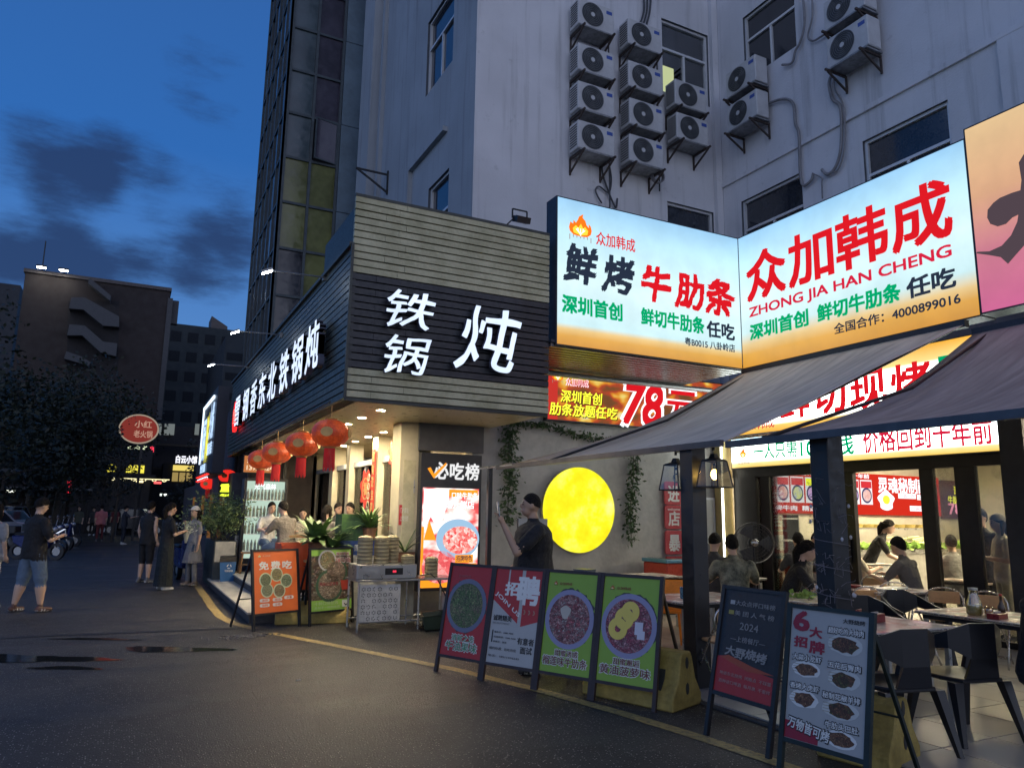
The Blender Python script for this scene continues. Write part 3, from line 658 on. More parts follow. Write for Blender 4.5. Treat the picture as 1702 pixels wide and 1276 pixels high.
rel(MB(M6).box(-10.66, -5.76, 2.52, 3.05, -.004, 0).build('lit_face', film('strip_film', [(0, (.16, .10, .018)), (.14, (.18, .14, .06)), (.3, (.86, .97, .93)), (.8, (.85, .97, .96)), (1, (.20, .35, .45))], 2, 0, .55, 5.2), s6), s6)
rel(flame(s6, M6, -10.36, 2.70, .16, .2, FLM), s6); tx('众加韩成', em('grey_film', (.3, .25, .25), .9, False), s6, M6, (-10.5, 2.58, -10.2, 2.64), 0)
tx('一人只需', GRN, s6, M6, (-10.1, 2.65, -9.1, 2.93), .04); tx('10块钱', GRN, s6, M6, (-9.02, 2.62, -7.98, 2.94), .04); tx('价格回到十年前', REDD, s6, M6, (-7.80, 2.62, -5.85, 2.98), .04)
# LED tube on the jamb
t = thing('light_tube', 'vertical white light tube on the yellow jamb beside the glass doors', 'light', (9.92, 10.76, 1.3))
rel(MB().tube((9.92, 10.755, .9), (9.92, 10.755, 3.02), .014).build('tube', em('tube_light', (1, .96, .8), 7), t), t)
rel(MB().box(9.90, 9.95, 10.77, 10.78, .85, 3.06).build('batten', FRM, t), t)
# corrected light-box film coordinates: every lit face keeps its own local origin at the foot of the box
for t in (s1, s2, s3, s5, s6, bn):
    for ch in t.children:
        if ch.name.startswith('lit_face'):
            ch.data.transform(T(*(-t.location))); ch.location = (0, 0, 0)
# ================================================================ PEOPLE
SK = [pm('skin_light', (.55, .36, .26), .5, var=.06), pm('skin_tan', (.42, .26, .17), .5, var=.06)]
HAIR = pm('black_hair', (.012, .010, .009), .75, var=.4, scale=30, bump=.6, bscale=70, spec=.15)
def cloth(n, c, **k): return pm('cloth_'+n, c, .85, var=.15, scale=7, bump=1., bscale=7, **k)
WHSOLE = pm('shoe_white', (.6, .6, .58), .5); DKSHOE = pm('shoe_dark', (.03, .03, .035), .5)
def vlerp(a, b, t): return Vector(a)*(1-t)+Vector(b)*t
HANDS = {}
class Body:
    """collects closed pieces with a material each; they are fused into one continuous skin by a voxel remesh"""
    def __init__(s): s.b = MB(); s.vm = []
    def _mark(s, n0, m): s.vm += [m]*(len(s.b.v)-n0)
    def limb(s, pts, rad, m, n=12):
        n0 = len(s.b.v); P_ = []; r_ = []
        for i in range(len(pts)-1):
            L_ = max(2, int((Vector(pts[i+1])-Vector(pts[i])).length/.03))
            for k in range(L_): P_.append(vlerp(pts[i], pts[i+1], k/L_)); r_.append(rad[i]*(1-k/L_)+rad[i+1]*k/L_)
        P_.append(Vector(pts[-1])); r_.append(rad[-1]); s.b.path(P_, r_, n); s._mark(n0, m)
        for p, r in ((P_[0], r_[0]), (P_[-1], r_[-1])): n0 = len(s.b.v); s.b.ell(p, r, r, r, 10, 6); s._mark(n0, m)
    def loft(s, rings, m, n=18):
        """rings: (centre, rx, ry) stacked; local x across, y depth"""
        n0 = len(s.b.v); rr = []
        for i in range(len(rings)-1):
            for k in range(4):
                t = k/4; a, b_ = rings[i], rings[i+1]; rr.append((vlerp(a[0], b_[0], t), a[1]*(1-t)+b_[1]*t, a[2]*(1-t)+b_[2]*t))
        rr.append(rings[-1]); rr = [(Vector(c), x, y) for c, x, y in rr]
        vs = [c+Vector((x*math.cos(2*math.pi*i/n), y*math.sin(2*math.pi*i/n), 0)) for c, x, y in rr for i in range(n)]
        fs = [(j*n+i, j*n+(i+1) % n, (j+1)*n+(i+1) % n, (j+1)*n+i) for j in range(len(rr)-1) for i in range(n)]
        fs += [tuple(range(n))[::-1], tuple(range((len(rr)-1)*n, len(rr)*n))]
        s.b.add(vs, fs); s._mark(n0, m)
    def ball(s, c, rx, ry, rz, m, L=None): n0 = len(s.b.v); s.b.ell(c, rx, ry, rz, 14, 9, L); s._mark(n0, m)
def person(label, loc, rz, H=1.70, shirt=None, pants=None, skin=0, shoes=None, hair='short', sit=False, arms=None, shorts=False, sleeve='short',
           skirt=None, long_skirt=None, build=1.0, lean=0., head=0., headtilt=0., stance=.10, step=0., vox=.02, group=None, seat=.45, top=None, cap=None, glasses=False, apron=None):
    """faces local +y. arms = ((elbow),(wrist)) pairs for left (-x) and right (+x), relative to the shoulder"""
    t = thing('person', label, 'person', loc, rz, group)
    sk = SK[skin]; mats = [sk, shirt, pants, shoes or DKSHOE, WHSOLE, HAIR]; S, SH, PA, SO, SW, HR = range(6)
    k = H/1.70; B = Body(); w = build
    hip = .90 if not sit else seat+.09
    c = math.cos(lean); sn = math.sin(lean)
    def sp(z, y=0.): return Vector((0, y*c+z*sn, hip+z*c-y*sn))          # a point on the spine
    if sit:
        for sx in (-1, 1):
            kn = (sx*.13, .42, seat+.05); an = (sx*.13, .40, .08)
            B.limb([(sx*.10, 0, hip-.02), (sx*.115, .22, hip-.02), kn], [.095*w, .085*w, .062], PA)
            B.limb([kn, (sx*.13, .40, .25)], [.062, .055] if not shorts else [.06, .052], PA if not shorts else S); B.limb([(sx*.13, .40, .27), an], [.055 if not shorts else .05, .038], PA if not shorts else S)
            B.limb([(sx*.13, .37, .045), (sx*.14, .52, .035)], [.042, .036], SO)
    else:
        for sx in (-1, 1):
            d = step*sx; hp = (sx*.09*w, 0, hip-.03); kn = (sx*(stance+.0), d*.5+.015, .49); an = (sx*(stance+.02), d-.01, .09)
            km = vlerp(hp, kn, .72)
            if shorts:
                B.limb([hp, kn], [.092*w, .073*w], PA); B.limb([km, kn, vlerp(kn, an, .35), an], [.068*w, .056*w, .06*w, .036], S)
            else: B.limb([hp, kn, an], [.09*w, .066*w, .052], PA)
            B.limb([(sx*(stance+.02), d-.045, .045), (sx*(stance+.045), d+.13, .035)], [.044, .036], SO); B.ball((sx*(stance+.03), d+.04, .018), .045, .125, .018, SW)
    B.loft([(sp(-.10), .135*w, .105*w), (sp(0), .165*w, .12*w), (sp(.06), .16*w, .118*w)], PA)
    ts = [(sp(-.09 if not sit else -.03), .168*w, .128*w), (sp(.06), .163*w, .125*w), (sp(.2), .152*w, .112*w), (sp(.33), .17*w, .118*w), (sp(.44), .182*w, .108*w), (sp(.50), .135*w, .085*w), (sp(.545), .07, .065)]
    B.loft(ts, SH)
    nk = sp(.52); hd = sp(.70, .03)
    B.limb([nk, sp(.62, .01)], [.058*min(w, 1.15), .052], S)
    Hm = T(*hd) @ RZ(-head) @ RX(-headtilt-lean*.4)
    B.ball((0, 0, .02), .076, .094, .108, S, Hm); B.ball((0, .03, -.055), .058, .062, .055, S, Hm); B.ball((0, .098, -.005), .013, .02, .022, S, Hm)
    for sx in (-1, 1): B.ball((sx*.077, -.002, -.005), .011, .02, .03, S, Hm)
    B.ball((0, .086, -.052), .022, .012, .008, S, Hm)
    A = arms or (((-.05, -.02, -.27), (-.04, .06, -.50)), ((.05, -.02, -.27), (.04, .06, -.50)))
    HANDS[t.name] = []
    for sx, (el, wr) in zip((-1, 1), A):
        shd = sp(.455)+Vector((sx*.175*w, 0, 0)); e = shd+Vector(el); q = shd+Vector(wr)
        r1 = .05*min(w, 1.25)
        if sleeve == 'none': B.limb([shd, e], [r1, .04], S)
        else:
            fr = .62 if sleeve == 'short' else 1.
            B.limb([shd, vlerp(shd, e, fr)], [r1+.012, r1+.012], SH); B.limb([vlerp(shd, e, fr*.9), e], [r1-.004, .041], S if sleeve == 'short' else SH)
        B.limb([e, q], [.041, .028], S if sleeve != 'long' else SH)
        d = (q-e).normalized(); side = Vector((0, 0, 1)).cross(d); side = Vector((1, 0, 0)) if side.length < .2 else side.normalized()
        HANDS[t.name].append(Matrix.Translation(loc) @ RZ(rz) @ ((q+d*.09)*k)); pc = q+d*.045; B.limb([q, pc], [.026, .032], S, 8); B.limb([pc-side*.015, pc+side*.02], [.027, .025], S, 8)
        rf = max(.0085, vox*.62)
        for i, off in enumerate((-.03, -.01, .011, .031)):
            f0 = pc+side*off+d*.015; dn = Vector((0, 0, -1)) if abs(d.z) < .7 else Vector((0, 1, 0))
            L_ = (.052, .062, .066, .056)[i]; f1 = f0+d*L_*.6+dn*.006; B.limb([f0, f1, f1+d*L_*.35+dn*.022], [rf, rf, rf*.85], S, 6)
        B.limb([q+d*.02-side*.03*sx, q+d*.055-side*.055*sx], [.012, .010], S, 6)
    if skirt or long_skirt:
        zb = .52 if skirt else .10; n0 = len(B.b.v)
        B.loft([(sp(.07), .145*w, .115*w), (Vector((0, 0, (hip+zb)/2)), .19, .16), (Vector((0, 0, zb)), .235 if skirt else .21, .20 if skirt else .16)], PA)
    me = B.b.mesh('body', mats)
    if k != 1: me.transform(Matrix.Scale(k, 4))
    ob = bpy.data.objects.new('body', me); col.objects.link(ob)
    md = ob.modifiers.new('r', 'REMESH'); md.mode = 'VOXEL'; md.voxel_size = vox; md.use_smooth_shade = True
    m2 = ob.modifiers.new('s', 'SMOOTH'); m2.factor = .5; m2.iterations = 2
    bpy.context.view_layer.update()
    m3 = bpy.data.meshes.new_from_object(ob.evaluated_get(bpy.context.evaluated_depsgraph_get())); bpy.data.objects.remove(ob); bpy.data.meshes.remove(me)
    kd = KDTree(len(B.vm))
    for i, p in enumerate(B.b.v): kd.insert(p*k, i)
    kd.balance(); m3.materials.clear()
    for m_ in mats: m3.materials.append(m_ or sk)
    nf = len(m3.polygons); cen = np.empty(nf*3, dtype=np.float32); m3.polygons.foreach_get('center', cen); cen = cen.reshape(-1, 3)
    PR = (0, 3, 2, 4, 1, 0)     # a surface patch between skin and cloth belongs to the cloth
    mi = []
    for c_ in cen:
        c_ = Vector(c_); co_, ix, ds = kd.find(c_); best = B.vm[ix]
        if best != SW:
            for _, j, d2 in kd.find_range(c_, ds+.026*k):
                if PR[B.vm[j]] > PR[best] and B.vm[j] != SW: best = B.vm[j]
        mi.append(best)
    m3.polygons.foreach_set('material_index', mi); m3.polygons.foreach_set('use_smooth', [True]*nf); m3.name = 'body'
    link('body', m3, t)
    if long_skirt or skirt:
        n_ = 40; b = MB(Matrix.Scale(k, 4)); zs_ = (hip+.075, hip-.05, (hip+(.50 if skirt else .08))/2, .50 if skirt else .08); rr = ((.152, .122), (.185, .142), (.21, .175), (.25, .215)) if skirt else ((.152, .122), (.18, .14), (.2, .155), (.23, .17))
        vs = []; 
        for j, (z, (rx, ry)) in enumerate(zip(zs_, rr)):
            for i in range(n_):
                a = 2*math.pi*i/n_; q = 1+(.05 if skirt else .03)*(j/3)*(1 if (i % 2 if skirt else (i//3) % 2) else -1); vs.append((rx*w*q*math.cos(a), ry*w*q*math.sin(a), z))
        b.add(vs, [(j*n_+i, j*n_+(i+1) % n_, (j+1)*n_+(i+1) % n_, (j+1)*n_+i) for j in range(3) for i in range(n_)]); b.build('skirt', pants, t)
    HK = Matrix.Scale(k, 4) @ Hm
    b = MB(HK); rr_ = random.Random(hash(label) % 999)
    def cap_(b, rx, ry, rz, cz, f_, s_, bk, n=24, kk=12, jt=.018):
        vs = []
        for j in range(kk+1):
            for i in range(n):
                a = 2*math.pi*i/n; y = math.sin(a); tm = s_+(f_-s_)*max(0, y)**1.5+(bk-s_)*max(0, -y)**.8; th = math.pi*tm*j/kk
                jit = 1+rr_.uniform(-jt, jt)+(.03 if j == kk and jt > .01 else 0)*rr_.uniform(-1, 1); vs.append((rx*math.sin(th)*math.cos(a)*jit, ry*math.sin(th)*y*jit-.006, cz+rz*math.cos(th)*jit))
        b.add(vs, [(j*n+i, j*n+(i+1) % n, (j+1)*n+(i+1) % n, (j+1)*n+i) for j in range(kk) for i in range(n)])
    cap_(b, *((.084, .108, .121) if hair != 'bald' else (.0785, .099, .111)), .022, .36, .53, .72 if hair != 'bald' else .60, n=34, kk=14, jt=.035 if hair != 'bald' else .008)
    if hair in ('long', 'tail'):
        L_ = .30 if hair == 'long' else .24
        b.path([(0, -.085, .06), (0, -.125, -.03), (0, -.11, -.13), (0, -.09, -.06-L_*.8)], [.05, .05, .045, .02], 10)
        if hair == 'long': b.path([(.07, -.03, .05), (.082, -.03, -.06), (.07, -.02, -.16)], [.03, .028, .015], 8); b.path([(-.07, -.03, .05), (-.082, -.03, -.06), (-.07, -.02, -.16)], [.03, .028, .015], 8)
    b.build('hair', HAIR, t)
    # eyes, brows and mouth
    b = MB(HK)
    for sx in (-1, 1): b.ell((sx*.031, .0865, .010), .0135, .008, .0075, 8, 5); b.box(sx*.032-.018, sx*.032+.018, .082, .0925, .030, .037)
    b.build('eyes', pm('eye_dark', (.02, .015, .012), .3), t)
    MB(HK).box(-.024, .024, .088, .1005, -.060, -.052).build('mouth', pm('lip', (.30, .12, .10), .5), t)
    if cap:
        b = MB(HK); cap_(b, .091, .112, .128, .024, .40, .46, .50, jt=.003); b.poly([(.075*math.cos(a), .07+.10*math.sin(a)) for a in [math.pi*i/10 for i in range(11)]], .055, .064); b.build('cap', cap, t, True)
    if glasses: MB(HK).ring(-.03, .012, .098, .017, .02, 14, .003).M; b = MB(HK @ RX(R(90))); b.ring(-.03, .012, -.1, .017, .02, 14, .003).ring(.03, .012, -.1, .017, .02, 14, .003); b.build('glasses', HAIR, t)
    if top: top(t, sp, k)
    return t
def hand_at(t, p): pass
BLK = cloth('black', (.012, .012, .014)); DKB = cloth('navy', (.018, .022, .035)); DEN = cloth('denim', (.11, .16, .23)); GRY = cloth('grey', (.17, .165, .16)); WHC = cloth('white', (.55, .54, .52))
OLV = cloth('olive', (.09, .095, .07)); PNK = cloth('pink', (.50, .16, .16)); CRC = cloth('cream', (.5, .46, .36)); CHK = cloth('charcoal', (.05, .05, .052)); RDC = cloth('maroon', (.12, .02, .022)); TEE = cloth('taupe', (.13, .12, .11))
LGR = cloth('pale_grey', (.27, .27, .28))
def face(frm, to): d = Vector(to)-Vector(frm); return math.atan2(-d.x, d.y)
def dirang(dx, dy): return math.atan2(-dx, dy)
fold_ = (((-.08, .02, -.26), (.02, .24, -.22)), ((.08, .02, -.26), (-.02, .24, -.22)))
# --- left foreground man looking at his phone
pm1 = at(52, 1016, 'z', 0)
man1 = person('heavy set man in black t-shirt and denim shorts looking at his phone, left foreground', (pm1.x-.06, pm1.y+.0, 0), dirang(.75, .45), 1.72, BLK, DEN, 0, pm('shoe_brown', (.10, .045, .035), .5), shorts=True, build=1.32, stance=.15, step=.11,
    arms=(((-.10, .06, -.25), (.03, .30, -.22)), ((.09, .06, -.27), (-.06, .30, -.21))), headtilt=R(18), vox=.014)
PHN = pm('phone_body', (.03, .03, .035), .25); PSC = em('phone_screen', (.7, .8, 1), .8, False)
def phone(loc, rz, tilt, label, lit=True):
    t = thing('mobile_phone', label, 'phone', loc, rz)
    M = RX(tilt); MB(M).box(-.037, .037, -.005, .005, -.075, .075).build('case', PHN, t); MB(M).box(-.034, .034, -.0065, -.0055, -.07, .07).build('screen', PSC if lit else WHSOLE, t); return t
d1 = Vector((.86, .51, 0)); q = (HANDS[man1.name][0]+HANDS[man1.name][1])/2+Vector((0, 0, .05)); phone(q, dirang(.75, .45), R(-60), 'phone held at chest height by the man in denim shorts')
pw = at(-8, 1012, 'z', 0)
person('person in pale shirt and white shorts, cut off by the left picture edge', (pw.x-.16, pw.y+.1, 0), dirang(.5, .8), 1.62, LGR, WHC, 0, WHSOLE, shorts=True, vox=.02, hair='long')
# --- the three by the planter
p2 = at(238, 968, 'z', 0); p3 = at(270, 980, 'z', 0); p4 = at(316, 973, 'z', 0)
person('man in black sleeveless top and long black shorts, back half turned, left of the trio', (p2.x, p2.y, 0), dirang(.75, .65), 1.74, BLK, BLK, 0, pm('shoe_grey', (.12, .12, .13), .5), shorts=True, sleeve='none', build=1.08, head=R(-10), group=None, vox=.018)
person('woman in black top and ankle length black skirt with white shoes, middle of the trio', (p3.x, p3.y, 0), dirang(.9, .3), 1.70, BLK, cloth('night', (.010, .014, .016)), 0, WHSOLE, long_skirt=True, hair='tail', arms=(((-.07, .04, -.26), (.02, .22, -.24)), ((.07, .05, -.26), (-.02, .25, -.2))), vox=.018)
w4 = person('woman in white cap, grey blouse and pleated grey skirt, hand raised to her chin', (p4.x, p4.y, 0), dirang(-.8, -.45), 1.64, LGR, cloth('pleat', (.2, .2, .21)), 0, pm('shoe_tan', (.2, .15, .12), .5), skirt=True, hair='long', cap=pm('cap_white', (.7, .66, .58), .8),
    arms=(((-.05, 0, -.26), (-.04, .03, -.50)), ((.06, .08, -.25), (-.10, .20, -.02))), vox=.018, build=.92)
bq = thing('flower_bouquet', 'small bouquet of pale green and white flowers held between the two women', 'flowers', (p3.x+.36, p3.y+.12, 1.12))
b = MB(); rb = random.Random(4); leaves(b, [(rb.gauss(0, .07), rb.gauss(0, .07), rb.uniform(.02, .22)) for _ in range(160)], .06, rb); b.build('blooms', pm('pale_green_flower', (.45, .55, .28), .7, c2=(.7, .7, .6)), bq)
MB().lathe([(.02, -.2), (.08, .05)], 10).build('wrap', pm('wrap_paper', (.4, .42, .38), .6), bq)
phone((p4.x-.02, p4.y-.22, .80), dirang(-.8, -.4), R(10), 'pale phone in the lowered hand of the woman in the white cap', False)
# --- people farther down the street
def far(px, py, lab, **k):
    p = at(px, py, 'z', 0); return person(lab, (p.x, p.y, 0), k.pop('rz', 0.), vox=.03, **k)
far(164, 899, 'person in salmon pink shirt and dark wide trousers walking away down the street', shirt=PNK, pants=RDC, rz=R(5), step=.12, H=1.74, build=1.1)
bgp = at(172, 884, 'y', 42.9)
t = thing('carrier_bag', 'white carrier bag in the hand of the person in the pink shirt', 'bag', (bgp.x-.1, bgp.y, .55)); MB().ell((0, 0, 0), .16, .08, .18, 10, 7).ring(0, 0, .16, .05, .06, 10, .02).build('bag', WHC, t)
far(203, 905, 'person in dark clothes standing mid street and pointing with a raised arm', shirt=DKB, pants=DKB, rz=R(-80), shoes=WHSOLE, H=1.7, arms=(((-.05, -.02, -.27), (-.04, .06, -.50)), ((.1, .18, -.16), (.05, .42, -.1))), build=1.05)
far(127, 893, 'person in drab yellow top and dark trousers facing the camera beside the scooters', shirt=OLV, pants=DKB, rz=R(175), H=1.66, hair='long')
far(152, 890, 'person in dark dress and white trainers walking left of the pink shirt', shirt=CHK, pants=BLK, rz=R(160), H=1.62, shoes=WHSOLE)
far(188, 889, 'person in brown top near the parked dark car, right of the pink shirt', shirt=RDC, pants=CHK, rz=R(20), H=1.68)
# --- man taking a picture behind the boards
pmn = at(884, 1096, 'z', 0)
mx = Vector((3.93, 7.17, 0))
manp = person('broad man in black t-shirt raising a phone to take a picture, behind the boards', mx, dirang(-.95, .35), 1.80, BLK, CHK, 1, build=1.7, hair='bald', stance=.13,
    arms=(((-.12, .22, -.2), (-.05, .35, .07)), ((.20, -.12, -.25), (.10, .12, -.37))), vox=.012, headtilt=R(-4))
phone(HANDS[manp.name][0]+Vector((-.01, 0, .06)), dirang(-.95, .35), R(-8), 'white phone held up at eye height by the broad man in black')
# --- diners
def seated(px, py, depth_y, lab, rz, zhead=1.25, **k):
    """sits so that the head shows at pixel (px, py) on the plane y = depth_y"""
    p = at(px, py, 'y', depth_y); k.setdefault('vox', .022); base = k.pop('base', 0.)
    return person(lab, (p.x, p.y, base), rz, sit=True, **k)
def PD(px, depth, z=0.):
    """ground point at a pixel column and a distance along the view axis"""
    d = rt*((px-851)/FPX) - up*((850-638)/FPX) + fw; p = CP + d*depth; return Vector((p.x, p.y, z))
CAMA = dirang(-1, -1)
def tocam(p, off=0.): return dirang(-p[0], -p[1]) + R(off)
# ================================================================ STREET CORNER: boards
WOODF = pm('dark_wood_frame', (.035, .022, .020), .5, var=.3, scale=8); IRON = pm('dark_green_frame', (.018, .028, .026), .5, .2, var=.3)
def board(label, pL, pR, h, lean, bgm, fill, z0=.17, fm=None, leg=True, group=None, back=.5, bw=.035):
    """free standing A-frame poster board: pL, pR are the front feet as the viewer sees them"""
    fm = fm or WOODF; pL = Vector(pL); pR = Vector(pR); w = (pR-pL).length; ux = (pR-pL).normalized(); n = Vector((0, 0, 1)).cross(ux)*-1
    n = Vector((ux.y, -ux.x, 0))
    if n.dot(-pL) < 0: n = -n
    t = thing('poster_board', label, 'poster board', (pL.x, pL.y, 0), math.atan2(ux.y, ux.x), group)
    M = RX(-math.atan2(lean, h)) @ frame((0, 0, 0), (1, 0, 0), (0, 0, 1), (0, -1, 0)); L = math.hypot(lean, h)
    for u in (0, w-bw): MB(M).box(u, u+bw, 0, L, -.02, .012).build('stile', fm, t)
    for v in (z0, L-.03): MB(M).box(bw, w-bw, v, v+.028, -.018, .010).build('rail', fm, t)
    MB(M).box(bw, w-bw, z0+.028, L-.03, -.006, .0).build('panel', bgm, t)
    for u in (.02, w-.04):
        MB().bar((u, lean-.0, h-.06), (u, lean+back, 0.012), .024).build('back_leg', fm, t)
    MB().tube((.02, lean+back*.62, h*.36), (w-.03, lean+back*.62, h*.36), .008).build('brace', fm, t)
    PM = M @ T(bw, z0+.03, 0); fill(t, PM, w-2*bw, L-z0-.06)
    return t
def ink(n, c): return pm('print_'+n, c, .5, var=.04)
IW, IK, IR, IG, IY, IP = ink('white', (.72, .72, .68)), ink('black', (.02, .02, .02)), ink('red', (.50, .03, .03)), ink('green', (.10, .26, .12)), ink('yellow', (.75, .60, .12)), ink('pale', (.42, .42, .40))
def tt(s, m_, t, M, r_, bold=.02, z=.002, outline=None, oz=.02, sh=0.):
    if outline: text(s, outline, t, M, (r_[0]-.004, r_[1]-.004, r_[2]+.004, r_[3]+.004), 'lettering', bold+oz*3, .0015, sh, z=z, res=2)
    return text(s, m_, t, M, r_, 'lettering', bold, .001, sh, z=z+.002, res=2)
def bowl(t, M, x, y, r, fm, rim, n='bowl_picture', hor=1.0):
    o = MB(M).disc(x, y, .0005, r*1.12, 36, t=.0008).disc(x, y, .0014, r, 36, t=.0008).build(n, [rim], t)
    MB(M).disc(x, y, .003, r*.93, 36, t=.001).build('food', fm, o); return o
GRF = food('avocado_mince', [(.08, .14, .03), (.18, .30, .07), (.38, .46, .16), (.42, .28, .16), (.10, .16, .05)], 24)
BEEF = food('beef_mince', [(.42, .07, .08), (.65, .20, .20), (.75, .48, .42), (.25, .04, .05), (.70, .62, .55)], 20)
BEEF2 = food('beef_strips', [(.42, .06, .10), (.60, .13, .18), (.72, .42, .42), (.25, .03, .06)], 19)
NOOD = food('noodle_mix', [(.5, .42, .2), (.62, .56, .4), (.35, .38, .16), (.5, .3, .14)], 20)
PLT = [food('plate_%s' % n_, c, s_) for n_, c, s_ in (('greens', [(.10, .2, .05), (.5, .5, .3), (.2, .3, .1)], 40), ('noodles', [(.7, .55, .15), (.6, .5, .3), (.3, .35, .1)], 36), ('cucumber', [(.55, .6, .35), (.2, .32, .12), (.7, .7, .55)], 34), ('roots', [(.6, .6, .35), (.4, .45, .2), (.75, .72, .5)], 44), ('salad', [(.25, .4, .15), (.55, .3, .15), (.7, .65, .45)], 40))]
RIM = ink('bowl_rim', (.16, .17, .24)); BRK = ink('bowl_shadow', (.05, .055, .04)); BRD = ink('board_red', (.42, .035, .035)); BGR = ink('board_green', (.24, .40, .05)); BGR2 = ink('leaf_green', (.30, .55, .09)); BOR = ink('board_orange', (.75, .16, .035))
def splash(t, M, x, y, r, m_, seed):
    rr = random.Random(seed); b = MB(M)
    b.poly([(x+r*(1+.0)*math.cos(a)*(1+rr.uniform(0, .13)), y+r*math.sin(a)*(1+rr.uniform(0, .12))) for a in [2*math.pi*i/60 for i in range(60)]], .0002, .0006); b.build('brush_backing', m_, t)
def f_red(t, M, w, h):
    splash(t, M, w*.48, h*.56, w*.455, BRK, 1); bowl(t, M, w*.48, h*.56, w*.43, GRF, RIM)
    tt('众加韩成', ink('dim_red', (.40, .12, .12)), t, M, (w*.2, h*.87, w*.5, h*.90), 0)
    tt('清新之选', IG, t, M, (w*.24, h*.165, w*.78, h*.235), .03, outline=IW); tt('牛油果味', IG, t, M, (w*.12, h*.06, w*.88, h*.155), .03, outline=IW)
def f_join(t, M, w, h):
    MB(M).poly([(0, h), (w, h), (w, h*.47), (w*.64, h*.40), (0, h*.66)], .0005, .001).build('red_shape', BRD, t)
    MB(M).box(w*.57, w*.64, h*.40, h, .001, .002).box(w*.28, w*.31, h*.85, h, .001, .002).build('pale_bar', IP, t)
    tt('招', IW, t, M, (w*.24, h*.72, w*.54, h*.86), .07); tt('聘', IW, t, M, (w*.52, h*.64, w*.96, h*.93), .07)
    tt('JOIN US', IW, t, M @ T(w*.02, h*.71, 0) @ RZ(R(-33)), (0, 0, w*.66, h*.055), .03)
    tt('》》》', ink('tan', (.45, .30, .22)), t, M, (w*.68, h*.53, w*.92, h*.58), .02)
    tt('诚聘精英', IK, t, M, (w*.05, h*.44, w*.45, h*.50), .03); tt('RECRUITMENT', IP if 0 else ink('mid', (.2, .2, .2)), t, M, (w*.05, h*.405, w*.42, h*.425), 0)
    MB(M).box(w*.06, w*.085, h*.21, h*.34, .001, .002).build('rule_mark', IK, t)
    for i, s_ in enumerate(('服务员：6000-7000', '后厨师傅：7000-9000', '收银员：面议')): tt(s_, IK, t, M, (w*.11, h*(.31-.05*i), w*(.52, .58, .4)[i], h*(.33-.05*i)), 0)
    tt('有意者', IK, t, M, (w*.62, h*.22, w*.96, h*.29), .03); tt('面试', IK, t, M, (w*.70, h*.13, w*.94, h*.20), .03)
    tt('福利待遇：包吃包住', IK, t, M, (w*.04, h*.135, w*.62, h*.165), 0); tt('电话：18511476242', IK, t, M, (w*.04, h*.06, w*.70, h*.085), .0)
def f_green(t, M, w, h, a, b_, pine):
    splash(t, M, w*.52, h*.545, w*.46, BRK, 5+pine); bowl(t, M, w*.5, h*.535, w*.44, BEEF2 if pine else BEEF, ink('violet_rim', (.28, .28, .42)))
    if pine:
        q = MB(M).ring(w*.42, h*.60, .0045, w*.05, w*.17, 22).ring(w*.32, h*.50, .0055, w*.055, w*.17, 22).ring(w*.52, h*.67, .0042, w*.04, w*.16, 22).build('pineapple_slices', IY, t)
        MB(M).box(w*.62, w*.76, h*.46, h*.58, .006, .008).box(w*.67, w*.80, h*.42, h*.50, .008, .010).build('butter_cubes', ink('butter', (.6, .6, .66)), t)
    else: MB(M).poly([(w*(.42+.10*math.cos(a_)*(1+.25*math.sin(3*a_))), h*(.60+.07*math.sin(a_))) for a_ in [i*.5236 for i in range(12)]], .0045, .007).build('durian_cream', ink('cream', (.5, .46, .38)), t)
    flame(t, M, w*.16, h*.875, w*.07, h*.04, (BRD, IY, IW, BRK)); tt('众加韩成', ink('dark_red', (.25, .04, .03)), t, M, (w*.24, h*.875, w*.5, h*.905), 0)
    tt(a, ink('brown', (.16, .05, .03)), t, M, (w*.28, h*.165, w*.74, h*.225), .03, outline=IW); tt(b_, ink('brown', (.16, .05, .03)), t, M, (w*.05, h*.07, w*.93, h*.155), .03, outline=IW)
rowP = [Vector((2.99, 7.55)), Vector((3.25, 6.98)), Vector((3.54, 6.42)), Vector((3.81, 5.87)), Vector((4.08, 5.30))]
G4 = 'row of four leaning poster boards'
for i, (lab, bgm, fl_) in enumerate((('dark red poster board with green avocado beef, leftmost of the row of four', BRD, f_red),
        ('recruitment poster board with big white hiring characters, red above and white below', IP, f_join),
        ('green poster board with a bowl of durian beef, between the hiring and pineapple boards', BGR, lambda t, M, w, h: f_green(t, M, w, h, '甜蜜诱惑', '榴莲味牛肋条', 0)),
        ('green poster board with pineapple rings in a beef bowl, nearest of the row of four', BGR, lambda t, M, w, h: f_green(t, M, w, h, '甜蜜邂逅', '黄油菠萝味', 1)))):
    board(lab, (*rowP[i], 0), (*rowP[i+1], 0), 1.085, .21, bgm, fl_, z0=.15, fm=WOODF, group=G4)
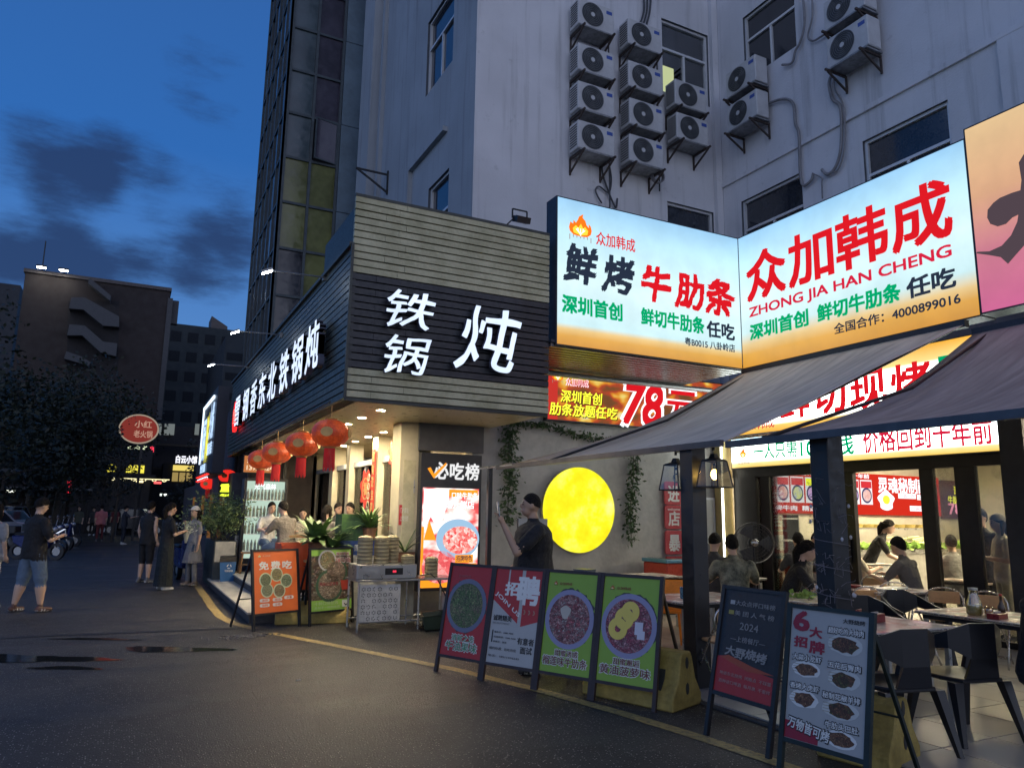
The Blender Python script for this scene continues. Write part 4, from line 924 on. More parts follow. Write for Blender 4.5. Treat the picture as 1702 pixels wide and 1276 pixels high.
def f_orange(t, M, w, h):
    flame(t, M, w*.13, h*.905, w*.07, h*.045, (IY, IW, IW, IY)); tt('众加韩成', ink('pale_orange', (.7, .45, .3)), t, M, (w*.2, h*.91, w*.38, h*.94), 0)
    for i, c in enumerate('免费吃'): tt(c, IW, t, M, (w*(.12+.27*i), h*.70, w*(.33+.27*i), h*.83), .06)
    for i, (x, y) in enumerate(((.26, .53), (.52, .61), (.74, .50), (.29, .36), (.57, .34))): bowl(t, M, w*x, h*y, w*.125, PLT[i], ink('plate_rim', (.55, .62, .40)), 'plate_picture')
    for s_, x, y in (('凉拌', .12, .17), ('甜品', .41, .17), ('水果', .68, .19), ('饮料', .12, .09), ('小吃', .41, .09)):
        o = MB(M).poly([(w*(x+.11+.11*math.copysign(abs(math.cos(a))**.4, math.cos(a))), h*(y+.03+.028*math.copysign(abs(math.sin(a))**.6, math.sin(a)))) for a in [i*math.pi/8 for i in range(16)]], .001, .002).build('white_tag', IW, t); tt(s_, BOR, t, M, (w*(x+.05), h*(y+.012), w*(x+.18), h*(y+.048)), .03, z=.003)
board('orange poster board with three white characters and five round plates, beside the steps', (1.67, 10.84, 0), (2.37, 11.15, 0), 1.07, .18, BOR, f_orange, z0=.20, fm=pm('black_frame', (.012, .012, .014), .45), back=.4)
def f_green3(t, M, w, h):
    MB(M).box(0, w, 0, h*.17, .0005, .001).build('green_foot', BGR2, t)
    MB(M).box(0, w, h*.17, h*.90, .0005, .0012).build('food_picture', food('hotpot_table', [(.25, .12, .08), (.42, .30, .18), (.16, .18, .09), (.5, .42, .33), (.2, .08, .06)], 9), t)
    bowl(t, M, w*.62, h*.62, w*.25, food('pale_slices', [(.5, .32, .26), (.62, .48, .38), (.3, .22, .12)], 15), ink('dark_green_rim', (.05, .11, .06))); bowl(t, M, w*.45, h*.40, w*.30, food('noodle_slices', [(.55, .42, .30), (.62, .52, .38), (.38, .25, .15)], 15), ink('dark_green_rim', (.05, .11, .06)))
    bowl(t, M, w*.40, h*.82, w*.2, NOOD, ink('pale_rim', (.5, .5, .5)))
    MB(M).poly([(w*.72, h*.48), (w*.95, h*.48), (w*.92, h*.32), (w*.75, h*.32)], .006, .008).build('red_cup', ink('cup_red', (.42, .05, .03)), t)
    tt('深圳首创', ink('wine', (.35, .05, .06)), t, M, (w*.62, h*.90, w*.95, h*.95), .03, outline=IW); tt('78元/位', ink('wine', (.35, .05, .06)), t, M, (w*.60, h*.78, w*.98, h*.86), .03, outline=IW)
    tt('风味以足分享', ink('wine', (.35, .05, .06)), t, M, (w*.2, h*.40, w*.66, h*.46), .02, z=.008)
    tt('十种口味任选', ink('pale_green', (.45, .58, .3)), t, M, (w*.08, h*.09, w*.66, h*.145), .02); tt('总有不一样的味道', ink('pale_green', (.45, .58, .3)), t, M, (w*.08, h*.03, w*.70, h*.07), .02)
    MB(M).box(w*.76, w*.94, h*.035, h*.15, .002, .004).build('tick_box', IW, t)
    MB(M).poly([(w*.80, h*.09), (w*.82, h*.10), (w*.855, h*.07), (w*.96, h*.17), (w*.97, h*.17), (w*.855, h*.05)], .005, .007).build('tick', IK, t)
board('green and food picture poster board with a white tick box, beside the steamer stand', (2.46, 11.05, 0), (3.17, 11.3, 0), 1.08, .12, BGR2, f_green3, z0=.17, fm=MC['black_frame'], back=.35)
def f_black(t, M, w, h):
    MB(M).poly([(0, 0), (w, 0), (w, h*.24), (w*.78, h*.255), (w*.5, h*.27), (w*.15, h*.35), (0, h*.33)], .0005, .001).build('red_field', BRD, t)
    MB(M).poly([(w*.05, h*.33), (w*.55, h*.245), (w, h*.265), (w*.62, h*.30), (w*.2, h*.36)], .0012, .002).build('fold', ink('brick', (.38, .07, .03)), t)
    GY = ink('silver', (.30, .29, .27))
    MB(M).box(w*.12, w*.20, h*.855, h*.895, .001, .003).build('medal', IP, t); tt('大众点评口味榜', GY, t, M, (w*.22, h*.85, w*.90, h*.90), .01)
    MB(M).box(w*.11, w*.20, h*.755, h*.795, .001, .003).build('medal', ink('dull_yellow', (.35, .30, .06)), t); tt('美 团 人 气 榜', GY, t, M, (w*.22, h*.75, w*.90, h*.80), .01)
    tt('2024', GY, t, M, (w*.34, h*.62, w*.66, h*.69), 0); tt('—上榜餐厅—', GY, t, M, (w*.20, h*.50, w*.80, h*.555), .01)
    for i, c in enumerate('大野烧烤'): tt(c, GY, t, M, (w*(.13+.18*i), h*(.36-.015*(i % 2)), w*(.31+.18*i), h*(.45-.01*(i % 2))), .05, sh=.12)
    tt('地道东北烧烤  闭眼点  不踩雷', ink('faded', (.45, .25, .22)), t, M, (w*.08, h*.165, w*.96, h*.20), .01); tt('百种进口啤酒  每月换  不重样', ink('faded', (.45, .25, .22)), t, M, (w*.08, h*.09, w*.96, h*.125), .01)
board('black poster board reading 2024 with a red foot, in front of the vine wrapped post', (4.02, 4.64, 0), (4.03, 4.0, 0), 1.085, .24, ink('board_black', (.022, .022, .025)), f_black, z0=.30, fm=MC['black_frame'], back=.45)
def f_six(t, M, w, h):
    WR = ink('wine_red', (.30, .02, .04))
    tt('6', WR, t, M, (w*.04, h*.83, w*.24, h*.98), .06); tt('大', WR, t, M, (w*.26, h*.79, w*.42, h*.87), .06); tt('招', WR, t, M, (w*.06, h*.70, w*.23, h*.78), .07); tt('牌', WR, t, M, (w*.27, h*.67, w*.46, h*.76), .07)
    tt('大野烧烤', IK, t, M, (w*.68, h*.93, w*.95, h*.965), .02)
    SK_ = [food('skewer_%d' % i, c, 26) for i, c in enumerate(([(.22, .08, .03), (.35, .15, .06), (.12, .05, .02), (.2, .2, .05)], [(.3, .10, .04), (.42, .22, .1), (.15, .05, .02)]))]
    for i, (s_, x, y, ww, hh) in enumerate((('超好吃的大块肉', .50, .69, .44, .18), ('大蒜小龙虾', .05, .47, .38, .15), ('五花后臀肉', .52, .44, .40, .17), ('香烤大虎虾', .04, .24, .38, .16), ('秘制花椒羊排', .47, .22, .46, .16), ('牛肋头巴肚', .52, .02, .40, .15))):
        rr = random.Random(i+3)
        o = MB(M).poly([(w*(x+ww/2+ww*.5*math.cos(a)*(1+rr.uniform(-.08, .05))), h*(y+hh*.44+hh*.42*math.sin(a)*(1+rr.uniform(-.1, .1)))) for a in [k*math.pi/9 for k in range(18)]], .0008, .0014).build('cut_out', IW if i % 2 else ink('paper', (.55, .56, .52)), t)
        MB(M).poly([(w*(x+ww/2+ww*.36*math.cos(a)*(1+rr.uniform(-.2, .15))), h*(y+hh*.42+hh*.33*math.sin(a)*(1+rr.uniform(-.2, .15)))) for a in [k*math.pi/9 for k in range(18)]], .002, .003).build('food', SK_[i % 2], o)
        q = MB(M)
        for k in range(4): q.box(w*(x+.01), w*(x+ww*.5), h*(y+hh*.25+k*hh*.13), h*(y+hh*.25+k*hh*.13)+.003, .0016, .0019)
        q.build('skewer_sticks', ink('stick', (.30, .24, .14)), o)
        tt(s_, IW, t, M, (w*x, h*(y+hh*.86), w*(x+ww), h*(y+hh*.86)+h*.045), .03, outline=IK, oz=.03)
    MB(M).box(0, w*.44, 0, h*.13, .0005, .001).build('red_corner', WR, t); tt('万物皆可烤', IW, t, M @ RZ(R(-8)), (w*.02, h*.09, w*.56, h*.17), .04, outline=IK, oz=.03)
board('pale poster board of six skewers with a big red numeral, nearest at the bottom right', (3.95, 3.86, 0), (4.03, 3.24, 0), 1.03, .2, ink('board_pale', (.40, .40, .38)), f_six, z0=.17, fm=IRON, back=.45)

# concrete barriers painted yellow
YB = pm('worn_yellow_concrete', (.36, .26, .06), .75, var=.4, scale=3.5, bump=.5, bscale=18, c2=(.48, .36, .10)); YBK = pm('barrier_black_paint', (.03, .03, .028), .7, var=.3)
def barrier(label, p, rz, L=.95, h=.55, w=.48, band=True):
    t = thing('concrete_barrier', label, 'barrier', (*p, 0), rz, 'yellow concrete barriers')
    pr = [(-w/2, 0), (w/2, 0), (w/2, .10), (w*.30, .24), (w*.20, h-.04), (w*.15, h), (-w*.15, h), (-w*.20, h-.04), (-w*.30, .24), (-w/2, .10)]
    M = frame((0, 0, 0), (1, 0, 0), (0, 0, 1), (0, -1, 0))
    MB(M).poly(pr, -L, 0).build('concrete', YB, t, bev=.012)
    if band: MB(M).poly([(-w*.42-.004, .15), (-w*.30-.004, .242), (-w*.21-.005, h-.09), (w*.21+.005, h-.09), (w*.30+.004, .242), (w*.42+.004, .15)], -L*.97, -L*.14).build('black_band', YBK, t)
    for z in (.16, .37):
        o = MB(M).disc(.0, z, .001, .026, 8, .05, t=.003).build('pin_hole', YBK, t)
    return t
barrier('short yellow concrete barrier beside the lantern post, behind the pineapple board', (4.42, 5.30), R(20), h=.46)
barrier('yellow concrete barrier at the bottom, half hidden behind the six skewer board', (4.74, 3.50), R(14), L=.5, h=.43, band=False)
barrier('low yellow concrete barrier lying behind the orange and green boards', (3.12, 11.42), R(80), L=1.05, h=.30, band=False)

# ================================================================ AWNINGS AND POSTS
def fabric(name, c):
    m, b = newmat(name); co = b.n('ShaderNodeTexCoord').outputs['Object']
    w = b.noise(b.vm('MULTIPLY', co, (1, 7, 1)), 1.2, 6.); cc = b.mix(b.mr(w, .3, .7), tuple(x*.82 for x in c), tuple(x*1.15 for x in c))
    bp = b.n('ShaderNodeBump', {'Height': w, 'Strength': .5, 'Distance': .08}).outputs[0]
    d = b.n('ShaderNodeBsdfDiffuse', {0: cc, 'Normal': bp}); tr = b.n('ShaderNodeBsdfTranslucent', {0: cc}); g = b.n('ShaderNodeBsdfGlossy', {0: (.5, .5, .5, 1), 'Roughness': .5, 'Normal': bp})
    x = b.n('ShaderNodeMixShader', {0: .10, 1: d.outputs[0], 2: tr.outputs[0]}); y = b.n('ShaderNodeMixShader', {0: .06, 1: x.outputs[0], 2: g.outputs[0]})
    return finish(m, b, y.outputs[0])
AW1 = fabric('grey_awning_cloth', (.66, .58, .48)); AW2 = fabric('brown_grey_awning_cloth', (.46, .37, .32))
BKM = MC['black_metal']
def awning(label, y0, y1, lo, hi, mat, sag0, sag1, y1h=None, xlo=4.85, xhi=8.75):
    y1h = y1h or y1
    t = thing('awning', label, 'awning', (xlo, y0, lo))
    b = MB(); n = 22; m_ = 26; vs = []
    for i in range(n+1):
        for j in range(m_+1):
            u, v = i/n, j/m_; x = xlo+(xhi-xlo)*u; y = y0+(y1*(1-u)+y1h*u-y0)*v
            z = lo+(hi-lo)*u - (sag0*(1-v)+sag1*v)*math.sin(math.pi*u) - .05*math.sin(math.pi*v)*math.sin(math.pi*u) + (.018*math.sin(v*21+u*3)+.012*math.sin(v*9-u*7)+.006*math.sin(v*47+u*2))*math.sin(math.pi*u)
            vs.append((x-xlo, y-y0, z-lo))
    b.add(vs, [(i*(m_+1)+j, (i+1)*(m_+1)+j, (i+1)*(m_+1)+j+1, i*(m_+1)+j+1) for i in range(n) for j in range(m_)])
    o = b.build('cloth', mat, t, True); md = o.modifiers.new('thickness', 'SOLIDIFY'); md.thickness = .006
    MB().bar((0, -.02, -.0), (0, y1-y0+.02, -.0), .05, .06).build('front_bar', pm('bar_metal', (.10, .10, .11), .4, .6), t)
    MB().bar((xhi-xlo, -.02, hi-lo), (xhi-xlo, y1h-y0+.02, hi-lo), .09, .09).build('roller', BOXM, t)
    for v in (.04, .96):
        y = (y1h-y0)*v; mp = ((xhi-xlo)*.5, y+.3*(1 if v < .5 else -1), (hi-lo)*.5-.14)
        MB().tube((.03, y, -.01), mp, .018).tube(mp, (xhi-xlo-.05, y, hi-lo-.06), .02).build('folding_arm', BKM, t)
    return t
awning('long grey cloth awning sloping up to the foot of the big sign box', 5.27, 9.95, 2.28, 3.93, AW1, .03, .19, 8.9)
awning('brown grey sagging cloth awning over the near tables, at the right edge', .6, 5.16, 2.26, 3.80, AW2, .10, .24)
b0 = thing('awning_rail', 'thin pale rail running from the grey awning to the far black post', 'rail', (4.85, 9.75, 2.3))
MB().tube((0, 0, 0), (0, .85, 0), .018).tube((0, .1, .0), (0, -.3, .0), .03).build('rail', pm('grey_steel', (.35, .35, .34), .35, .7), b0)
PST = pm('black_post_paint', (.014, .015, .018), .38, var=.3, scale=2)
def post(label, x, y, w, h):
    t = thing('awning_post', label, 'post', (x, y, 0), 0, 'black awning posts'); MB().box(-w/2, w/2, -w/2, w/2, .02, h).build('shaft', PST, t, bev=.006); MB().box(-w/2-.04, w/2+.04, -w/2-.04, w/2+.04, .0, .035).build('foot', PST, t); return t
pA = post('black square post with two glass lanterns hanging on it, beside the barrier', 4.97, 5.80, .18, 2.30)
pB = post('thin black post beside the glowing dish poster, left of the phone man', 4.92, 10.38, .07, 2.3)
pC = post('black square post wrapped in bare vines and fairy lights, in front of the doors', 5.12, 4.32, .185, 2.28)
lanG = glass('lantern_glass', (.97, .93, .80), -.03)
def lantern(label, x, y, z, lit):
    t = thing('wall_lantern', label, 'lantern', (x, y, z), R(12)); f = MB()
    a, c, h = .085, .122, .25
    for sx, sy in ((-1, -1), (1, -1), (1, 1), (-1, 1)): f.bar((sx*a, sy*a, 0), (sx*c, sy*c, -h), .012)
    for s_, zz_ in ((a, 0), (c, -h)):
        for p, q in (((-s_, -s_), (s_, -s_)), ((s_, -s_), (s_, s_)), ((s_, s_), (-s_, s_)), ((-s_, s_), (-s_, -s_))): f.bar((*p, zz_), (*q, zz_), .012)
    f.build('frame', BKM, t); MB().lathe([(a*1.38, 0), (a*1.3, .012), (.05, .03), (.03, .07)], 4, RZ(R(45))).build('roof', BKM, t)
    for k in range(4): MB(RZ(k*math.pi/2)).add([(-a, -a, 0), (a, -a, 0), (c, -c, -h), (-c, -c, -h)], [(0, 1, 2, 3)]).build('pane', lanG, t)
    MB().bar((0, 0, .1), (0, 0, .15), .02).bar((0, 0, .14), (-.12 if lit else .12, .02, .14), .02).build('arm', BKM, t)
    MB().lathe([(.012, -.02), (.014, -.05)], 8).build('socket', BKM, t)
    MB().ell((0, 0, -.13), .035, .035, .05, 10, 8).build('bulb', em('warm_bulb', (1, .62, .16), 22) if lit else lanG, t)
    return t
lantern('square glass lantern with a glowing warm bulb on the right of the black post', 5.03, 5.56, 2.14, True)
lantern('unlit square glass lantern on the left of the black post', 4.95, 6.03, 2.12, False)
vn = thing('bare_vine', 'dry vine with small clear bulbs wound round the black post', 'vine', (5.12, 4.32, 0)); rv = random.Random(9)
TW = pm('dry_twig', (.18, .17, .19), .8)
for seg, z0, z1 in ((0, 1.52, 1.95), (1, 1.22, 1.32), (2, .98, 1.10)):
    b = MB()
    for k in range(60 if seg == 0 else 26):
        a = rv.uniform(0, 6.28); z = rv.uniform(z0, z1); r = .12; p = Vector((r*math.cos(a), r*math.sin(a), z)); pts = [p]
        for _ in range(3): p = p+Vector((rv.gauss(0, .03), rv.gauss(0, .03), rv.gauss(-.01, .03))); pts.append(p)
        b.path(pts, .0022, 3)
    b.build('twigs', TW, vn)
wr = MB()
for zc in (1.5, 1.3, 1.08, .86): wr.path([(.14*math.cos(a)*1.0, .14*math.sin(a), zc-.02*a) for a in [i*.5 for i in range(14)]], .003, 4)
wr.build('wire', TW, vn); bl = MB()
for k in range(16): a = rv.uniform(0, 6.28); bl.ell((.15*math.cos(a), .15*math.sin(a), rv.uniform(.84, 1.8)), .012, .012, .018, 6, 4)
bl.build('clear_bulbs', pm('clear_bulb', (.5, .5, .55), .15), vn)

# ================================================================ MOON LAMP, GARLANDS, WALL SIGNS
def moonmat():
    m, b = newmat('moon_lamp_face'); co = b.n('ShaderNodeTexCoord').outputs['Object']
    n = b.noise(co, 2.6, 6., .6); c = b.ramp(n, [(.3, (.88, .72, .01)), (.5, (.97, .90, .02)), (.6, (1, .98, .10)), (.75, (1, 1, .35))])
    return finish(m, b, b.n('ShaderNodeEmission', {0: c, 1: .9}).outputs[0])
t = thing('moon_lamp', 'large round glowing yellow moon lamp on the concrete wall', 'lamp', (6.86, 10.93, 1.70))
MB(FB).lathe([(.70, -.06), (.72, -.02), (.72, .03)], 48).build('housing', pm('lamp_housing', (.5, .45, .2), .5), t); MB(FB).lathe([(.715, .031), (.70, .045), (.5, .06), (0.001, .066)], 48).build('glowing_face', moonmat(), t, True)
LF = pm('ivy_leaf', (.035, .075, .03), .6, var=.4, scale=12, c2=(.09, .16, .06)); STM = pm('ivy_stem', (.05, .045, .025), .8)
def garland(label, pts, n, spread):
    t = thing('leaf_garland', label, 'garland', pts[0], 0, 'plastic ivy garlands'); o = Vector(pts[0]); P_ = [Vector(p)-o for p in pts]
    MB().path(P_, .006, 5).build('stem', STM, t); b = MB(); rr = random.Random(n); q = []
    for _ in range(n):
        i = rr.randrange(len(P_)-1); p = vlerp(P_[i], P_[i+1], rr.random()); q.append((p.x+rr.gauss(0, spread), p.y-abs(rr.gauss(0, .03)), p.z+rr.gauss(0, spread*.6)))
    leaves(b, q, .085, rr, .5); o = b.build('foliage', LF, t); o['kind'] = 'stuff'; return t
garland('thick dark ivy garland hanging down the wall left of the moon lamp', [(5.55, 10.95, 3.05), (5.50, 10.93, 2.6), (5.55, 10.93, 2.1), (5.50, 10.95, 1.45)], 620, .085)
garland('thin bushy ivy garland hanging right of the moon lamp', [(8.02, 10.93, 2.72), (8.0, 10.93, 2.2), (7.93, 10.94, 1.7), (7.95, 10.93, 1.18)], 480, .075)
garland('swagged ivy garland under the price banner', [(5.6, 10.92, 3.10), (6.2, 10.9, 3.10), (6.9, 10.9, 2.96), (7.5, 10.9, 2.92), (8.1, 10.92, 3.0)], 520, .05)
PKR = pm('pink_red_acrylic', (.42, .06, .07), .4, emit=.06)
for c, z, lab, sm in (('进', 2.03, 'top pink red wall tile with a white character, over the welcome tile', ''), ('店', 1.60, 'middle pink red wall tile with the small word welcome', 'welcome'), ('暴', 1.15, 'lowest pink red wall tile, just above the freezer', '')):
    t = thing('wall_tile_sign', lab, 'wall sign', (8.90, 10.93, z), 0, 'pink red tiles on the wall'); M = FB @ T(0, 0, -.02); r = .19
    pts = [(cx_+.05*math.cos(a), cy__+.05*math.sin(a)) for cx_, cy__, a0 in ((r-.03, r-.03, 0), (-r+.03, r-.03, 90), (-r+.03, -r+.03, 180), (r-.03, -r+.03, 270)) for a in [R(a0+k*30) for k in range(4)]]
    MB(M).poly(pts, 0, .03).build('tile', PKR, t, bev=.004); text(c, IW, t, M, (-.13, -.15, .12, .10 if sm else .13), bold=.05, z=.031)
    if sm: text(sm, IW, t, M, (-.15, .12, .13, .165), bold=.03, z=.031)
t = thing('paper_notice', 'pale paper notice in a grey frame, between the lantern post and yellow jamb', 'notice', (9.72, 10.95, 1.55)); MB(FB).box(-.16, .16, -.42, .42, 0, .02).build('frame', FRM, t); MB(FB).box(-.12, .12, -.38, .38, .021, .024).build('paper', IP, t)
# chest freezer and children's chair in the corner
t = thing('chest_freezer', 'red chest freezer with a blue rimmed glass lid under the wall tiles', 'freezer', (8.62, 10.35, .03), R(0))
MB().box(-.62, .62, -.32, .32, .08, .82).build('cabinet', pm('freezer_red', (.42, .05, .03), .35), t, bev=.02); MB().box(-.64, .64, -.34, .34, .821, .88).build('rim', pm('freezer_blue', (.10, .25, .38), .4), t, bev=.01); MB().box(-.56, .56, -.27, .27, .881, .895).build('glass_lid', glass('lid_glass', refl=.2), t); MB().box(-.58, .58, -.3, .3, 0, .08).build('plinth', BKM, t)
text('冰淇淋', IW, t, FB @ T(0, 0, .322), (-.4, .45, .2, .62), bold=.04)
t = thing('plastic_stool', 'grey blue plastic stool standing upside a stack, right of the phone man', 'stool', (5.3, 8.3, .03), R(20)); SB = pm('grey_blue_plastic', (.10, .13, .17), .45)
for k in range(1, 4): MB().lathe([(.18, .0+.15*k), (.14, .42+.15*k), (.15, .45+.15*k)], 4, RZ(R(45))).build('seat', SB, t)
MB().lathe([(.19, 0), (.14, .42), (.15, .45)], 4, RZ(R(45))).build('seat', SB, t)
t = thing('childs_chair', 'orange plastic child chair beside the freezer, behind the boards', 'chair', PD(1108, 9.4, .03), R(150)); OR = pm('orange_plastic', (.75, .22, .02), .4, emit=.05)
MB().box(-.17, .17, -.16, .16, .42, .46).build('seat', OR, t, bev=.01); MB(T(0, .16, .46)).add([], []).box(-.17, .17, -.012, .012, .0, .36).build('backrest', OR, t, bev=.01)
for sx in (-1, 1):
    for sy in (-1, 1): MB().tube((sx*.14, sy*.13, .42), (sx*.18, sy*.17, 0), .016).build('leg', OR, t)
t = thing('price_stand', 'white easel notice with red lines standing behind the phone man', 'notice board', (4.86, 9.3, .0), R(-8)); MB(FB).box(0, .42, .75, 1.55, 0, .02).build('panel', IP, t); MB().bar((.0, .02, 0), (.0, .02, 1.55), .025).bar((.42, .02, 0), (.42, .02, 1.55), .025).build('stand', BKM, t)
text('抖音', IK, t, FB @ T(0, 0, .02), (.05, 1.32, .2, 1.40), bold=.02); text('最高立减', IR, t, FB @ T(0, 0, .02), (.05, 1.20, .38, 1.29), bold=.03)
# dish poster light box by the entrance
t = thing('poster_light_box', 'tall glowing dish poster with a dark header and orange tick, beside the stew entrance', 'light box', (4.5, 10.86, 0)); M = FB
MB(M).box(-.52, .50, .45, 2.52, -.13, .0).build('box', pm('box_dark', (.035, .035, .04), .5), t); MB(M).box(-.48, .46, .50, 1.99, .001, .004).build('lit_face', photofilm('dish_film', [(0, (.35, .05, .05)), (.42, (.75, .10, .10)), (.5, (.95, .55, .5)), (.58, (1, .92, .88)), (1, (.95, .97, 1))], 3.4, 1.05), t)
Mz = M @ T(0, 0, .004)
MB(Mz).poly([(-.46, 1.97), (-.05, 1.97), (-.05, 1.80), (-.20, 1.35), (-.34, 1.55), (-.46, 1.3)], 0, .002).build('white_burst', WHF, t)
MB(Mz).box(-.05, .44, 1.86, 1.97, .0005, .003).box(-.48, -.44, .52, 1.4, .0005, .003).poly([(-.44, 1.2), (-.36, 1.5), (-.24, 1.2)], .0005, .003).box(-.48, .46, .50, .62, .0005, .003).build('orange_band', em('orange_film', (.95, .32, .02), 1., False), t)
bb_ = MB(Mz).disc(.12, 1.22, .003, .36, 40, .30).build('blue_dish', em('blue_dish_film', (.30, .48, .66), 1., False), t)
def efood(n, cols, sc, e):
    m, b = newmat(n); co = b.n('ShaderNodeTexCoord').outputs['Object']; v = b.n('ShaderNodeTexVoronoi', {'Vector': co, 'Scale': sc}); f = b.n('ShaderNodeSeparateColor', {0: v.outputs['Color']}).outputs[0]; k = len(cols)
    m.cycles.emission_sampling = 'NONE'
    return finish(m, b, b.n('ShaderNodeEmission', {0: b.ramp(b.math('MULTIPLY', b.math('ADD', f, b.noise(co, sc*2, 3.)), .5), [(i/(k-1), q) for i, q in enumerate(cols)]), 1: e}).outputs[0])
MB(Mz).disc(.16, 1.20, .006, .29, 36, .21).build('beef_slices', efood('beef_film', [(.5, .02, .03), (.8, .08, .08), (.9, .35, .3), (.95, .8, .75), (.2, .5, .08)], 22, .95), bb_)
MB(Mz).disc(-.16, .80, .003, .30, 36, .24).build('beef_slices', efood('beef_film2', [(.55, .02, .04), (.85, .15, .15), (.95, .6, .55)], 16, .95), t)
text('口味牛肋条', WHF, t, Mz, (-.0, 1.83, .44, 1.93), bold=.04, z=.004); text('爆汁鲜店', WHF, t, Mz, (-.10, 1.68, .38, 1.80), bold=.05, z=.004)
text('招牌特色', INK, t, Mz, (.10, .88, .36, .97), bold=.03, z=.010); MB(Mz).box(.08, .38, .86, .98, .005, .008).box(.18, .44, .72, .85, .005, .008).build('orange_tag', MC['orange_film'], t); text('牛肋条', INK, t, Mz, (.21, .74, .42, .83), bold=.03, z=.010)
for i, c in enumerate('必吃榜'): text(c, IW if 0 else em('header_white', (.8, .8, .8), .9, False), t, Mz, (-.30+.26*i, 2.13, -.07+.26*i, 2.38), bold=.05, z=.001)
MB(Mz).poly([(-.42, 2.28), (-.37, 2.30), (-.31, 2.20), (-.12, 2.38), (-.10, 2.36), (-.31, 2.13)], .006, .008).build('orange_tick', MC['orange_film'], t)
# ================================================================ AIR CONDITIONERS
ACW = pm('ac_white_paint', (.50, .51, .52), .5, var=.10, scale=4, bump=.05); ACG = pm('ac_grille', (.035, .04, .045), .5); ACB = pm('ac_badge', (.04, .09, .35), .4)
ACD = pm('galvanised', (.25, .26, .27), .5, .5, var=.35, scale=10)
def ac_unit(label, loc, rz):
    t = thing('air_conditioner', label, 'air conditioner', loc, rz, 'outdoor air conditioner units on the wall')
    MB().box(-.42, .40, -.16, .16, -.28, .28).build('casing', ACW, t, bev=.015)
    b = MB(FB @ T(0, 0, .16)); b.disc(-.10, 0, .001, .235, 32, t=.004); f = b.build('fan_opening', ACG, t)
    b = MB(FB @ T(0, 0, .16))
    for r in (.24, .205, .17, .135, .10, .065): b.ring(-.10, 0, .008, r-.004, r+.004, 30, .006)
    b.build('grille_rings', pm('ac_ring', (.12, .13, .14), .5), f)
    b = MB(FB @ T(0, 0, .16)); b.disc(-.10, 0, .010, .045, 16, t=.008); b.build('hub', ACW, f)
    b = MB(FB @ T(-.10, 0, .165))
    for k in range(3): a = k*2.094+.4; b.poly([(.03*math.cos(a), .03*math.sin(a)), (.20*math.cos(a-.35), .20*math.sin(a-.35)), (.21*math.cos(a+.45), .21*math.sin(a+.45))], .001, .003)
    b.build('blades', pm('ac_blade', (.06, .065, .07), .4), f)
    MB(FB @ T(0, 0, .16)).box(.22, .35, .13, .20, .001, .004).build('badge', ACB, t)
    b = MB()
    for k in range(9): b.box(-.428, -.421, -.12, .12, -.21+k*.05, -.19+k*.05)
    b.build('side_louvres', ACG, t)
    b = MB(); b.box(-.40, .38, -.20, .20, -.33, -.30)
    b.build('drip_tray', ACD, t)
    for x in (-.36, .32):
        b = MB(); b.bar((x, .22, -.35), (x, -.30, -.35), .035).bar((x, .22, -.62), (x, -.24, -.37), .03).bar((x, .22, -.66), (x, .22, -.33), .03); b.build('bracket', pm('rusty_iron', (.07, .055, .05), .7, .3, var=.4, scale=20), t)
    return t
P_ = lambda px, py: at(px, py, 'y', 10.9)
rows = {'left': [(985, 25), (985, 100), (985, 163), (985, 228)], 'middle': [(1066, 58), (1067, 128), (1069, 190), (1069, 250)], 'right': [(1143, 158), (1146, 213)]}
ordn = {4: ('topmost', 'second', 'third', 'lowest'), 2: ('upper', 'lower')}
ac0 = None
for cn, lst in rows.items():
    for (px, py), o_ in zip(lst, ordn[len(lst)]):
        p = P_(px, py); loc = (p.x+.1, 11.06, p.z); lab = f'{o_} air conditioner unit in the {cn} column on the front wall'
        if cn == 'right': lab = f'{o_} of two air conditioners under the lit back window'
        if ac0 is None: ac0 = ac_unit(lab, loc, 0)
        else: dup(ac0, loc, 0, lab)
for px, py, lab in ((1225, 132, 'upper of two air conditioners on the right wall near the inner corner'), (1227, 188, 'lower of two air conditioners on the right wall near the inner corner'), (1394, 12, 'air conditioner on the right wall cut by the top picture edge'), (1400, 75, 'air conditioner on the right wall with hoses looping down below it')):
    p = at(px, py, 'x', 10.2); dup(ac0, (10.36, p.y-.1, p.z), R(-90), lab)
HOSE = pm('taped_hose', (.22, .22, .23), .7, var=.2); DH = pm('dark_hose', (.05, .055, .065), .6)
def hose(label, pts, r, m_=HOSE, loc=None):
    t = thing('hose', label, 'hose', pts[0], 0, 'air conditioner hoses'); o = Vector(pts[0]); q = [Vector(p)-o for p in pts]
    s_ = []
    for i in range(len(q)-1):
        p0 = q[max(i-1, 0)]; p1 = q[i]; p2 = q[i+1]; p3 = q[min(i+2, len(q)-1)]
        for k in range(6):
            u = k/6; s_.append(.5*((2*p1)+(p2-p0)*u+(2*p0-5*p1+4*p2-p3)*u*u+(3*p1-p0-3*p2+p3)*u**3))
    s_.append(q[-1]); MB().path(s_, r, 6).build('tube', m_, t, True); return t
X_ = lambda *pp: [at(px, py, 'x', 10.55) for px, py in pp]
Y_ = lambda *pp: [at(px, py, 'y', 11.24) for px, py in pp]
hose('hose from the corner air conditioner dropping down the right wall, left of the looped pair', X_((1270, 175), (1300, 165), (1318, 172), (1322, 205), (1328, 225), (1330, 285), (1335, 308), (1348, 300), (1352, 288)), .028)
hose('thick hose under the single air conditioner bending down to the pipe joint', X_((1382, 125), (1378, 140), (1384, 165), (1397, 180), (1398, 240), (1390, 275), (1376, 290), (1366, 282)), .03)
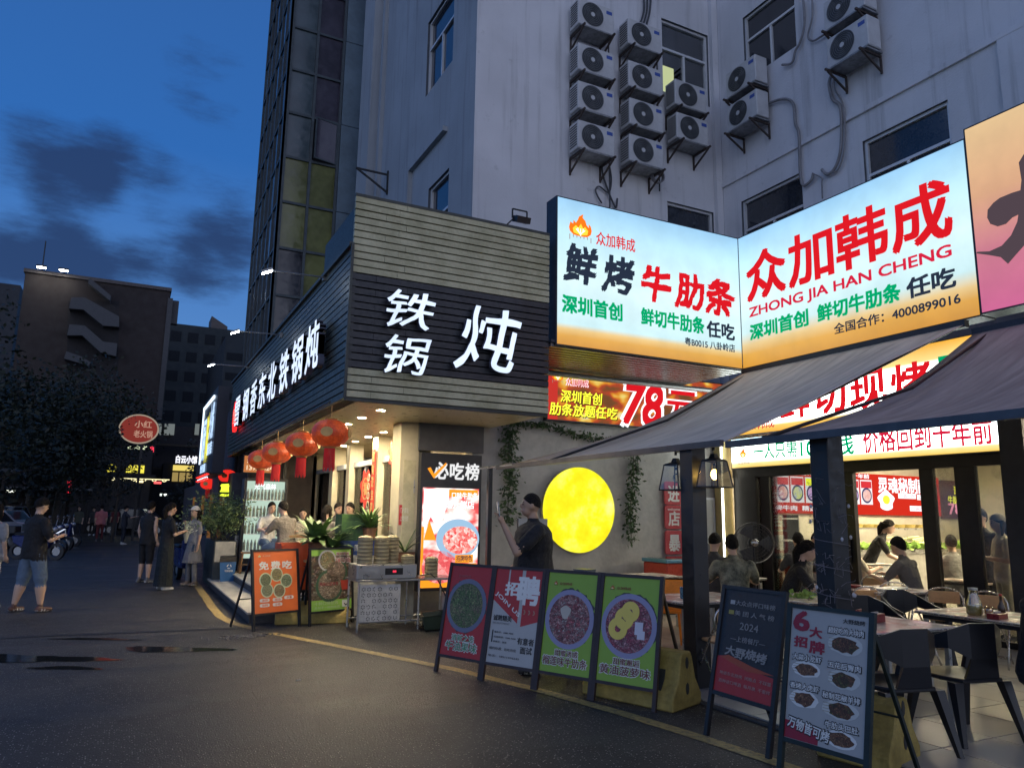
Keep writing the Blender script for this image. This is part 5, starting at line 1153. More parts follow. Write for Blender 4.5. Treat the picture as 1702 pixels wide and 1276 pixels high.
hose('second hose running beside the thick one to the same pipe joint', X_((1386, 128), (1388, 150), (1402, 178), (1403, 245), (1394, 280), (1378, 288), (1366, 285)), .016)
hose('short pipe below the joint of the two hoses, above the sign', X_((1350, 288), (1366, 296), (1366, 305), (1367, 330)), .014)
hose('pair of hoses climbing beside the upper right window', X_((1335, 0), (1337, 40), (1330, 70), (1322, 85), (1316, 105), (1300, 108)), .025)
hose('hose along the upper wall between the window and top air conditioner', X_((1350, 0), (1350, 30), (1343, 60), (1352, 68), (1370, 58), (1395, 45)), .02)
for i, x0 in enumerate((1062, 1068, 1074)): hose(('left', 'middle', 'right')[i]+' of three hoses coming down to the middle air conditioner column', Y_((1078-8+i*6, -10), (1070+i*5, 20), (x0, 44)), .02, DH)
hose('hose running down the right side of the left air conditioner column', [Vector((7.72, 11.18, z)) for z in (11.6, 10.8, 10.0, 9.2, 8.2, 7.4)], .016, DH)
hose('curling hose end hanging over the left sign box', Y_((1000, 265), (1002, 290), (1010, 315), (1018, 335), (1024, 345), (1026, 330)), .02, DH)
hose('tangled hose under the left air conditioner column', Y_((1010, 262), (1016, 295), (1012, 320), (996, 310), (990, 318), (1000, 338)), .016, DH)
hose('hose running down the right side of the middle air conditioner column', [Vector((8.92, 11.18, z)) for z in (11.3, 10.4, 9.4, 8.6, 8.0)], .016, DH)
t = thing('coiled_hose', 'grey coil of hose under the lowest middle air conditioner', 'hose', tuple(at(1094, 292, 'y', 11.1))); b = MB(FB)
for k in range(4): b.ring(0, 0, -.02*k, .13, .155, 22, .02)
b.build('coil', HOSE, t)
# ================================================================ GLASS SHOP FRONT ON x = 10.2
FRK = pm('dark_door_frame', (.022, .022, .025), .4, .4, var=.2)
sfr = thing('glass_shop_front', 'dark framed glass folding doors of the barbecue restaurant under the strip sign', 'shop front', (10.2, 8.2, 0))
gl_ = glass('shop_glass', (.88, .90, .88), .03, .03, .10); gl2 = glass('frosty_glass', (.82, .82, .76), .03, .12, .35)
def fr(y0, y1, z0, z1, dx=.0, w=.08): rel(MB().box(10.2-w/2+dx, 10.2+w/2+dx, y0, y1, z0, z1).build('frame_member', FRK, sfr), sfr)
fr(.8, 10.72, 2.34, 2.50, 0, .12); fr(.8, 10.72, .02, .10, 0, .10)
edges = [(10.72, 10.62), (10.06, 9.84), (8.86, 8.70), (8.28, 8.10), (6.98, 6.78), (6.46, 6.18), (5.83, 5.60), (4.4, 4.2), (2.9, 2.7), (1.2, 1.0)]
for y1, y0 in edges: fr(y0, y1, .10, 2.34)
for i in range(len(edges)-1):
    ya, yb = edges[i+1][0], edges[i][1]
    if i == 3: continue     # the leaf that stands open
    rel(MB().box(10.195, 10.205, ya, yb, .10, 2.34).build('glass_panel', gl2 if i in (4, 5) else gl_, sfr), sfr)
rel(MB().box(10.10, 10.14, 8.19, 8.24, .95, 1.3).box(10.06, 10.10, 8.2, 8.5, 1.12, 1.14).build('door_handle', BKM, sfr), sfr)
rel(MB().box(10.1, 10.17, 10.1, 10.62, .1, 2.34).build('folded_leaf', FRK, sfr), sfr)
rel(MB().box(9.98, 10.22, 5.42, 5.72, .02, 4.0).build('end_post', BOXM, sfr), sfr)
# ================================================================ RESTAURANT INTERIOR
YI = 11.38
mb_ = thing('menu_light_board', 'long glowing red menu board with round dish pictures inside the restaurant', 'menu board', (11.2, YI, 1.9))
Mi = FB @ T(0, 0, -YI)
def pxI(px, py): p = at(px, py, 'y', YI); return p.x, p.z
RB = em('menu_red', (.68, .03, .015), .85); xA, zA = pxI(1232, 786); xB, zB = pxI(1445, 783); xC, _ = pxI(1556, 792); xD, _ = pxI(1602, 800); xE, _ = pxI(1640, 800)
ZT, ZBm = 2.62, 1.72
def ipart(o): return rel(o, mb_)
ipart(MB(Mi).box(xA, xC, ZBm, ZT, .0, .05).build('red_face', RB, mb_)); nI = 9; wI = (xB-xA)/nI
for i in range(nI):
    x0 = xA+i*wI; y0 = .12
    o = ipart(MB(Mi).box(x0+wI*.06, x0+wI*.94, ZBm+.22, ZT-.14, .052, .056).build('dish_card', em('card_white', (.9, .85, .85), .95, False), mb_))
    MB(Mi).box(x0+wI*.10, x0+wI*.90, ZT-.32, ZT-.17, .0565, .058).build('card_title', em('title_red', (.7, .04, .05), .9, False) if i != 4 else YEL, o)
    MB(Mi).disc(x0+wI*.5, ZBm+.42, .0565, wI*.38, 20, .17).build('dark_plate', em('plate_dark', (.05, .05, .14), .9, False), o)
    MB(Mi).disc(x0+wI*.5, ZBm+.42, .0605, wI*.30, 18, .13).build('dish', efood('menu_dish_%d' % (i % 3), [[(.3, .5, .1), (.8, .8, .3), (.2, .3, .8)], [(.5, .2, .6), (.8, .5, .8), (.3, .3, .7)], [(.7, .2, .2), (.9, .6, .5), (.5, .3, .6)]][i % 3], 14, .9), o)
def itx(s, m_, r_, bold=.03): ipart(text(s, m_, mb_, Mi, r_, bold=bold, z=.058, res=2))
itx('一人只需10块钱 价格回到十年前', WHF, (xA+wI*2.4, ZT-.11, xB-.1, ZT-.01)); itx('招牌牛肉  精选肉  国产牛肉', WHF, (xA+wI*1.4, ZBm+.05, xB-.6, ZBm+.16))
sx_ = xC-xB
itx('灵魂秘制蘸料', WHF, (xB+sx_*.08, ZT-.40, xC-.12, ZT-.06), .05)
ipart(MB(Mi).box(xB+sx_*.36, xB+sx_*.62, ZBm+.38, ZBm+.50, .056, .06).box(xB+sx_*.64, xB+sx_*.92, ZBm+.36, ZBm+.48, .056, .06).box(xB+sx_*.52, xB+sx_*.9, ZBm+.10, ZBm+.22, .056, .06).build('white_tag', WHF, mb_))
itx('简直少吃', REDD, (xB+sx_*.38, ZBm+.395, xB+sx_*.60, ZBm+.485), .02); itx('以老板', REDD, (xB+sx_*.66, ZBm+.375, xB+sx_*.90, ZBm+.465), .02); itx('占酱都好吃', REDD, (xB+sx_*.54, ZBm+.115, xB+sx_*.88, ZBm+.205), .02)
ipart(MB(Mi).poly([(xB+sx_*(.18+.11*math.cos(a)*(1+.18*math.sin(5*a))), ZBm+.32+.22*math.sin(a)) for a in [k*math.pi/12 for k in range(24)]], .056, .06).build('cup_picture', WHF, mb_))
ipart(MB(Mi).disc(xB+sx_*.18, ZBm+.34, .061, .12, 14, .10).build('sauce_picture', YEL, mb_))
t = thing('price_menu_board', 'dark menu panel with yellow characters and a pink 78, right of the red board', 'menu board', (xC+.05, YI, 1.7)); rel(MB(Mi).box(xC+.05, xD+.25, ZBm-.05, ZT-.05, 0, .05).build('panel', em('panel_brown', (.10, .04, .035), .8, False), t), t)
for s_, m_, r_ in (('深圳首创', YEL, (xC+.55, ZT-.38, xD+.15, ZT-.18)), ('牛肋条放题', YEL, (xC+.3, ZT-.60, xD+.2, ZT-.42)), ('78元', em('pink_film', (1, .35, .5), 1, False), (xC+.3, ZBm+.03, xD+.2, ZBm+.33))): rel(text(s_, m_, t, Mi, r_, bold=.04, z=.052, res=2), t)
t = thing('menu_screen', 'small bright dish screen at the right end of the menu boards', 'screen', (xD+.9, YI, 1.6)); x5 = pxI(1618, 800)[0]
rel(MB(Mi).box(x5, x5+.95, 1.25, 2.35, 0, .05).build('casing', BOXM, t), t); rel(MB(Mi).box(x5+.04, x5+.91, 1.29, 2.31, .051, .055).build('screen', efood('screen_dish', [(.1, .1, .3), (.8, .8, .3), (.7, .5, .9), (.9, .9, .9)], 6, .9), t), t)
for i, (x, y) in enumerate(((12.2, 9.6), (12.2, 6.8), (12.2, 4.0), (15.2, 9.4), (15.2, 6.4))):
    t = thing('ceiling_light', 'flat ceiling light inside the restaurant, '+('in the near left corner', 'above the middle tables', 'towards the right end', 'over the counter', 'at the back right')[i], 'ceiling light', (x, y, 3.22), 0, 'restaurant ceiling lights')
    MB().box(-.18, .18, -.6, .6, -.03, .02).build('housing', FRM, t); MB().box(-.165, .165, -.58, .58, -.036, -.031).build('diffuser', em('ceiling_panel', (1, .84, .56), 150), t)
STEEL = pm('brushed_steel', (.42, .42, .41), .34, .8, var=.06, scale=1.5)
cn_ = thing('food_counter', 'long white food counter with green leaves and trays in front of the menu board', 'counter', (14.0, 10.6, .03))
MB().box(-2.0, 4.0, -.35, .35, 0, .9).build('base', pm('counter_grey_white', (.30, .29, .25), .5), cn_); MB().box(-2.02, 4.02, -.37, .37, .901, .93).build('worktop', STEEL, cn_)
rr = random.Random(11); GV = pm('lettuce', (.16, .34, .04), .6, c2=(.35, .5, .12))
for k in range(7): MB().box(-1.8+k*.82, -1.1+k*.82, -.32, .0, .931, .985).build('tray', STEEL, cn_)
b = MB(); leaves(b, [(rr.uniform(-1.8, 3.8), rr.uniform(-.3, 0), rr.uniform(.98, 1.07)) for _ in range(900)], .11, rr, -.3, .9); o = b.build('green_leaves', GV, cn_); o['kind'] = 'stuff'
MB().box(-.6, 2.2, .02, .3, 1.38, 1.42).bar((-.5, .2, .93), (-.5, .2, 1.4), .04).bar((2.1, .2, .93), (2.1, .2, 1.4), .04).build('raised_shelf', STEEL, cn_)
for k in range(8): MB().lathe([(.10, 0), (.13, .07)], 12, T(-.45+k*.33, .16, 1.42)).build('food_pan', pm('yellow_food', (.55, .42, .12), .6, var=.3), cn_)
b = MB()
for k in range(26): x = rr.uniform(-.3, 1.6); z = rr.uniform(.98, 1.22); b.tube((x, -.05, z), (x+.5, .05, z+rr.uniform(-.03, .06)), .022, n=6)
o = b.build('leek_stalks', pm('pale_vegetable', (.6, .58, .32), .6, var=.2), cn_); o['kind'] = 'stuff'
t = thing('slush_tanks', 'two clear drink tanks standing on the counter behind the waitress', 'drink dispenser', (12.55, 10.75, .96)); CT = glass('clear_plastic', (.85, .85, .86), .12)
for k in range(2): MB().box(-.16+k*.4, .16+k*.4, -.15, .15, 0, .42).build('tank', pm('milky_plastic', (.55, .52, .52), .3), t, bev=.03)
t = thing('service_desk', 'white round fronted service desk with a red stripe inside the doors', 'desk', (11.05, 8.55, .03)); MB().lathe([(.30, 0), (.30, .85), (.32, .87)], 20).build('desk', pm('counter_white', (.5, .5, .46), .5), t); MB().box(-.34, -.31, -.04, .04, 0, .85).build('red_stripe', IR, t)
t = thing('till_stand', 'pale wooden stand with a curled top behind the right glass door', 'stand', (10.9, 5.75, .03)); MB().box(-.12, .25, -.05, .05, 0, .95).build('body', pm('pale_wood', (.55, .38, .16), .5, var=.1), t); MB().tube((-.1, -.05, .97), (-.1, .05, .97), .06, n=14).box(-.12, .25, -.05, .05, .93, .96).build('top', MC['pale_wood'], t)
t = thing('shelf_unit', 'dim steel shelf with drinks behind the glass at the left', 'shelf', (11.2, 10.9, .03))
for k in range(4): MB().box(-.5, .6, -.2, .2, .3+k*.42, .33+k*.42).build('shelf', STEEL, t)
for x in (-.5, .58): MB().box(x, x+.03, -.2, .2, 0, 1.65).build('side', FRK, t)
# ================================================================ TABLES AND CHAIRS
def topmat():
    m, b = newmat('printed_table_top'); co = b.n('ShaderNodeTexCoord').outputs['Object']; n = b.noise(co, 2.3, 5., .6); n2 = b.noise(co, 6., 4.)
    c = b.ramp(n, [(.3, (.66, .62, .58)), (.46, (.72, .67, .63)), (.54, (.66, .44, .42)), (.6, (.76, .70, .66)), (.75, (.60, .52, .50))])
    return finish(m, b, b.n('ShaderNodeBsdfPrincipled', {'Base Color': c, 'Roughness': b.mr(n2, .3, .7, .12, .3), 'Specular IOR Level': .7}).outputs[0])
TOP = topmat(); CHR = pm('chrome_tube', (.50, .48, .45), .22, .9, var=.08)
def table(label, x0, x1, y0, y1, h=.75, z=.034, rz=0):
    cx, cy__ = (x0+x1)/2, (y0+y1)/2; t = thing('dining_table', label, 'table', (cx, cy__, z), rz, 'tables on the dining terrace'); a, b_ = (x1-x0)/2, (y1-y0)/2
    MB().box(-a, a, -b_, b_, h-.028-z, h-z).build('table_top', TOP, t, bev=.006); MB().box(-a-.003, a+.003, -b_-.003, b_+.003, h-.022-z, h-.010-z).build('edge_band', CHR, t)
    MB().box(-a+.05, a-.05, -b_+.05, b_-.05, h-.07-z, h-.03-z).build('under_frame', BKM, t)
    for sx in (-1, 1):
        for sy in (-1, 1): MB().bar((sx*(a-.07), sy*(b_-.07), 0), (sx*(a-.07), sy*(b_-.07), h-.07-z), .038).build('leg', STEEL, t)
    return t
table('dining table with pink printed top and a dark red box, behind the near black chairs', 4.98, 6.22, 4.02, 4.72)
table('dining table with the glass pitcher and bowls on it, at the right edge', 6.9, 7.72, 2.7, 4.9)
table('dining table in the middle of the terrace, right of the vine wrapped post', 6.35, 7.45, 5.7, 6.55)
table('dining table just right of the lantern post, set with a small can', 5.1, 6.2, 6.15, 6.95)
table('farther dining table close to the glass doors with a long dish on it', 8.1, 9.1, 6.1, 6.9)
table('dining table of the pair of diners left of the standing fan', 7.3, 8.4, 8.25, 9.0)
table('dining table beside the orange child chair and freezer', 6.5, 7.4, 8.9, 9.6)
table('dining table behind the glass in front of the man in the grey shirt', 10.9, 11.8, 6.6, 7.4)
CS = pm('chair_brown_vinyl', (.42, .25, .13), .5, var=.2); CP2 = pm('chair_orange_seat', (.62, .38, .18), .5, var=.15)
def folding_chair(label, loc, rz):
    t = thing('folding_chair', label, 'chair', loc, rz, 'metal tube folding chairs')
    b = MB(); bk = []
    for i in range(13): a = math.pi*i/12; bk.append((-.20*math.cos(a), .19+.012*i*0, .58+.20*math.sin(a)**.6 if 0 < i < 12 else .58))
    pts = [(-.21, -.21, 0)] + [(-.205, .02, .36)] + bk + [(.205, .02, .36), (.21, -.21, 0)]
    b.path(pts, .011, 6); b.build('back_tube', CHR, t, True)
    for sx in (-1, 1): MB().tube((sx*.185, .26, 0), (sx*.185, -.17, .44), .010).build('rear_leg', CHR, t)
    MB().tube((-.185, .2, .06), (.185, .2, .06), .008).tube((-.2, -.13, .12), (.2, -.13, .12), .008).build('stretcher', CHR, t)
    MB().box(-.185, .185, -.19, .17, .43, .455).build('seat', CS, t, bev=.008)
    MB().box(-.165, .165, .178, .195, .60, .74).build('backrest', CP2, t, bev=.005); return t
fc0 = None
for px, dp, rz, lab in ((1196, 7.2, 30, 'folding chair with a curved chrome back just right of the lantern post'), (1300, 7.6, -20, 'folding chair partly behind the black 2024 board top'), (1362, 8.9, 10, 'folding chair with a lit orange patch on its back, right of the vine post'), (1415, 9.3, 35, 'folding chair facing left between the two middle tables'),
        (1462, 8.3, 160, 'folding chair with green vegetables seen behind it, left of the black chairs'), (1498, 8.6, -150, 'folding chair turned towards the far table, behind the black chairs'), (1438, 11.2, 20, 'empty folding chair inside beside the waitress'), (1470, 10.0, 15, 'folding chair standing close behind the man in the grey shirt'),
        (1555, 9.0, 175, 'folding chair in front of the pale shirted diner behind the glass'), (1622, 8.6, 170, 'folding chair with wide curved back left of the standing woman in the cap'), (1255, 8.2, -60, 'folding chair under the standing fan'), (975, 9.6, 10, 'folding chair showing over the pineapple board, right of the moon'), (1040, 9.9, -25, 'folding chair back showing left of the freezer above the boards')):
    p = PD(px, dp, .034); rz_ = dirang(-p.x, -p.y)+R(rz)
    if fc0 is None: fc0 = folding_chair(lab, p, rz_)
    else: dup(fc0, p, rz_, lab)
BP = pm('black_plastic', (.014, .015, .018), .36, var=.08, scale=2, rj=.03)
def arm_chair(label, loc, rz):
    """angular moulded plastic armchair: faceted wrap-around back, seat, splayed tapering legs; faces +y"""
    t = thing('plastic_armchair', label, 'chair', loc, rz, 'black moulded plastic armchairs')
    b = MB()
    # faceted shell: back centre, two wings that fall to the arm ends
    zb, zt = .47, .84
    prof = [(-.30, .22, .615, .65), (-.285, .04, .625, .69), (-.235, -.16, .655, .78), (-.11, -.235, .585, .835), (.11, -.235, .585, .835), (.235, -.16, .655, .78), (.285, .04, .625, .69), (.30, .22, .615, .65)]
    n = len(prof); th = .022; vs = []
    for i, (x, y, z0, z1) in enumerate(prof):
        nx, ny = (x*.9, y) ; l = math.hypot(nx, ny); nx, ny = nx/l, ny/l
        vs += [(x, y, z0), (x, y, z1), (x-nx*th, y-ny*th, z1), (x-nx*th, y-ny*th, z0)]
    fs = []
    for i in range(n-1):
        for k in range(4): fs.append((i*4+k, i*4+(k+1) % 4, (i+1)*4+(k+1) % 4, (i+1)*4+k))
    fs += [(0, 1, 2, 3), tuple((n-1)*4+k for k in (3, 2, 1, 0))]; b.add(vs, fs); b.build('wrap_back', BP, t)
    q = MB().add([(-.11, -.236, .586), (.11, -.236, .586), (.15, -.20, .43), (-.15, -.20, .43), (-.10, -.21, .586), (.10, -.21, .586), (.14, -.17, .43), (-.14, -.17, .43)], [(0, 3, 2, 1), (4, 5, 6, 7), (0, 1, 5, 4), (1, 2, 6, 5), (2, 3, 7, 6), (3, 0, 4, 7)]); q.build('back_panel', BP, t)
    MB().poly([(-.23, .24), (-.24, -.05), (-.17, -.21), (.17, -.21), (.24, -.05), (.23, .24), (.12, .27), (-.12, .27)], .415, .445).build('seat', BP, t, bev=.008)
    for sx in (-1, 1):
        MB().bar((sx*.295, .20, .62), (sx*.235, .20, .43), .04, .05).build('arm_support', BP, t)
        for sy, yt in ((1, .20), (-1, -.17)):
            b = MB(); x0, x1 = sx*.21, sx*.27; y1 = sy*.27; w0, w1 = .036, .016
            vs = [(x0-w0, yt-w0, .42), (x0+w0, yt-w0, .42), (x0+w0, yt+w0, .42), (x0-w0, yt+w0, .42), (x1-w1, y1-w1, 0), (x1+w1, y1-w1, 0), (x1+w1, y1+w1, 0), (x1-w1, y1+w1, 0)]
            b.add(vs, [(0, 1, 2, 3), (7, 6, 5, 4), (4, 5, 1, 0), (5, 6, 2, 1), (6, 7, 3, 2), (7, 4, 0, 3)]); b.build('leg', BP, t)
    return t
ca = arm_chair('near black armchair seen from behind, left one of the pair at the pink table', (4.95, 3.72, .034), R(-12))
dup(ca, (5.72, 3.72, .034), R(-14), 'near black armchair seen from behind, right one of the pair at the pink table')
dup(ca, (6.42, 5.05, .034), R(150), 'black armchair across the pink table, its back towards the middle of the terrace')
dup(ca, (7.42, 5.30, .034), R(168), 'black armchair behind the glass pitcher, at the far end of the pitcher table')
# things on the tables
TZ = .752
def bowl_(label, x, y, r, m_, z=TZ, h=.06): t = thing('bowl', label, 'bowl', (x, y, z)); MB().lathe([(r*.5, 0), (r*.9, h*.6), (r, h), (r*.94, h), (r*.8, h*.55), (.001, h*.3)], 18).build('bowl', m_, t, True); return t
t = thing('glass_pitcher', 'glass pitcher half full of lemon water on the right table', 'pitcher', (7.08, 4.42, TZ)); GP = glass('clear_glass', (.92, .94, .93), .12)
MB().lathe([(.055, .0), (.068, .02), (.066, .10), (.038, .19), (.038, .225)], 18).build('jug', GP, t, True); MB().lathe([(.05, .012), (.062, .03), (.061, .09), (.001, .092)], 16).build('lemon_water', pm('lemon_water', (.55, .45, .12), .15), t, True); MB().lathe([(.041, .225), (.041, .245)], 16).build('lid', STEEL, t)
MB().disc(.02, -.02, .095, .028, 12, t=.006).build('lemon_slice', IY, t)
t = thing('sauce_bottle', 'small dark glass bottle with spout beside the pitcher', 'bottle', (7.16, 4.22, TZ)); MB().lathe([(.03, 0), (.032, .09), (.012, .14), (.012, .19)], 12).build('bottle', pm('brown_glass', (.06, .03, .015), .1), t, True); MB().lathe([(.014, .19), (.014, .205)], 10).build('cap', IR, t)
t = thing('tea_glass', 'short glass of amber tea behind the red tissue box', 'glass', (7.1, 4.3, TZ)); MB().lathe([(.03, 0), (.038, .09)], 14).build('glass', GP, t, True); MB().lathe([(.028, .004), (.034, .06)], 14).build('tea', pm('amber_tea', (.5, .22, .06), .2), t)
DR = pm('dark_red_plastic', (.22, .02, .02), .35)
for lab, x, y, w_, d_, h_ in (('dark red tissue box in front of the pitcher', 7.02, 4.18, .20, .10, .05), ('dark red box on the pink printed table top', 5.75, 4.45, .16, .10, .07)):
    t = thing('tissue_box', lab, 'box', (x, y, TZ), R(10)); MB().box(-w_/2, w_/2, -d_/2, d_/2, 0, h_).build('box', DR, t, bev=.004); MB().box(-w_*.3, w_*.3, -.008, .008, h_, h_+.012).build('tissue', WHC, t)
t = thing('menu_card', 'small folded dark red menu card standing on the pink table', 'card', (5.52, 4.40, TZ), R(20)); MB().box(-.07, .07, -.002, .002, 0, .11, RX(R(-12))).box(-.07, .07, .04, .044, 0, .11, RX(R(12))).build('card', DR, t)
t = thing('dark_cup', 'small dark square cup right of the tissue box', 'cup', (7.12, 3.98, TZ)); MB().lathe([(.035, 0), (.042, .07)], 4, RZ(R(45))).build('cup', BP, t)
bowl_('dark red basket of shells near the right edge of the pitcher table', 7.35, 3.95, .12, DR, h=.07)
b = MB(); rr = random.Random(2); leaves(b, [(7.35+rr.gauss(0, .05), 3.95+rr.gauss(0, .05), TZ+.06+rr.uniform(0, .03)) for _ in range(90)], .04, rr); o = b.build('snail_shells', pm('dark_shell', (.06, .045, .035), .4), None); tag(o, 'heap of small dark shells in the dark red basket', 'shells', kind='stuff')
t = thing('long_dish', 'long white covered dish on the far table near the doors', 'dish', (8.5, 6.35, TZ), R(10)); MB().box(-.3, .3, -.09, .09, 0, .035).build('dish', WHSOLE, t, bev=.01)
t = thing('drink_can', 'small blue and white can on the table by the lantern post', 'can', (5.35, 6.45, TZ)); MB().lathe([(.028, 0), (.032, .01), (.032, .11), (.027, .12)], 14).build('can', pm('can_blue', (.12, .25, .40), .3, .5), t)
bowl_('dark red low bowl on the far table', 8.35, 6.75, .10, DR, h=.035); bowl_('white bowl on the table of the two diners by the jamb', 7.7, 8.6, .09, WHSOLE)
t = thing('plate_stack', 'low stack of white plates on the table left of the fan', 'plates', (8.05, 8.6, TZ))
for k in range(4): MB().lathe([(.06, k*.014), (.10, k*.014+.012)], 16).build('plate', WHSOLE, t)
b = MB(); leaves(b, [(6.75+rr.gauss(0, .07), 6.1+rr.gauss(0, .05), TZ+rr.uniform(0, .05)) for _ in range(120)], .06, rr, .2, .8); o = b.build('lettuce_heap', GV, None); tag(o, 'small heap of green lettuce on the middle table', 'lettuce', kind='stuff')
# standing fan
pf = PD(1252, 10.2, .034)
t = thing('standing_fan', 'black standing fan with a round wire cage in front of the left glass door', 'fan', pf, dirang(-pf.x, -pf.y)+R(8))
Mf_ = FB.copy(); Mf_ = RZ(R(180)) @ T(0, 0, 1.24) @ FB
b = MB(Mf_)
for r in (.27, .24, .20, .16, .12): b.ring(0, 0, .0, r-.003, r+.003, 30, .006)
for k in range(36): a = k*math.pi/18; b.tube((.05*math.cos(a), .05*math.sin(a), .02), (.27*math.cos(a), .27*math.sin(a), .0), .0022, n=4)
b.ring(0, 0, -.09, .265, .275, 30, .09); b.build('cage', pm('cage_wire', (.06, .055, .05), .4, .5), t)
b = MB(Mf_)
for k in range(3): a = k*2.094; b.poly([(.04*math.cos(a), .04*math.sin(a)), (.23*math.cos(a-.5), .23*math.sin(a-.5)), (.25*math.cos(a), .25*math.sin(a)), (.22*math.cos(a+.45), .22*math.sin(a+.45))], -.05, -.044)
b.build('blades', pm('fan_blade', (.10, .09, .07), .35), t); MB(Mf_).lathe([(.055, .025), (.045, .04), (.001, .045)], 16).build('hub_cap', CHR, t, True)
MB(Mf_).lathe([(.06, -.22), (.07, -.1)], 14).build('motor', BP, t); MB().tube((0, -.12, 1.2), (0, -.10, .05), .02).build('pole', BP, t); MB().lathe([(.22, 0), (.20, .04), (.03, .06)], 20, T(0, -.1, 0)).build('base', BP, t)
# ================================================================ DINERS ON THE RIGHT
eat = (((-.10, .14, -.22), (.02, .36, -.18)), ((.10, .14, -.22), (-.03, .38, -.16)))
def D(px, dp, lab, rz, **k):
    z = k.pop('z', .034); p = PD(px, dp, z); k.setdefault('vox', .022); k.setdefault('sit', True)
    if k['sit']: k.setdefault('arms', eat); k.setdefault('lean', R(10))
    return person(lab, p, dirang(-p.x, -p.y)+R(rz), **k)
D(1180, 10.3, 'seated diner in dark t-shirt with bowed head, next to the lantern post', 160, shirt=CHK, pants=BLK, headtilt=R(20))
CAMO = pm('cloth_camouflage', (.03, .035, .025), .85, c2=(.30, .30, .22), scale=9)
D(1218, 9.4, 'seated diner in black and cream patterned shirt, back to camera beside the fan', -170, shirt=CAMO, pants=BLK, build=1.15)
D(1297, 9.2, 'diner in black half hidden by the vine wrapped post, leaning over the table', 95, shirt=BLK, pants=BLK, hair='tail', lean=R(22))
D(1512, 10.2, 'seated young man in grey t-shirt reaching right across the table, in the open doorway', -118, shirt=TEE, pants=BLK, lean=R(14), build=1.05)
D(1581, 11.6, 'seated diner in pale shirt behind the frosted glass panel', -165, shirt=LGR, pants=BLK, build=1.1)
D(1437, 12.6, 'waitress in black t-shirt bending forward over the white desk', 90, sit=False, shirt=BLK, pants=DKB, hair='tail', lean=R(28), arms=(((-.02, .12, -.26), (.02, .34, -.36)), ((.02, .12, -.26), (-.02, .34, -.36))), H=1.64)
D(1660, 10.2, 'standing woman in beige outfit and cap with a dark scarf behind the last glass door', -70, sit=False, shirt=CRC, pants=CRC, cap=pm('cap_grey', (.2, .18, .16), .8), hair='long', H=1.64, arms=fold_)
D(1630, 10.9, 'person in dark clothes standing just behind the beige woman', -30, sit=False, shirt=BLK, pants=BLK, H=1.72)
D(1352, 12.4, 'diner in pale top seated behind the yellowish glass door, facing the street', 10, shirt=CRC, pants=CHK)
D(1382, 13.2, 'second diner in pale top farther back behind the yellowish glass door', 60, shirt=GRY, pants=CHK)
D(1330, 11.6, 'diner in dark top seen between the vine post and the glass door', -160, shirt=CHK, pants=CHK)
D(1400, 12.0, 'diner in cream top behind the glass beside the waitress', 120, shirt=CRC, pants=CHK)
D(1703, 5.5, 'diner in black at the right picture edge with an arm on the pitcher table', 60, shirt=BLK, pants=BLK, vox=.016, build=1.1)
# ================================================================ STEW RESTAURANT ENTRANCE (left shop)
TBR = -.0
sh_ = thing('stew_shop_front', 'stew restaurant glass front with cream columns behind the seated diners', 'shop front', (4.15, 14, .44))
def shp(o): return rel(o, sh_)
for y0, y1 in ((11.28, 11.55), (13.25, 13.6), (15.2, 15.45), (16.6, 16.9), (18.6, 19.0)): shp(MB().box(4.02, 4.3, y0, y1, .44, 2.98).build('column', CRM, sh_))
for ya, yb in ((11.55, 12.4), (12.45, 13.25), (13.6, 14.4), (14.45, 15.2), (15.45, 16.6), (16.9, 18.6)): shp(MB().box(4.145, 4.155, ya, yb, .5, 2.5).build('glass_panel', gl_, sh_))
for y in (12.42, 14.42): shp(MB().box(4.12, 4.18, y-.02, y+.02, .5, 2.5).build('mullion', FRM, sh_))
shp(MB().box(4.1, 4.2, 11.55, 18.6, 2.5, 2.6).build('transom', FRM, sh_))
# pier with the electrical cupboard between the entrance and the dish poster
pr = thing('entrance_pier', 'cream pier with a narrow cupboard door, left of the dish poster', 'pier', (3.86, 11.2, 0))
MB().box(-.18, .12, -.22, .18, 0, 2.98).build('pier', CRM, pr); MB().box(-.12, .08, -.232, -.222, 1.0, 2.4).build('cupboard_door', pm('cream_door', (.50, .46, .30), .6), pr, bev=.003); MB().box(.05, .065, -.24, -.232, 1.9, 2.1).build('handle', STEEL, pr)
MB(FB @ T(0, 0, .222)).box(-.165, .0, 1.42, 1.72, .002, .006).build('red_notice', IR, pr); text('门户清洁', IW, pr, FB @ T(0, 0, .23), (-.15, 1.6, -.02, 1.68)); text('上墙守则', IW, pr, FB @ T(0, 0, .23), (-.15, 1.48, -.02, 1.56))
t = thing('grey_wall_panel', 'dark grey panel over the dish poster light box', 'panel', (4.5, 10.93, 2.5)); MB(FB).box(-.55, .55, .06, .5, -.03, .02).build('panel', pm('grey_panel', (.09, .09, .10), .6), t)
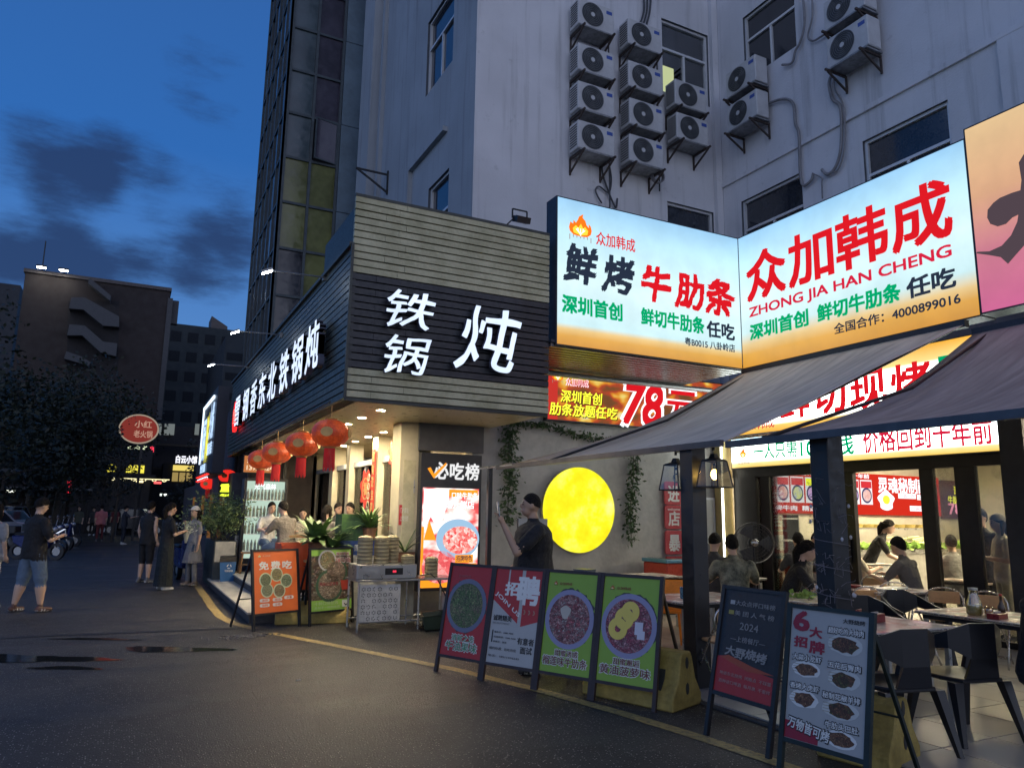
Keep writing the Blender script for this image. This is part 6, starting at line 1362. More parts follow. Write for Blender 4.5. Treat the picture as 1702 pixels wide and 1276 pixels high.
# paper cuts and couplets
for lab, x, y, z, s_ in (('large red and gold paper cut in the shop window', 4.09, 14.2, 2.05, .34), ('small red paper cut hanging by the pier', 4.0, 12.0, 2.05, .22), ('red square blessing paper high in the shop window', 4.09, 12.6, 2.62, .22)):
    t = thing('paper_cut', lab, 'decoration', (x, y, z)); rr = random.Random(int(y*10)); M = FA
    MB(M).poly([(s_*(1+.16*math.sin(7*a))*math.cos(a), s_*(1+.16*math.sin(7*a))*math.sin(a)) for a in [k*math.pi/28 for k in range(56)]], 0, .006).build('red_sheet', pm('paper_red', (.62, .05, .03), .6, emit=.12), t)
    MB(M).ring(0, 0, .008, s_*.55, s_*.62, 24, .004).build('gold_ring', pm('paper_gold', (.6, .42, .16), .5), t); text('福', MC['paper_gold'], t, M, (-s_*.35, -s_*.35, s_*.35, s_*.35), bold=.05, z=.008)
t = thing('couplet_banner', 'narrow red couplet strip with gold characters beside the big paper cut', 'decoration', (4.0, 13.42, 1.9)); MB(FA).box(-.10, .10, -.6, .85, 0, .01).build('strip', MC['paper_red'], t)
for k, c in enumerate('招财进宝迎春'): text(c, MC['paper_gold'], t, FA @ T(0, 0, .012), (-.07, .62-k*.23, .07, .80-k*.23), bold=.04)
for lab, y, L_ in (('carved cream lattice strip near the paper cut', 13.9, .9),):
    t = thing('lattice_pendant', lab, 'decoration', (4.06, y, 1.9)); b = MB(FA)
    for k in range(5): b.ring(0, .35-k*.17, 0, .05, .075, 12, .01)
    b.build('rings', CRM, t)
# round lights behind shelves, back shelf
t = thing('back_shelf', 'steel shelf with jars inside the stew restaurant', 'shelf', (5.2, 14.5, .46))
for k in range(4): MB().box(-.2, .2, -1.0, 1.0, .5+k*.5, .53+k*.5).build('board', STEEL, t)
rr = random.Random(8); b = MB()
for k in range(60): b.lathe([(.05, 0), (.05, rr.uniform(.12, .28))], 8, T(rr.uniform(-.1, .1), rr.uniform(-.95, .95), .53+.5*rr.randrange(4)))
o = b.build('jars', pm('mixed_jars', (.25, .2, .16), .4, var=.5, scale=9), t); o['kind'] = 'stuff'
for x, y in ((5.4, 12.8), (5.4, 16)):
    t = thing('ceiling_light', 'flat ceiling light inside the stew restaurant, '+('nearer one' if y < 14 else 'farther one'), 'ceiling light', (x, y, 2.98)); MB().box(-.3, .3, -.3, .3, -.02, .02).build('housing', FRM, t); MB().box(-.28, .28, -.28, .28, -.026, -.021).build('diffuser', em('shop_panel', (1, .82, .54), 85), t)
# drinks fridge
t = thing('drinks_fridge', 'lit upright drinks fridge full of bottles at the far end of the terrace', 'fridge', (2.72, 17.3, .44))
MB().box(-.45, .45, -.02, .35, 0, 1.85).build('cabinet', pm('fridge_body', (.05, .05, .055), .5), t); MB(FB @ T(0, 0, .02)).box(-.41, .41, .15, 1.80, .001, .006).build('lit_back', em('fridge_light', (.55, .72, .60), .75), t)
rr = random.Random(6)
for k in range(4):
    MB().box(-.41, .41, -.14, -.03, .30+k*.36, .315+k*.36).build('shelf', FRM, t); b = MB()
    for j in range(11): b.lathe([(.028, 0), (.028, .16), (.012, .20), (.012, .23)], 8, T(-.37+j*.074, -.085, .316+k*.36))
    b.build('bottle_row', pm('bottle_mix', (.30, .34, .28), .3, var=.6, scale=7), t)
MB(FB @ T(0, 0, .14)).box(-.45, -.41, .1, 1.85, 0, .03).box(.41, .45, .1, 1.85, 0, .03).box(-.45, .45, 1.80, 1.85, .031, .05).build('door_frame', FRK, t); text('元气森林', WHF, t, FB @ T(0, 0, .15), (-.25, 1.62, .2, 1.75), bold=.04)
t = thing('phone_number_sign', 'small glowing orange board with phone number hanging under the far end of the sign', 'sign', (2.6, 17.5, 2.62)); MB(FB).box(-.36, .36, -.20, .20, -.03, 0).build('board', BKM, t); MB(FB).box(-.34, .34, -.18, .18, .001, .004).build('lit_face', em('orange_board', (.72, .25, .08), .6, False), t)
text('烧鸡公火锅', em('pale_lettering', (1, .8, .55), .9, False), t, FB, (-.28, .02, .28, .14), bold=.03, z=.005); text('13926524', em('pale_lettering', (1, .8, .55), .9, False), t, FB, (-.28, -.13, .28, -.03), bold=.03, z=.005)
# dark partition behind the diners
t = thing('dark_partition', 'dark wood partition with coats behind the far diners', 'partition', (3.4, 18.6, .44)); MB().box(-.9, .7, 0, .06, 0, 2.5).build('panel', pm('dark_wood', (.05, .035, .03), .6, var=.3), t); MB().box(-.9, -.82, -.05, 0, 0, 2.5).box(-.1, -.02, -.05, 0, 0, 2.5).build('batten', FRK, t)
# lanterns
LR = pm('lantern_red_cloth', (.26, .022, .008), .45, var=.3, scale=6, emit=.42, c2=(.58, .085, .015)); LG_ = pm('lantern_gold', (.50, .30, .10), .45, .4); TS = pm('tassel_red', (.55, .02, .02), .7, emit=.1)  # emission stands in for lamp light glowing through cloth and tassel
def red_lantern(label, loc, s_=1., m_=None, glow=None):
    t = thing('red_lantern', label, 'lantern', loc, 0, 'red lanterns along the eaves'); n = 24; prof = []
    for j in range(13):
        a = math.pi*(j/12)-math.pi/2; prof.append((max(.07, .235*math.cos(a)**.85 if math.cos(a) > 0 else .07)*s_, .17*math.sin(a)*s_))
    b = MB(); vs = []
    for r, z in prof: vs += [((r*(1-(.018 if i % 2 else 0)))*math.cos(2*math.pi*i/n), (r*(1-(.018 if i % 2 else 0)))*math.sin(2*math.pi*i/n), z) for i in range(n)]
    b.add(vs, [(j*n+i, j*n+(i+1) % n, (j+1)*n+(i+1) % n, (j+1)*n+i) for j in range(12) for i in range(n)]); b.build('shade', m_ or LR, t)
    for z in (-.185, .165): MB().lathe([(.075*s_, z*s_), (.08*s_, (z+.02)*s_)], 14).build('collar', LG_, t)
    MB().tube((0, 0, .18*s_), (0, 0, .34*s_), .006).build('cord', LG_, t)
    b = MB()
    for i in range(26): a = i*.2417; b.tube((.06*s_*math.cos(a), .06*s_*math.sin(a), -.18*s_), (.066*s_*math.cos(a), .066*s_*math.sin(a), -(.42+.02*(i % 3))*s_), .007, n=4)
    o = b.build('tassel', TS, t); o['kind'] = 'stuff'
    for k in range(2):
        a = -2.0+k*1.5; M = T(.0, 0, 0) @ RZ(a+math.pi/2) @ FB @ T(0, 0, .232*s_); q = MB(M).disc(0, 0, 0, .075*s_, 12, .06*s_, t=.006).build('gold_emblem', LG_, t)
    return t
for px, y, z, lab in ((549, 8.92+.25, 2.55, 'nearest and largest red lantern under the slatted sign corner'), (503, 10.6, 2.52, 'second red lantern from the sign corner'), (462, 12.4, 2.52, 'third red lantern from the sign corner'), (437, 13.95, 2.50, 'farthest of the four red lanterns along the eave')):
    p = at(px, 727, 'y', y); red_lantern(lab, (p.x, y, z))
MB_ = thing('eave_rail', 'thin dark rail the red lanterns hang from', 'rail', (2.12, 9.1, 2.93)); MB().bar((0, 0, 0), (0, 9.5, 0), .025).build('rail', BKM, MB_)
# steamer stand
ss = thing('steamer_stand', 'metal stand carrying a steel steamer, its front a white panel with triangular holes', 'stand', (3.4, 10.55, 0))
for x, y in ((-.45, -.22), (.42, -.22), (-.45, .3), (.42, .3), (.95, -.1), (.95, .3)): MB().tube((x, y, 0), (x, y, .68), .016).build('leg', STEEL, ss)
MB().box(-.5, 1.0, -.26, .34, .66, .69).build('shelf', STEEL, ss, bev=.006); MB().tube((-.45, -.22, .12), (.95, -.2, .12), .012).tube((-.45, .3, .12), (.95, .3, .12), .012).build('brace', STEEL, ss)
m, b_ = newmat('perforated_white'); PW = pm('cream_panel', (.50, .49, .45), .6)
MB(FB @ T(0, 0, .24)).box(-.44, .14, .13, .62, -.006, 0).build('skirt_panel', PW, ss)
tri = MB(FB @ T(0, 0, .24)); rr = random.Random(12); n_t = 0
for i in range(7):
    for j in range(6):
        cx, cz = -.39+i*.077, .17+j*.078
        if (i*5+j*3) % 7 == 0: continue
        for a0 in (0, 60, 120, 180, 240, 300):
            if rr.random() < .06: continue
            a = R(a0+30); px_, pz_ = cx+.022*math.cos(a), cz+.022*math.sin(a)
            tri.poly([(px_+.011*math.cos(a+R(k)), pz_+.011*math.sin(a+R(k))) for k in (180, 300, 60)], .0005, .0012)
o = tri.build('triangular_holes', BKM, ss); o['kind'] = 'stuff'
st_ = thing('steamer', 'brushed steel electric steamer with a red digit display on the stand', 'steamer', (3.32, 10.5, .69)); MB().box(-.42, .45, -.20, .25, 0, .20).build('body', STEEL, st_, bev=.012); MB(FB @ T(0, 0, .20)).box(-.02, .24, .06, .15, .001, .004).build('display', BKM, st_); text('88', em('led_red', (1, .05, .1), 1.5, False), st_, FB @ T(0, 0, .204), (.09, .09, .14, .12))
for k in range(3): MB(FB @ T(0, 0, .20)).disc(.0+k*.0, .105, .005, .001, 6).M
BMB = pm('bamboo', (.42, .36, .20), .6, var=.25, scale=9, bump=.2); BMD = pm('bamboo_dark', (.20, .16, .09), .6, var=.2)
def steamer_stack(label, x, y, z, n_, r=.105):
    t = thing('bamboo_steamers', label, 'bamboo steamers', (x, y, z), 0, 'stacks of bamboo steamers')
    for k in range(n_):
        o = MB().lathe([(r, 0), (r, .042), (r-.004, .046)], 20, T(random.uniform(-.003, .003), 0, k*.052)).build('basket', BMB, t)
        MB().lathe([(r+.003, .004), (r+.003, .014)], 20, T(0, 0, k*.052)).lathe([(r+.003, .034), (r+.003, .042)], 20, T(0, 0, k*.052)).build('hoop', BMD, o)
    MB().lathe([(r*.98, 0), (r*.7, .02), (.01, .03)], 20, T(0, 0, n_*.052-.004)).build('lid', BMB, t); return t
steamer_stack('tall stack of bamboo steamers, left one on the steel steamer', 3.06, 10.5, .892, 7); steamer_stack('tall stack of bamboo steamers, middle one on the steel steamer', 3.30, 10.5, .892, 7); steamer_stack('tall stack of bamboo steamers, right one and set farther back', 3.50, 10.64, .892, 7, .095)
steamer_stack('short pile of two bamboo steamers at the right end of the steel steamer', 3.68, 10.46, .892, 2, .095); steamer_stack('stack of five bamboo steamers in front of the glowing dish poster', 4.08, 10.55, .692, 5, .095)
t = thing('black_cable', 'black cable looping down from the steamer stand', 'cable', (3.9, 10.4, .7)); MB().path([(-.05, 0, .02), (.08, -.08, .05), (.2, -.1, -.05), (.33, -.12, -.3), (.42, -.1, -.42)], .009, 6).build('cable', BKM, t)
t = thing('wash_tray', 'dark green plastic tray on the ground right of the steamer stand', 'tray', (4.1, 10.3, .0)); MB().lathe([(.36, .02), (.42, .20), (.45, .21), (.40, .20), (.34, .05)], 4, RZ(R(45)), 1.15, .62).build('tray', pm('green_black_plastic', (.025, .045, .035), .4), t); MB().box(-.3, .3, -.14, .14, .05, .06).build('water', WT, t); MB().box(-.1, .06, -.05, .05, .06, .10).build('cloth', WHC, t)
t = thing('white_bucket', 'small white tub standing behind the green tray', 'tub', (4.42, 10.62, 0)); MB().box(-.10, .10, -.1, .1, .12, .45).build('tub', WHSOLE, t, bev=.01); MB().box(-.11, .11, -.11, .11, 0, .12).build('base', STEEL, t)
# crates, plants and goods beyond the boards
def crate(label, x, y, z, w_, d_, h_, m_, rz=0.):
    t = thing('plastic_crate', label, 'crate', (x, y, z), rz); MB().box(-w_/2, w_/2, -d_/2, d_/2, 0, .02).build('floor', m_, t)
    for (xa, xb, ya, yb) in ((-w_/2, w_/2, -d_/2, -d_/2+.015), (-w_/2, w_/2, d_/2-.015, d_/2), (-w_/2, -w_/2+.015, -d_/2, d_/2), (w_/2-.015, w_/2, -d_/2, d_/2)): MB().box(xa, xb, ya, yb, .02, h_).build('side', m_, t)
    b = MB()
    for k in range(5): x_ = -w_/2+w_*(k+.5)/5; b.box(x_-.008, x_+.008, -d_/2-.012, -d_/2, 0, h_)
    b.box(-w_/2-.012, w_/2+.012, -d_/2-.013, -d_/2+.0, h_-.03, h_).box(-w_/2-.012, w_/2+.012, -d_/2-.013, -d_/2, h_*.48, h_*.48+.02); b.build('ribs', m_, t); return t
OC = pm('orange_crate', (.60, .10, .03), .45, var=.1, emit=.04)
crate('upper orange crate of the pair behind the free food board', 2.32, 11.75, .80, .46, .36, .33, OC, R(5)); crate('lower orange crate carrying another orange crate', 2.32, 11.75, .46, .46, .36, .33, OC, R(3))
t = thing('crate_stand', 'dark low stand under the orange crates', 'stand', (2.32, 11.75, .16)); MB().box(-.25, .25, -.2, .2, .26, .29).build('top', BKM, t)
for sx in (-1, 1):
    for sy in (-1, 1): MB().bar((sx*.22, sy*.17, 0), (sx*.22, sy*.17, .26), .03).build('leg', BKM, t)
t = thing('beer_crates', 'green over blue beer cartons stacked on a white chest behind the steamers', 'cartons', (3.25, 11.75, .95)); MB().box(-.27, .30, -.2, .2, .22, .62).build('green_carton', pm('beer_green', (.03, .10, .05), .5, c2=(.10, .22, .05), scale=3, var=.5), t); MB().box(-.27, .30, -.2, .2, 0, .218).build('blue_carton', pm('beer_blue', (.03, .07, .25), .5), t)
text('TSINGTAO' if 0 else '啤酒', IW, t, FB @ T(0, 0, .2), (-.05, .04, .12, .17), bold=.05)
t = thing('white_chest', 'low white chest the beer cartons and plants stand on', 'chest', (3.1, 11.85, 0)); MB().box(-.45, .75, -.3, .3, .05, .95).build('chest', pm('counter_white', (.5, .5, .46), .5), t, bev=.01); MB().box(-.4, .7, -.25, .25, 0, .05).build('plinth', BKM, t)
PG = pm('plant_green', (.06, .14, .035), .55, var=.35, scale=10, c2=(.16, .27, .08)); POT = pm('clay_pot', (.25, .12, .07), .7)
def spiky(label, x, y, z, s_, n_, seed, wide=1.):
    t = thing('potted_plant', label, 'plant', (x, y, z)); rr = random.Random(seed); MB().lathe([(.08*s_, 0), (.11*s_, .15*s_), (.12*s_, .16*s_)], 14).build('pot', POT, t); b = MB()
    for k in range(n_):
        a = rr.uniform(0, 6.28); L_ = rr.uniform(.7, 1.2)*.42*s_; el = rr.uniform(.35, 1.25); w_ = .022*s_*wide; p = Vector((0, 0, .15*s_)); d = Vector((math.cos(a)*math.cos(el), math.sin(a)*math.cos(el), math.sin(el))); sd_ = Vector((-math.sin(a), math.cos(a), 0)); vs = []; m_ = 6
        for i in range(m_+1):
            ww = w_*math.sin(math.pi*(.12+.86*i/m_)); vs += [p+sd_*ww, p-sd_*ww]; p = p+d*(L_/m_); d = (d+Vector((0, 0, -.17))).normalized()
        b.add(vs, [(2*i, 2*i+1, 2*i+3, 2*i+2) for i in range(m_)])
    o = b.build('leaves', PG, t); o['kind'] = 'stuff'; return t
spiky('spiky leaved potted plant on the beer cartons behind the bamboo steamers', 3.42, 11.55, 1.2, 1.05, 46, 3); spiky('bright green broad leaved plant behind the green poster board', 2.62, 11.6, .95, 1.2, 60, 5, 2.2); spiky('pale leaved plant left of the green plant, leaning over the orange crates', 2.85, 11.5, .9, .95, 40, 8, 2.0); spiky('thin branching plant beside the cream pier', 3.8, 10.95, .8, 1.4, 16, 12, .7)
t = thing('plant_shelf', 'rough shelf carrying the leafy plants behind the green poster board', 'shelf', (2.72, 11.55, 0)); MB().box(-.28, .32, -.15, .15, .86, .89).build('board', pm('pale_wood', (.55, .38, .16), .5), t)
for sx in (-.24, .28):
    for sy in (-.11, .11): MB().bar((sx, sy, 0), (sx, sy, .86), .03).build('leg', BKM, t)
# planter, bin, stool
pl0 = thing('planter_box', 'long dark box planter with a pale end, at the foot of the entrance steps', 'planter', (1.98, 18.1, 0)); MB().box(-.22, .22, -.85, 1.2, 0, .95).build('box', pm('planter_dark', (.06, .07, .065), .6, var=.3, scale=3), pl0); MB().box(-.20, .20, -.862, -.852, .52, .94).build('end_panel', pm('pale_panel', (.42, .41, .35), .6), pl0)
bsh = thing('leafy_bush', 'airy green bush growing out of the planter', 'bush', (1.95, 18.0, .95)); rr = random.Random(21); b = MB(); STB = []
for k in range(46):
    a = rr.uniform(0, 6.28); q = Vector((rr.gauss(0, .1), rr.uniform(-.6, 1.0), 0)); tip = q+Vector((rr.gauss(0, .38), rr.gauss(0, .35), rr.uniform(.45, 1.02))); mid = (q+tip)/2+Vector((rr.gauss(0, .06), rr.gauss(0, .06), .1)); b.path([q, mid, tip], [.008, .006, .003], 4); STB.append((q, mid, tip))
b.build('stems', STM, bsh); b = MB(); pts = []
for q, m_, e in STB:
    for _ in range(95): u = rr.uniform(.25, 1.05); p = vlerp(q, m_, u*2) if u < .5 else vlerp(m_, e, u*2-1); pts.append((p.x+rr.gauss(0, .07), p.y+rr.gauss(0, .07), p.z+rr.gauss(0, .06)))
leaves(b, pts, .085, rr, .1, .3); o = b.build('foliage', pm('bush_leaf', (.10, .18, .05), .6, var=.3, scale=7, c2=(.26, .34, .13)), bsh); o['kind'] = 'stuff'
t = thing('waste_bin', 'blue waste bin with a black bag and recycling mark on the first step', 'bin', (2.02, 16.9, .13)); BB_ = pm('bin_blue', (.035, .12, .30), .4, var=.1)
MB().lathe([(.20, .0), (.25, .42)], 4, RZ(R(45)), 1.05, .8).build('tub', BB_, t); MB().lathe([(.27, .42), (.255, .53), (.2, .54)], 4, RZ(R(45)), 1.05, .8).build('black_bag', BP, t)
b = MB(FB @ T(0, 0, .155) @ RX(R(4)))
for k in range(3): b.ring(0, .33, 0, .03, .045, 8, .003, R(90+k*120+15), R(90+k*120+95))
b.build('recycling_mark', IW, t); text('可回收物', IW, t, FB @ T(0, 0, .16), (-.08, .22, .08, .26), bold=.02)
t = thing('wooden_stool', 'small brown wooden stool on the terrace behind the bin', 'stool', (2.42, 16.9, .29)); WD = pm('stool_wood', (.20, .11, .05), .5, var=.25)
MB().box(-.18, .18, -.14, .14, .42, .45).build('seat', WD, t, bev=.006)
for sx in (-1, 1):
    for sy in (-1, 1): MB().bar((sx*.14, sy*.1, .42), (sx*.18, sy*.13, 0), .03).build('leg', WD, t)
MB().bar((-.15, -.12, .2), (.15, -.12, .2), .02).build('rung', WD, t)
t = thing('lattice_screen', 'white screen with small triangular holes behind the wooden stool', 'screen', (2.5, 17.6, .44)); MB(FB).box(-.3, .3, 0, .62, 0, .02).build('panel', PW, t); b = MB(FB)
for i in range(7):
    for j in range(7): b.poly([(-.26+i*.08+.018*math.cos(R(90+k*120)), .06+j*.08+.018*math.sin(R(90+k*120))) for k in range(3)], .021, .023)
o = b.build('triangular_holes', BKM, t); o['kind'] = 'stuff'
# the table and the diners on the terrace
ZT_ = .46
p = PD(503, 14.3); t = thing('terrace_table', 'low square table between the diners on the terrace', 'table', (p.x, p.y, ZT_)); MB().box(-.4, .4, -.4, .4, .66, .70).build('table_top', WD, t)
for sx in (-1, 1):
    for sy in (-1, 1): MB().bar((sx*.35, sy*.35, 0), (sx*.35, sy*.35, .66), .04).build('leg', WD, t)
for px, dp, rz, lab, k in ((447, 16.0, 20, 'man in white t-shirt sitting at the far left of the terrace table', dict(shirt=WHC, pants=DEN)), (480, 13.9, -135, 'man in grey t-shirt and glasses seen from behind, left side of the table', dict(shirt=TEE, pants=DEN, build=1.15, glasses=True)),
        (504, 15.9, 0, 'boy with dark fringe facing the camera across the terrace table', dict(shirt=CRC, pants=CHK, H=1.55)), (538, 13.5, 150, 'woman with long dark ponytail in olive grey t-shirt, back to camera', dict(shirt=TEE, pants=CHK, hair='long', H=1.62, build=1.05)),
        (556, 15.6, 30, 'man in the far right seat of the terrace table', dict(shirt=CHK, pants=CHK)), (561, 13.9, 60, 'small child in pale top next to the ponytailed woman', dict(shirt=CRC, pants=CRC, H=1.2)), (588, 15.0, -30, 'diner in white t-shirt with a round print, near the shop window', dict(shirt=WHC, pants=BLK))):
    pz = PD(px, dp, ZT_); person(lab, pz, dirang(-pz.x, -pz.y)+R(rz), sit=True, arms=eat, lean=R(10), vox=.024, seat=.42, **k)
    s_ = thing('low_stool', 'stool under the '+lab.split(' with ')[0].split(' in ')[0][:40]+(' at column %s' % '')*0, 'stool', pz, 0, 'stools under the diners of the terrace'); MB().lathe([(.17, 0), (.15, .38), (.16, .41)], 4, RZ(R(45))).build('seat', SB, s_)
    s_['label'] = 'stool carrying the ' + ' '.join(lab.split()[:9])
# ================================================================ NEXT SHOP, STREET BACKGROUND
nx = thing('neighbour_sign', 'blue white and yellow lit shop sign of the next shop, beyond the slatted sign', 'sign', (2.0, 22, 2.6)); Mn_ = FA @ T(0, 0, -2.0)
rel(MB(Mn_).box(-25.6, -21.9, 2.6, 5.0, -.3, 0).build('board', pm('sign_navy', (.015, .02, .035), .5), nx), nx)
for s_, m_, r_ in (('厨', em('blue_white_letter', (.5, .7, 1), 1.1, False), (-25.2, 3.1, -24.3, 4.3)), ('川味', em('yellow_letter', (.9, .85, .1), 1.1, False), (-24.2, 3.0, -23.4, 4.4)), ('火锅', MC['blue_white_letter'], (-23.3, 3.6, -22.2, 4.6)), ('重庆老店', MC['blue_white_letter'], (-23.4, 3.15, -22.1, 3.5)), ('营业至凌晨', MC['blue_white_letter'], (-25.2, 2.7, -23.6, 2.95))): rel(text(s_, m_, nx, Mn_, r_, bold=.05, z=.03), nx)
rel(MB(Mn_).box(-25.6, -22.4, 4.72, 4.80, .02, .06).box(-25.55, -25.47, 3.0, 4.72, .02, .06).box(-25.6, -22.6, 2.45, 2.52, .02, .06).build('light_strip', em('cool_strip', (.7, .85, 1), 1.6), nx), nx)
nw = thing('neighbour_shop', 'dark front of the next shop with warm windows beyond the bush', 'building', (3, 24, 0)); rel(MB().box(2.5, 2.9, 21.4, 40, 0, 2.6).box(2.95, 6.0, 24.85, 40, 2.6, 5).build('wall', pm('dark_wall', (.05, .05, .06), .8, var=.2), nw), nw)
for y in (23, 26, 29, 33): rel(MB(FA @ T(0, 0, -2.5)).box(-y-1, -y, .6, 2.1, .002, .02).build('window', em('dim_window', (.5, .22, .08), .22, False), nw), nw)
NR = em('neon_red', (1, .04, .03), 1.2); NRL = em('neon_lantern', (.9, .03, .02), .75)
t = thing('neon_awning', 'red neon canopy edge glowing under the next shop sign', 'canopy', (1.9, 23, 2.4)); b = MB()
for k in range(9): b.ring(0, 0, 0, .01, .012, 4)
b = MB(T(0, 0, 0)); b.path([(-.04*(i % 2), -1.5+.2*i, .14+.02*(i % 2)) for i in range(18)], .018, 6).path([(-.04*(i % 2), -1.5+.2*i, .02+.03*(i % 2)) for i in range(18)], .014, 6); b.build('neon_tube', NR, t); MB().box(0, .4, -1.5, 1.9, .15, .2).build('canopy', BKM, t)
for px, py, y, lab in ((346, 804, 27.0, 'farther glowing red neon lantern left of the bush'), (378, 791, 22.6, 'nearer glowing red neon lantern above the bush')):
    p = at(px, py, 'y', y); red_lantern(lab, p, 1.05, NRL)
t = thing('yellow_neon_sign', 'small yellow neon characters low between the bush and the eave', 'sign', tuple(at(398, 818, 'y', 22.0))); text('重庆火锅', em('neon_yellow', (.8, .95, .05), 1.2, False), t, FB, (-.5, 0, .5, .22), bold=.08); MB(FB).box(-.5, .5, -.12, -.05, 0, .02).build('underline', MC['neon_yellow'], t); MB(FB).box(-.55, .55, -.16, .28, -.03, -.002).build('board', BKM, t)
# ---- far buildings
def block(label, x0, x1, y, z1, c, depth=12, n_='office_block', name=None):
    t = thing(n_, label, 'building', ((x0+x1)/2, y, 0)); w_ = (x1-x0)/2
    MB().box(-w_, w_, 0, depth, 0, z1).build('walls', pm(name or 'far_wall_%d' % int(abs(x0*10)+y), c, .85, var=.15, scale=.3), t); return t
P6 = lambda px, py, y: at(px, py, 'y', y)
yb = 60; a_ = P6(42, 455, yb); c_ = P6(283, 482, yb)
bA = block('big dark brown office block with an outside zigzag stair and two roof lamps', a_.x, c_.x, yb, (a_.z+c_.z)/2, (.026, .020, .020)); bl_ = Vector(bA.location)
def onA(o): return rel(o, bA)
STR = pm('stair_parapet', (.06, .063, .07), .8, var=.1); MA = FB @ T(0, 0, -yb)
def qA(px, py): p = P6(px, py, yb); return (p.x, p.z)
onA(MB(MA).poly([qA(113, 500), qA(198, 500), qA(196, 640), qA(110, 640)], .0, .02).build('stair_shade_sheet', pm('recess_dark', (.018, .017, .020), .9), bA))  # flat dark sheet on the wall; recess shade put into its colour
for k, (pts) in enumerate((((150, 468), (185, 497), (183, 505), (147, 476)), ((120, 500), (142, 500), (198, 531), (198, 548), (172, 546), (140, 520), (116, 518)), ((117, 544), (142, 546), (172, 572), (195, 575), (193, 596), (168, 590), (138, 562), (113, 562)), ((112, 588), (135, 596), (152, 606), (148, 612), (130, 606), (108, 600)))):
    onA(MB(MA).poly([qA(*p) for p in pts][::-1], .02, 1.0).build('stair_flight', STR, bA))
onA(MB(MA).box(c_.x-.1, c_.x+.25, 8, 17.2, -1, .1).build('corner_pipe', STR, bA)); onA(MB().box(a_.x-.1, c_.x+.1, yb-.15, yb+12.1, bA.location.z+(a_.z+c_.z)/2, (a_.z+c_.z)/2+.25).build('roof_edge', pm('far_trim', (.08, .07, .07), .8), bA))
for px, lab in ((68, 'left roof lamp on the brown office block'), (105, 'right roof lamp on the brown office block')):
    p = P6(px, 453+(px-68)*.12, yb-.9); t = thing('roof_lamp', lab, 'lamp', (p.x, yb-.9, (a_.z+c_.z)/2+.25)); MB().box(-.3, .3, -.2, .2, 0, .12).bar((0, .1, 0), (0, 1.2, -.05), .06).build('lamp_body', BKM, t); MB().box(-.26, .26, -.18, .18, -.02, -.005).build('lamp_glass', em('roof_lamp_light', (1, .97, .85), 38), t)
t = thing('aerial', 'thin roof aerial on the left corner of the brown office block', 'aerial', (a_.x+.9, yb+.5, (a_.z+c_.z)/2)); MB().tube((0, 0, 0), (0, 0, 2.6), .04).build('mast', BKM, t)
t = thing('wall_air_conditioner', 'pale unit hanging on the right edge of the brown office block', 'air conditioner', (c_.x+.35, yb+.8, P6(282, 515, yb).z)); MB().box(-.35, .35, -.3, .3, -.9, .9).build('unit', STR, t)
yc = 78; a2 = P6(279, 536, yc); c2_ = P6(352, 540, yc)
bC = block('dark blue green block behind, with one lit window high up', a2.x-2, P6(420, 540, yc).x, yc, a2.z, (.018, .026, .032)); MC_ = FB @ T(0, 0, -yc)
wm = pm('far_window_dark', (.010, .013, .018), .8, spec=.2)
for i in range(6):
    for j in range(7):
        x = a2.x-1.2+i*1.55; z = 6+j*1.95
        if z > a2.z-1.2: continue
        rel(MB(MC_).box(x, x+.95, z, z+1.0, .0, .04).build('window', em('lit_window_far', (.5, .5, .2), .35, False) if (i, j) == (4, 5) else wm, bC), bC)
rel(MB(MC_).poly([(P6(352, 528, yc).x, a2.z), (P6(352, 526, yc).x, a2.z+1.2), (P6(378, 545, yc).x, a2.z+.3), (P6(378, 548, yc).x, a2.z)], -3, 0).build('roof_hut', pm('far_trim', (.08, .07, .07), .8), bC), bC)
bD = block('tall narrow dark block at the far left behind the trees', P6(-60, 470, 90).x, P6(35, 470, 90).x, 90, P6(0, 470, 90).z, (.03, .034, .042))
bE = block('dark block seen between the blue green block and the glass tower', P6(372, 600, 52).x, P6(425, 600, 52).x+3, 52, P6(380, 560, 52).z, (.022, .03, .038))
for j in range(8): rel(MB(FB @ T(0, 0, -52)).box(P6(376, 600, 52).x, P6(376, 600, 52).x+2.6, 2+j*1.35, 2.5+j*1.35, 0, .04).build('window_band', wm, bE), bE)
# lit shops in the distance
t = thing('far_restaurant', 'low restaurant with yellow lit windows and a scalloped light string, far street end', 'building', (P6(215, 800, 56).x, 56, 0)); o = t.location
x0 = P6(178, 800, 56).x-o.x; x1 = P6(250, 800, 56).x-o.x; zt = P6(215, 745, 56).z; MB().box(x0-2, x1, .4, 5, 0, zt).build('walls', pm('far_dark', (.03, .03, .035), .8), t); zy0 = P6(215, 785, 56).z; zy1 = P6(215, 772, 56).z
for k in range(6):
    if k != 2: MB(FB).box(x0+k*.38-.1, x0+k*.38+.22, zy0, zy1, -.38, -.34).build('window', em('yellow_window', (.85, .75, .08), .95, False), t)
b = MB(FB); zc = P6(215, 795, 56).z
for k in range(6): b.ring(x0+k*.62+.3, zc, .0, .11, .16, 10, .04, R(200), R(340)); b.tube((x0+k*.62, zc, 0), (x0+k*.62+.62, zc, 0), .03, n=5)
b.build('light_string', em('string_light', (1, .9, .5), 1.3, False), t); MB(FB).box(x0-1, x1+.3, zc+.1, zc+.3, -.3, .1).build('canopy_edge', BKM, t)
for x_ in (x0+.2, x1-.4): MB().bar((x_, 0, 0), (x_, 0, zc), .10).build('canopy_post', BKM, t)
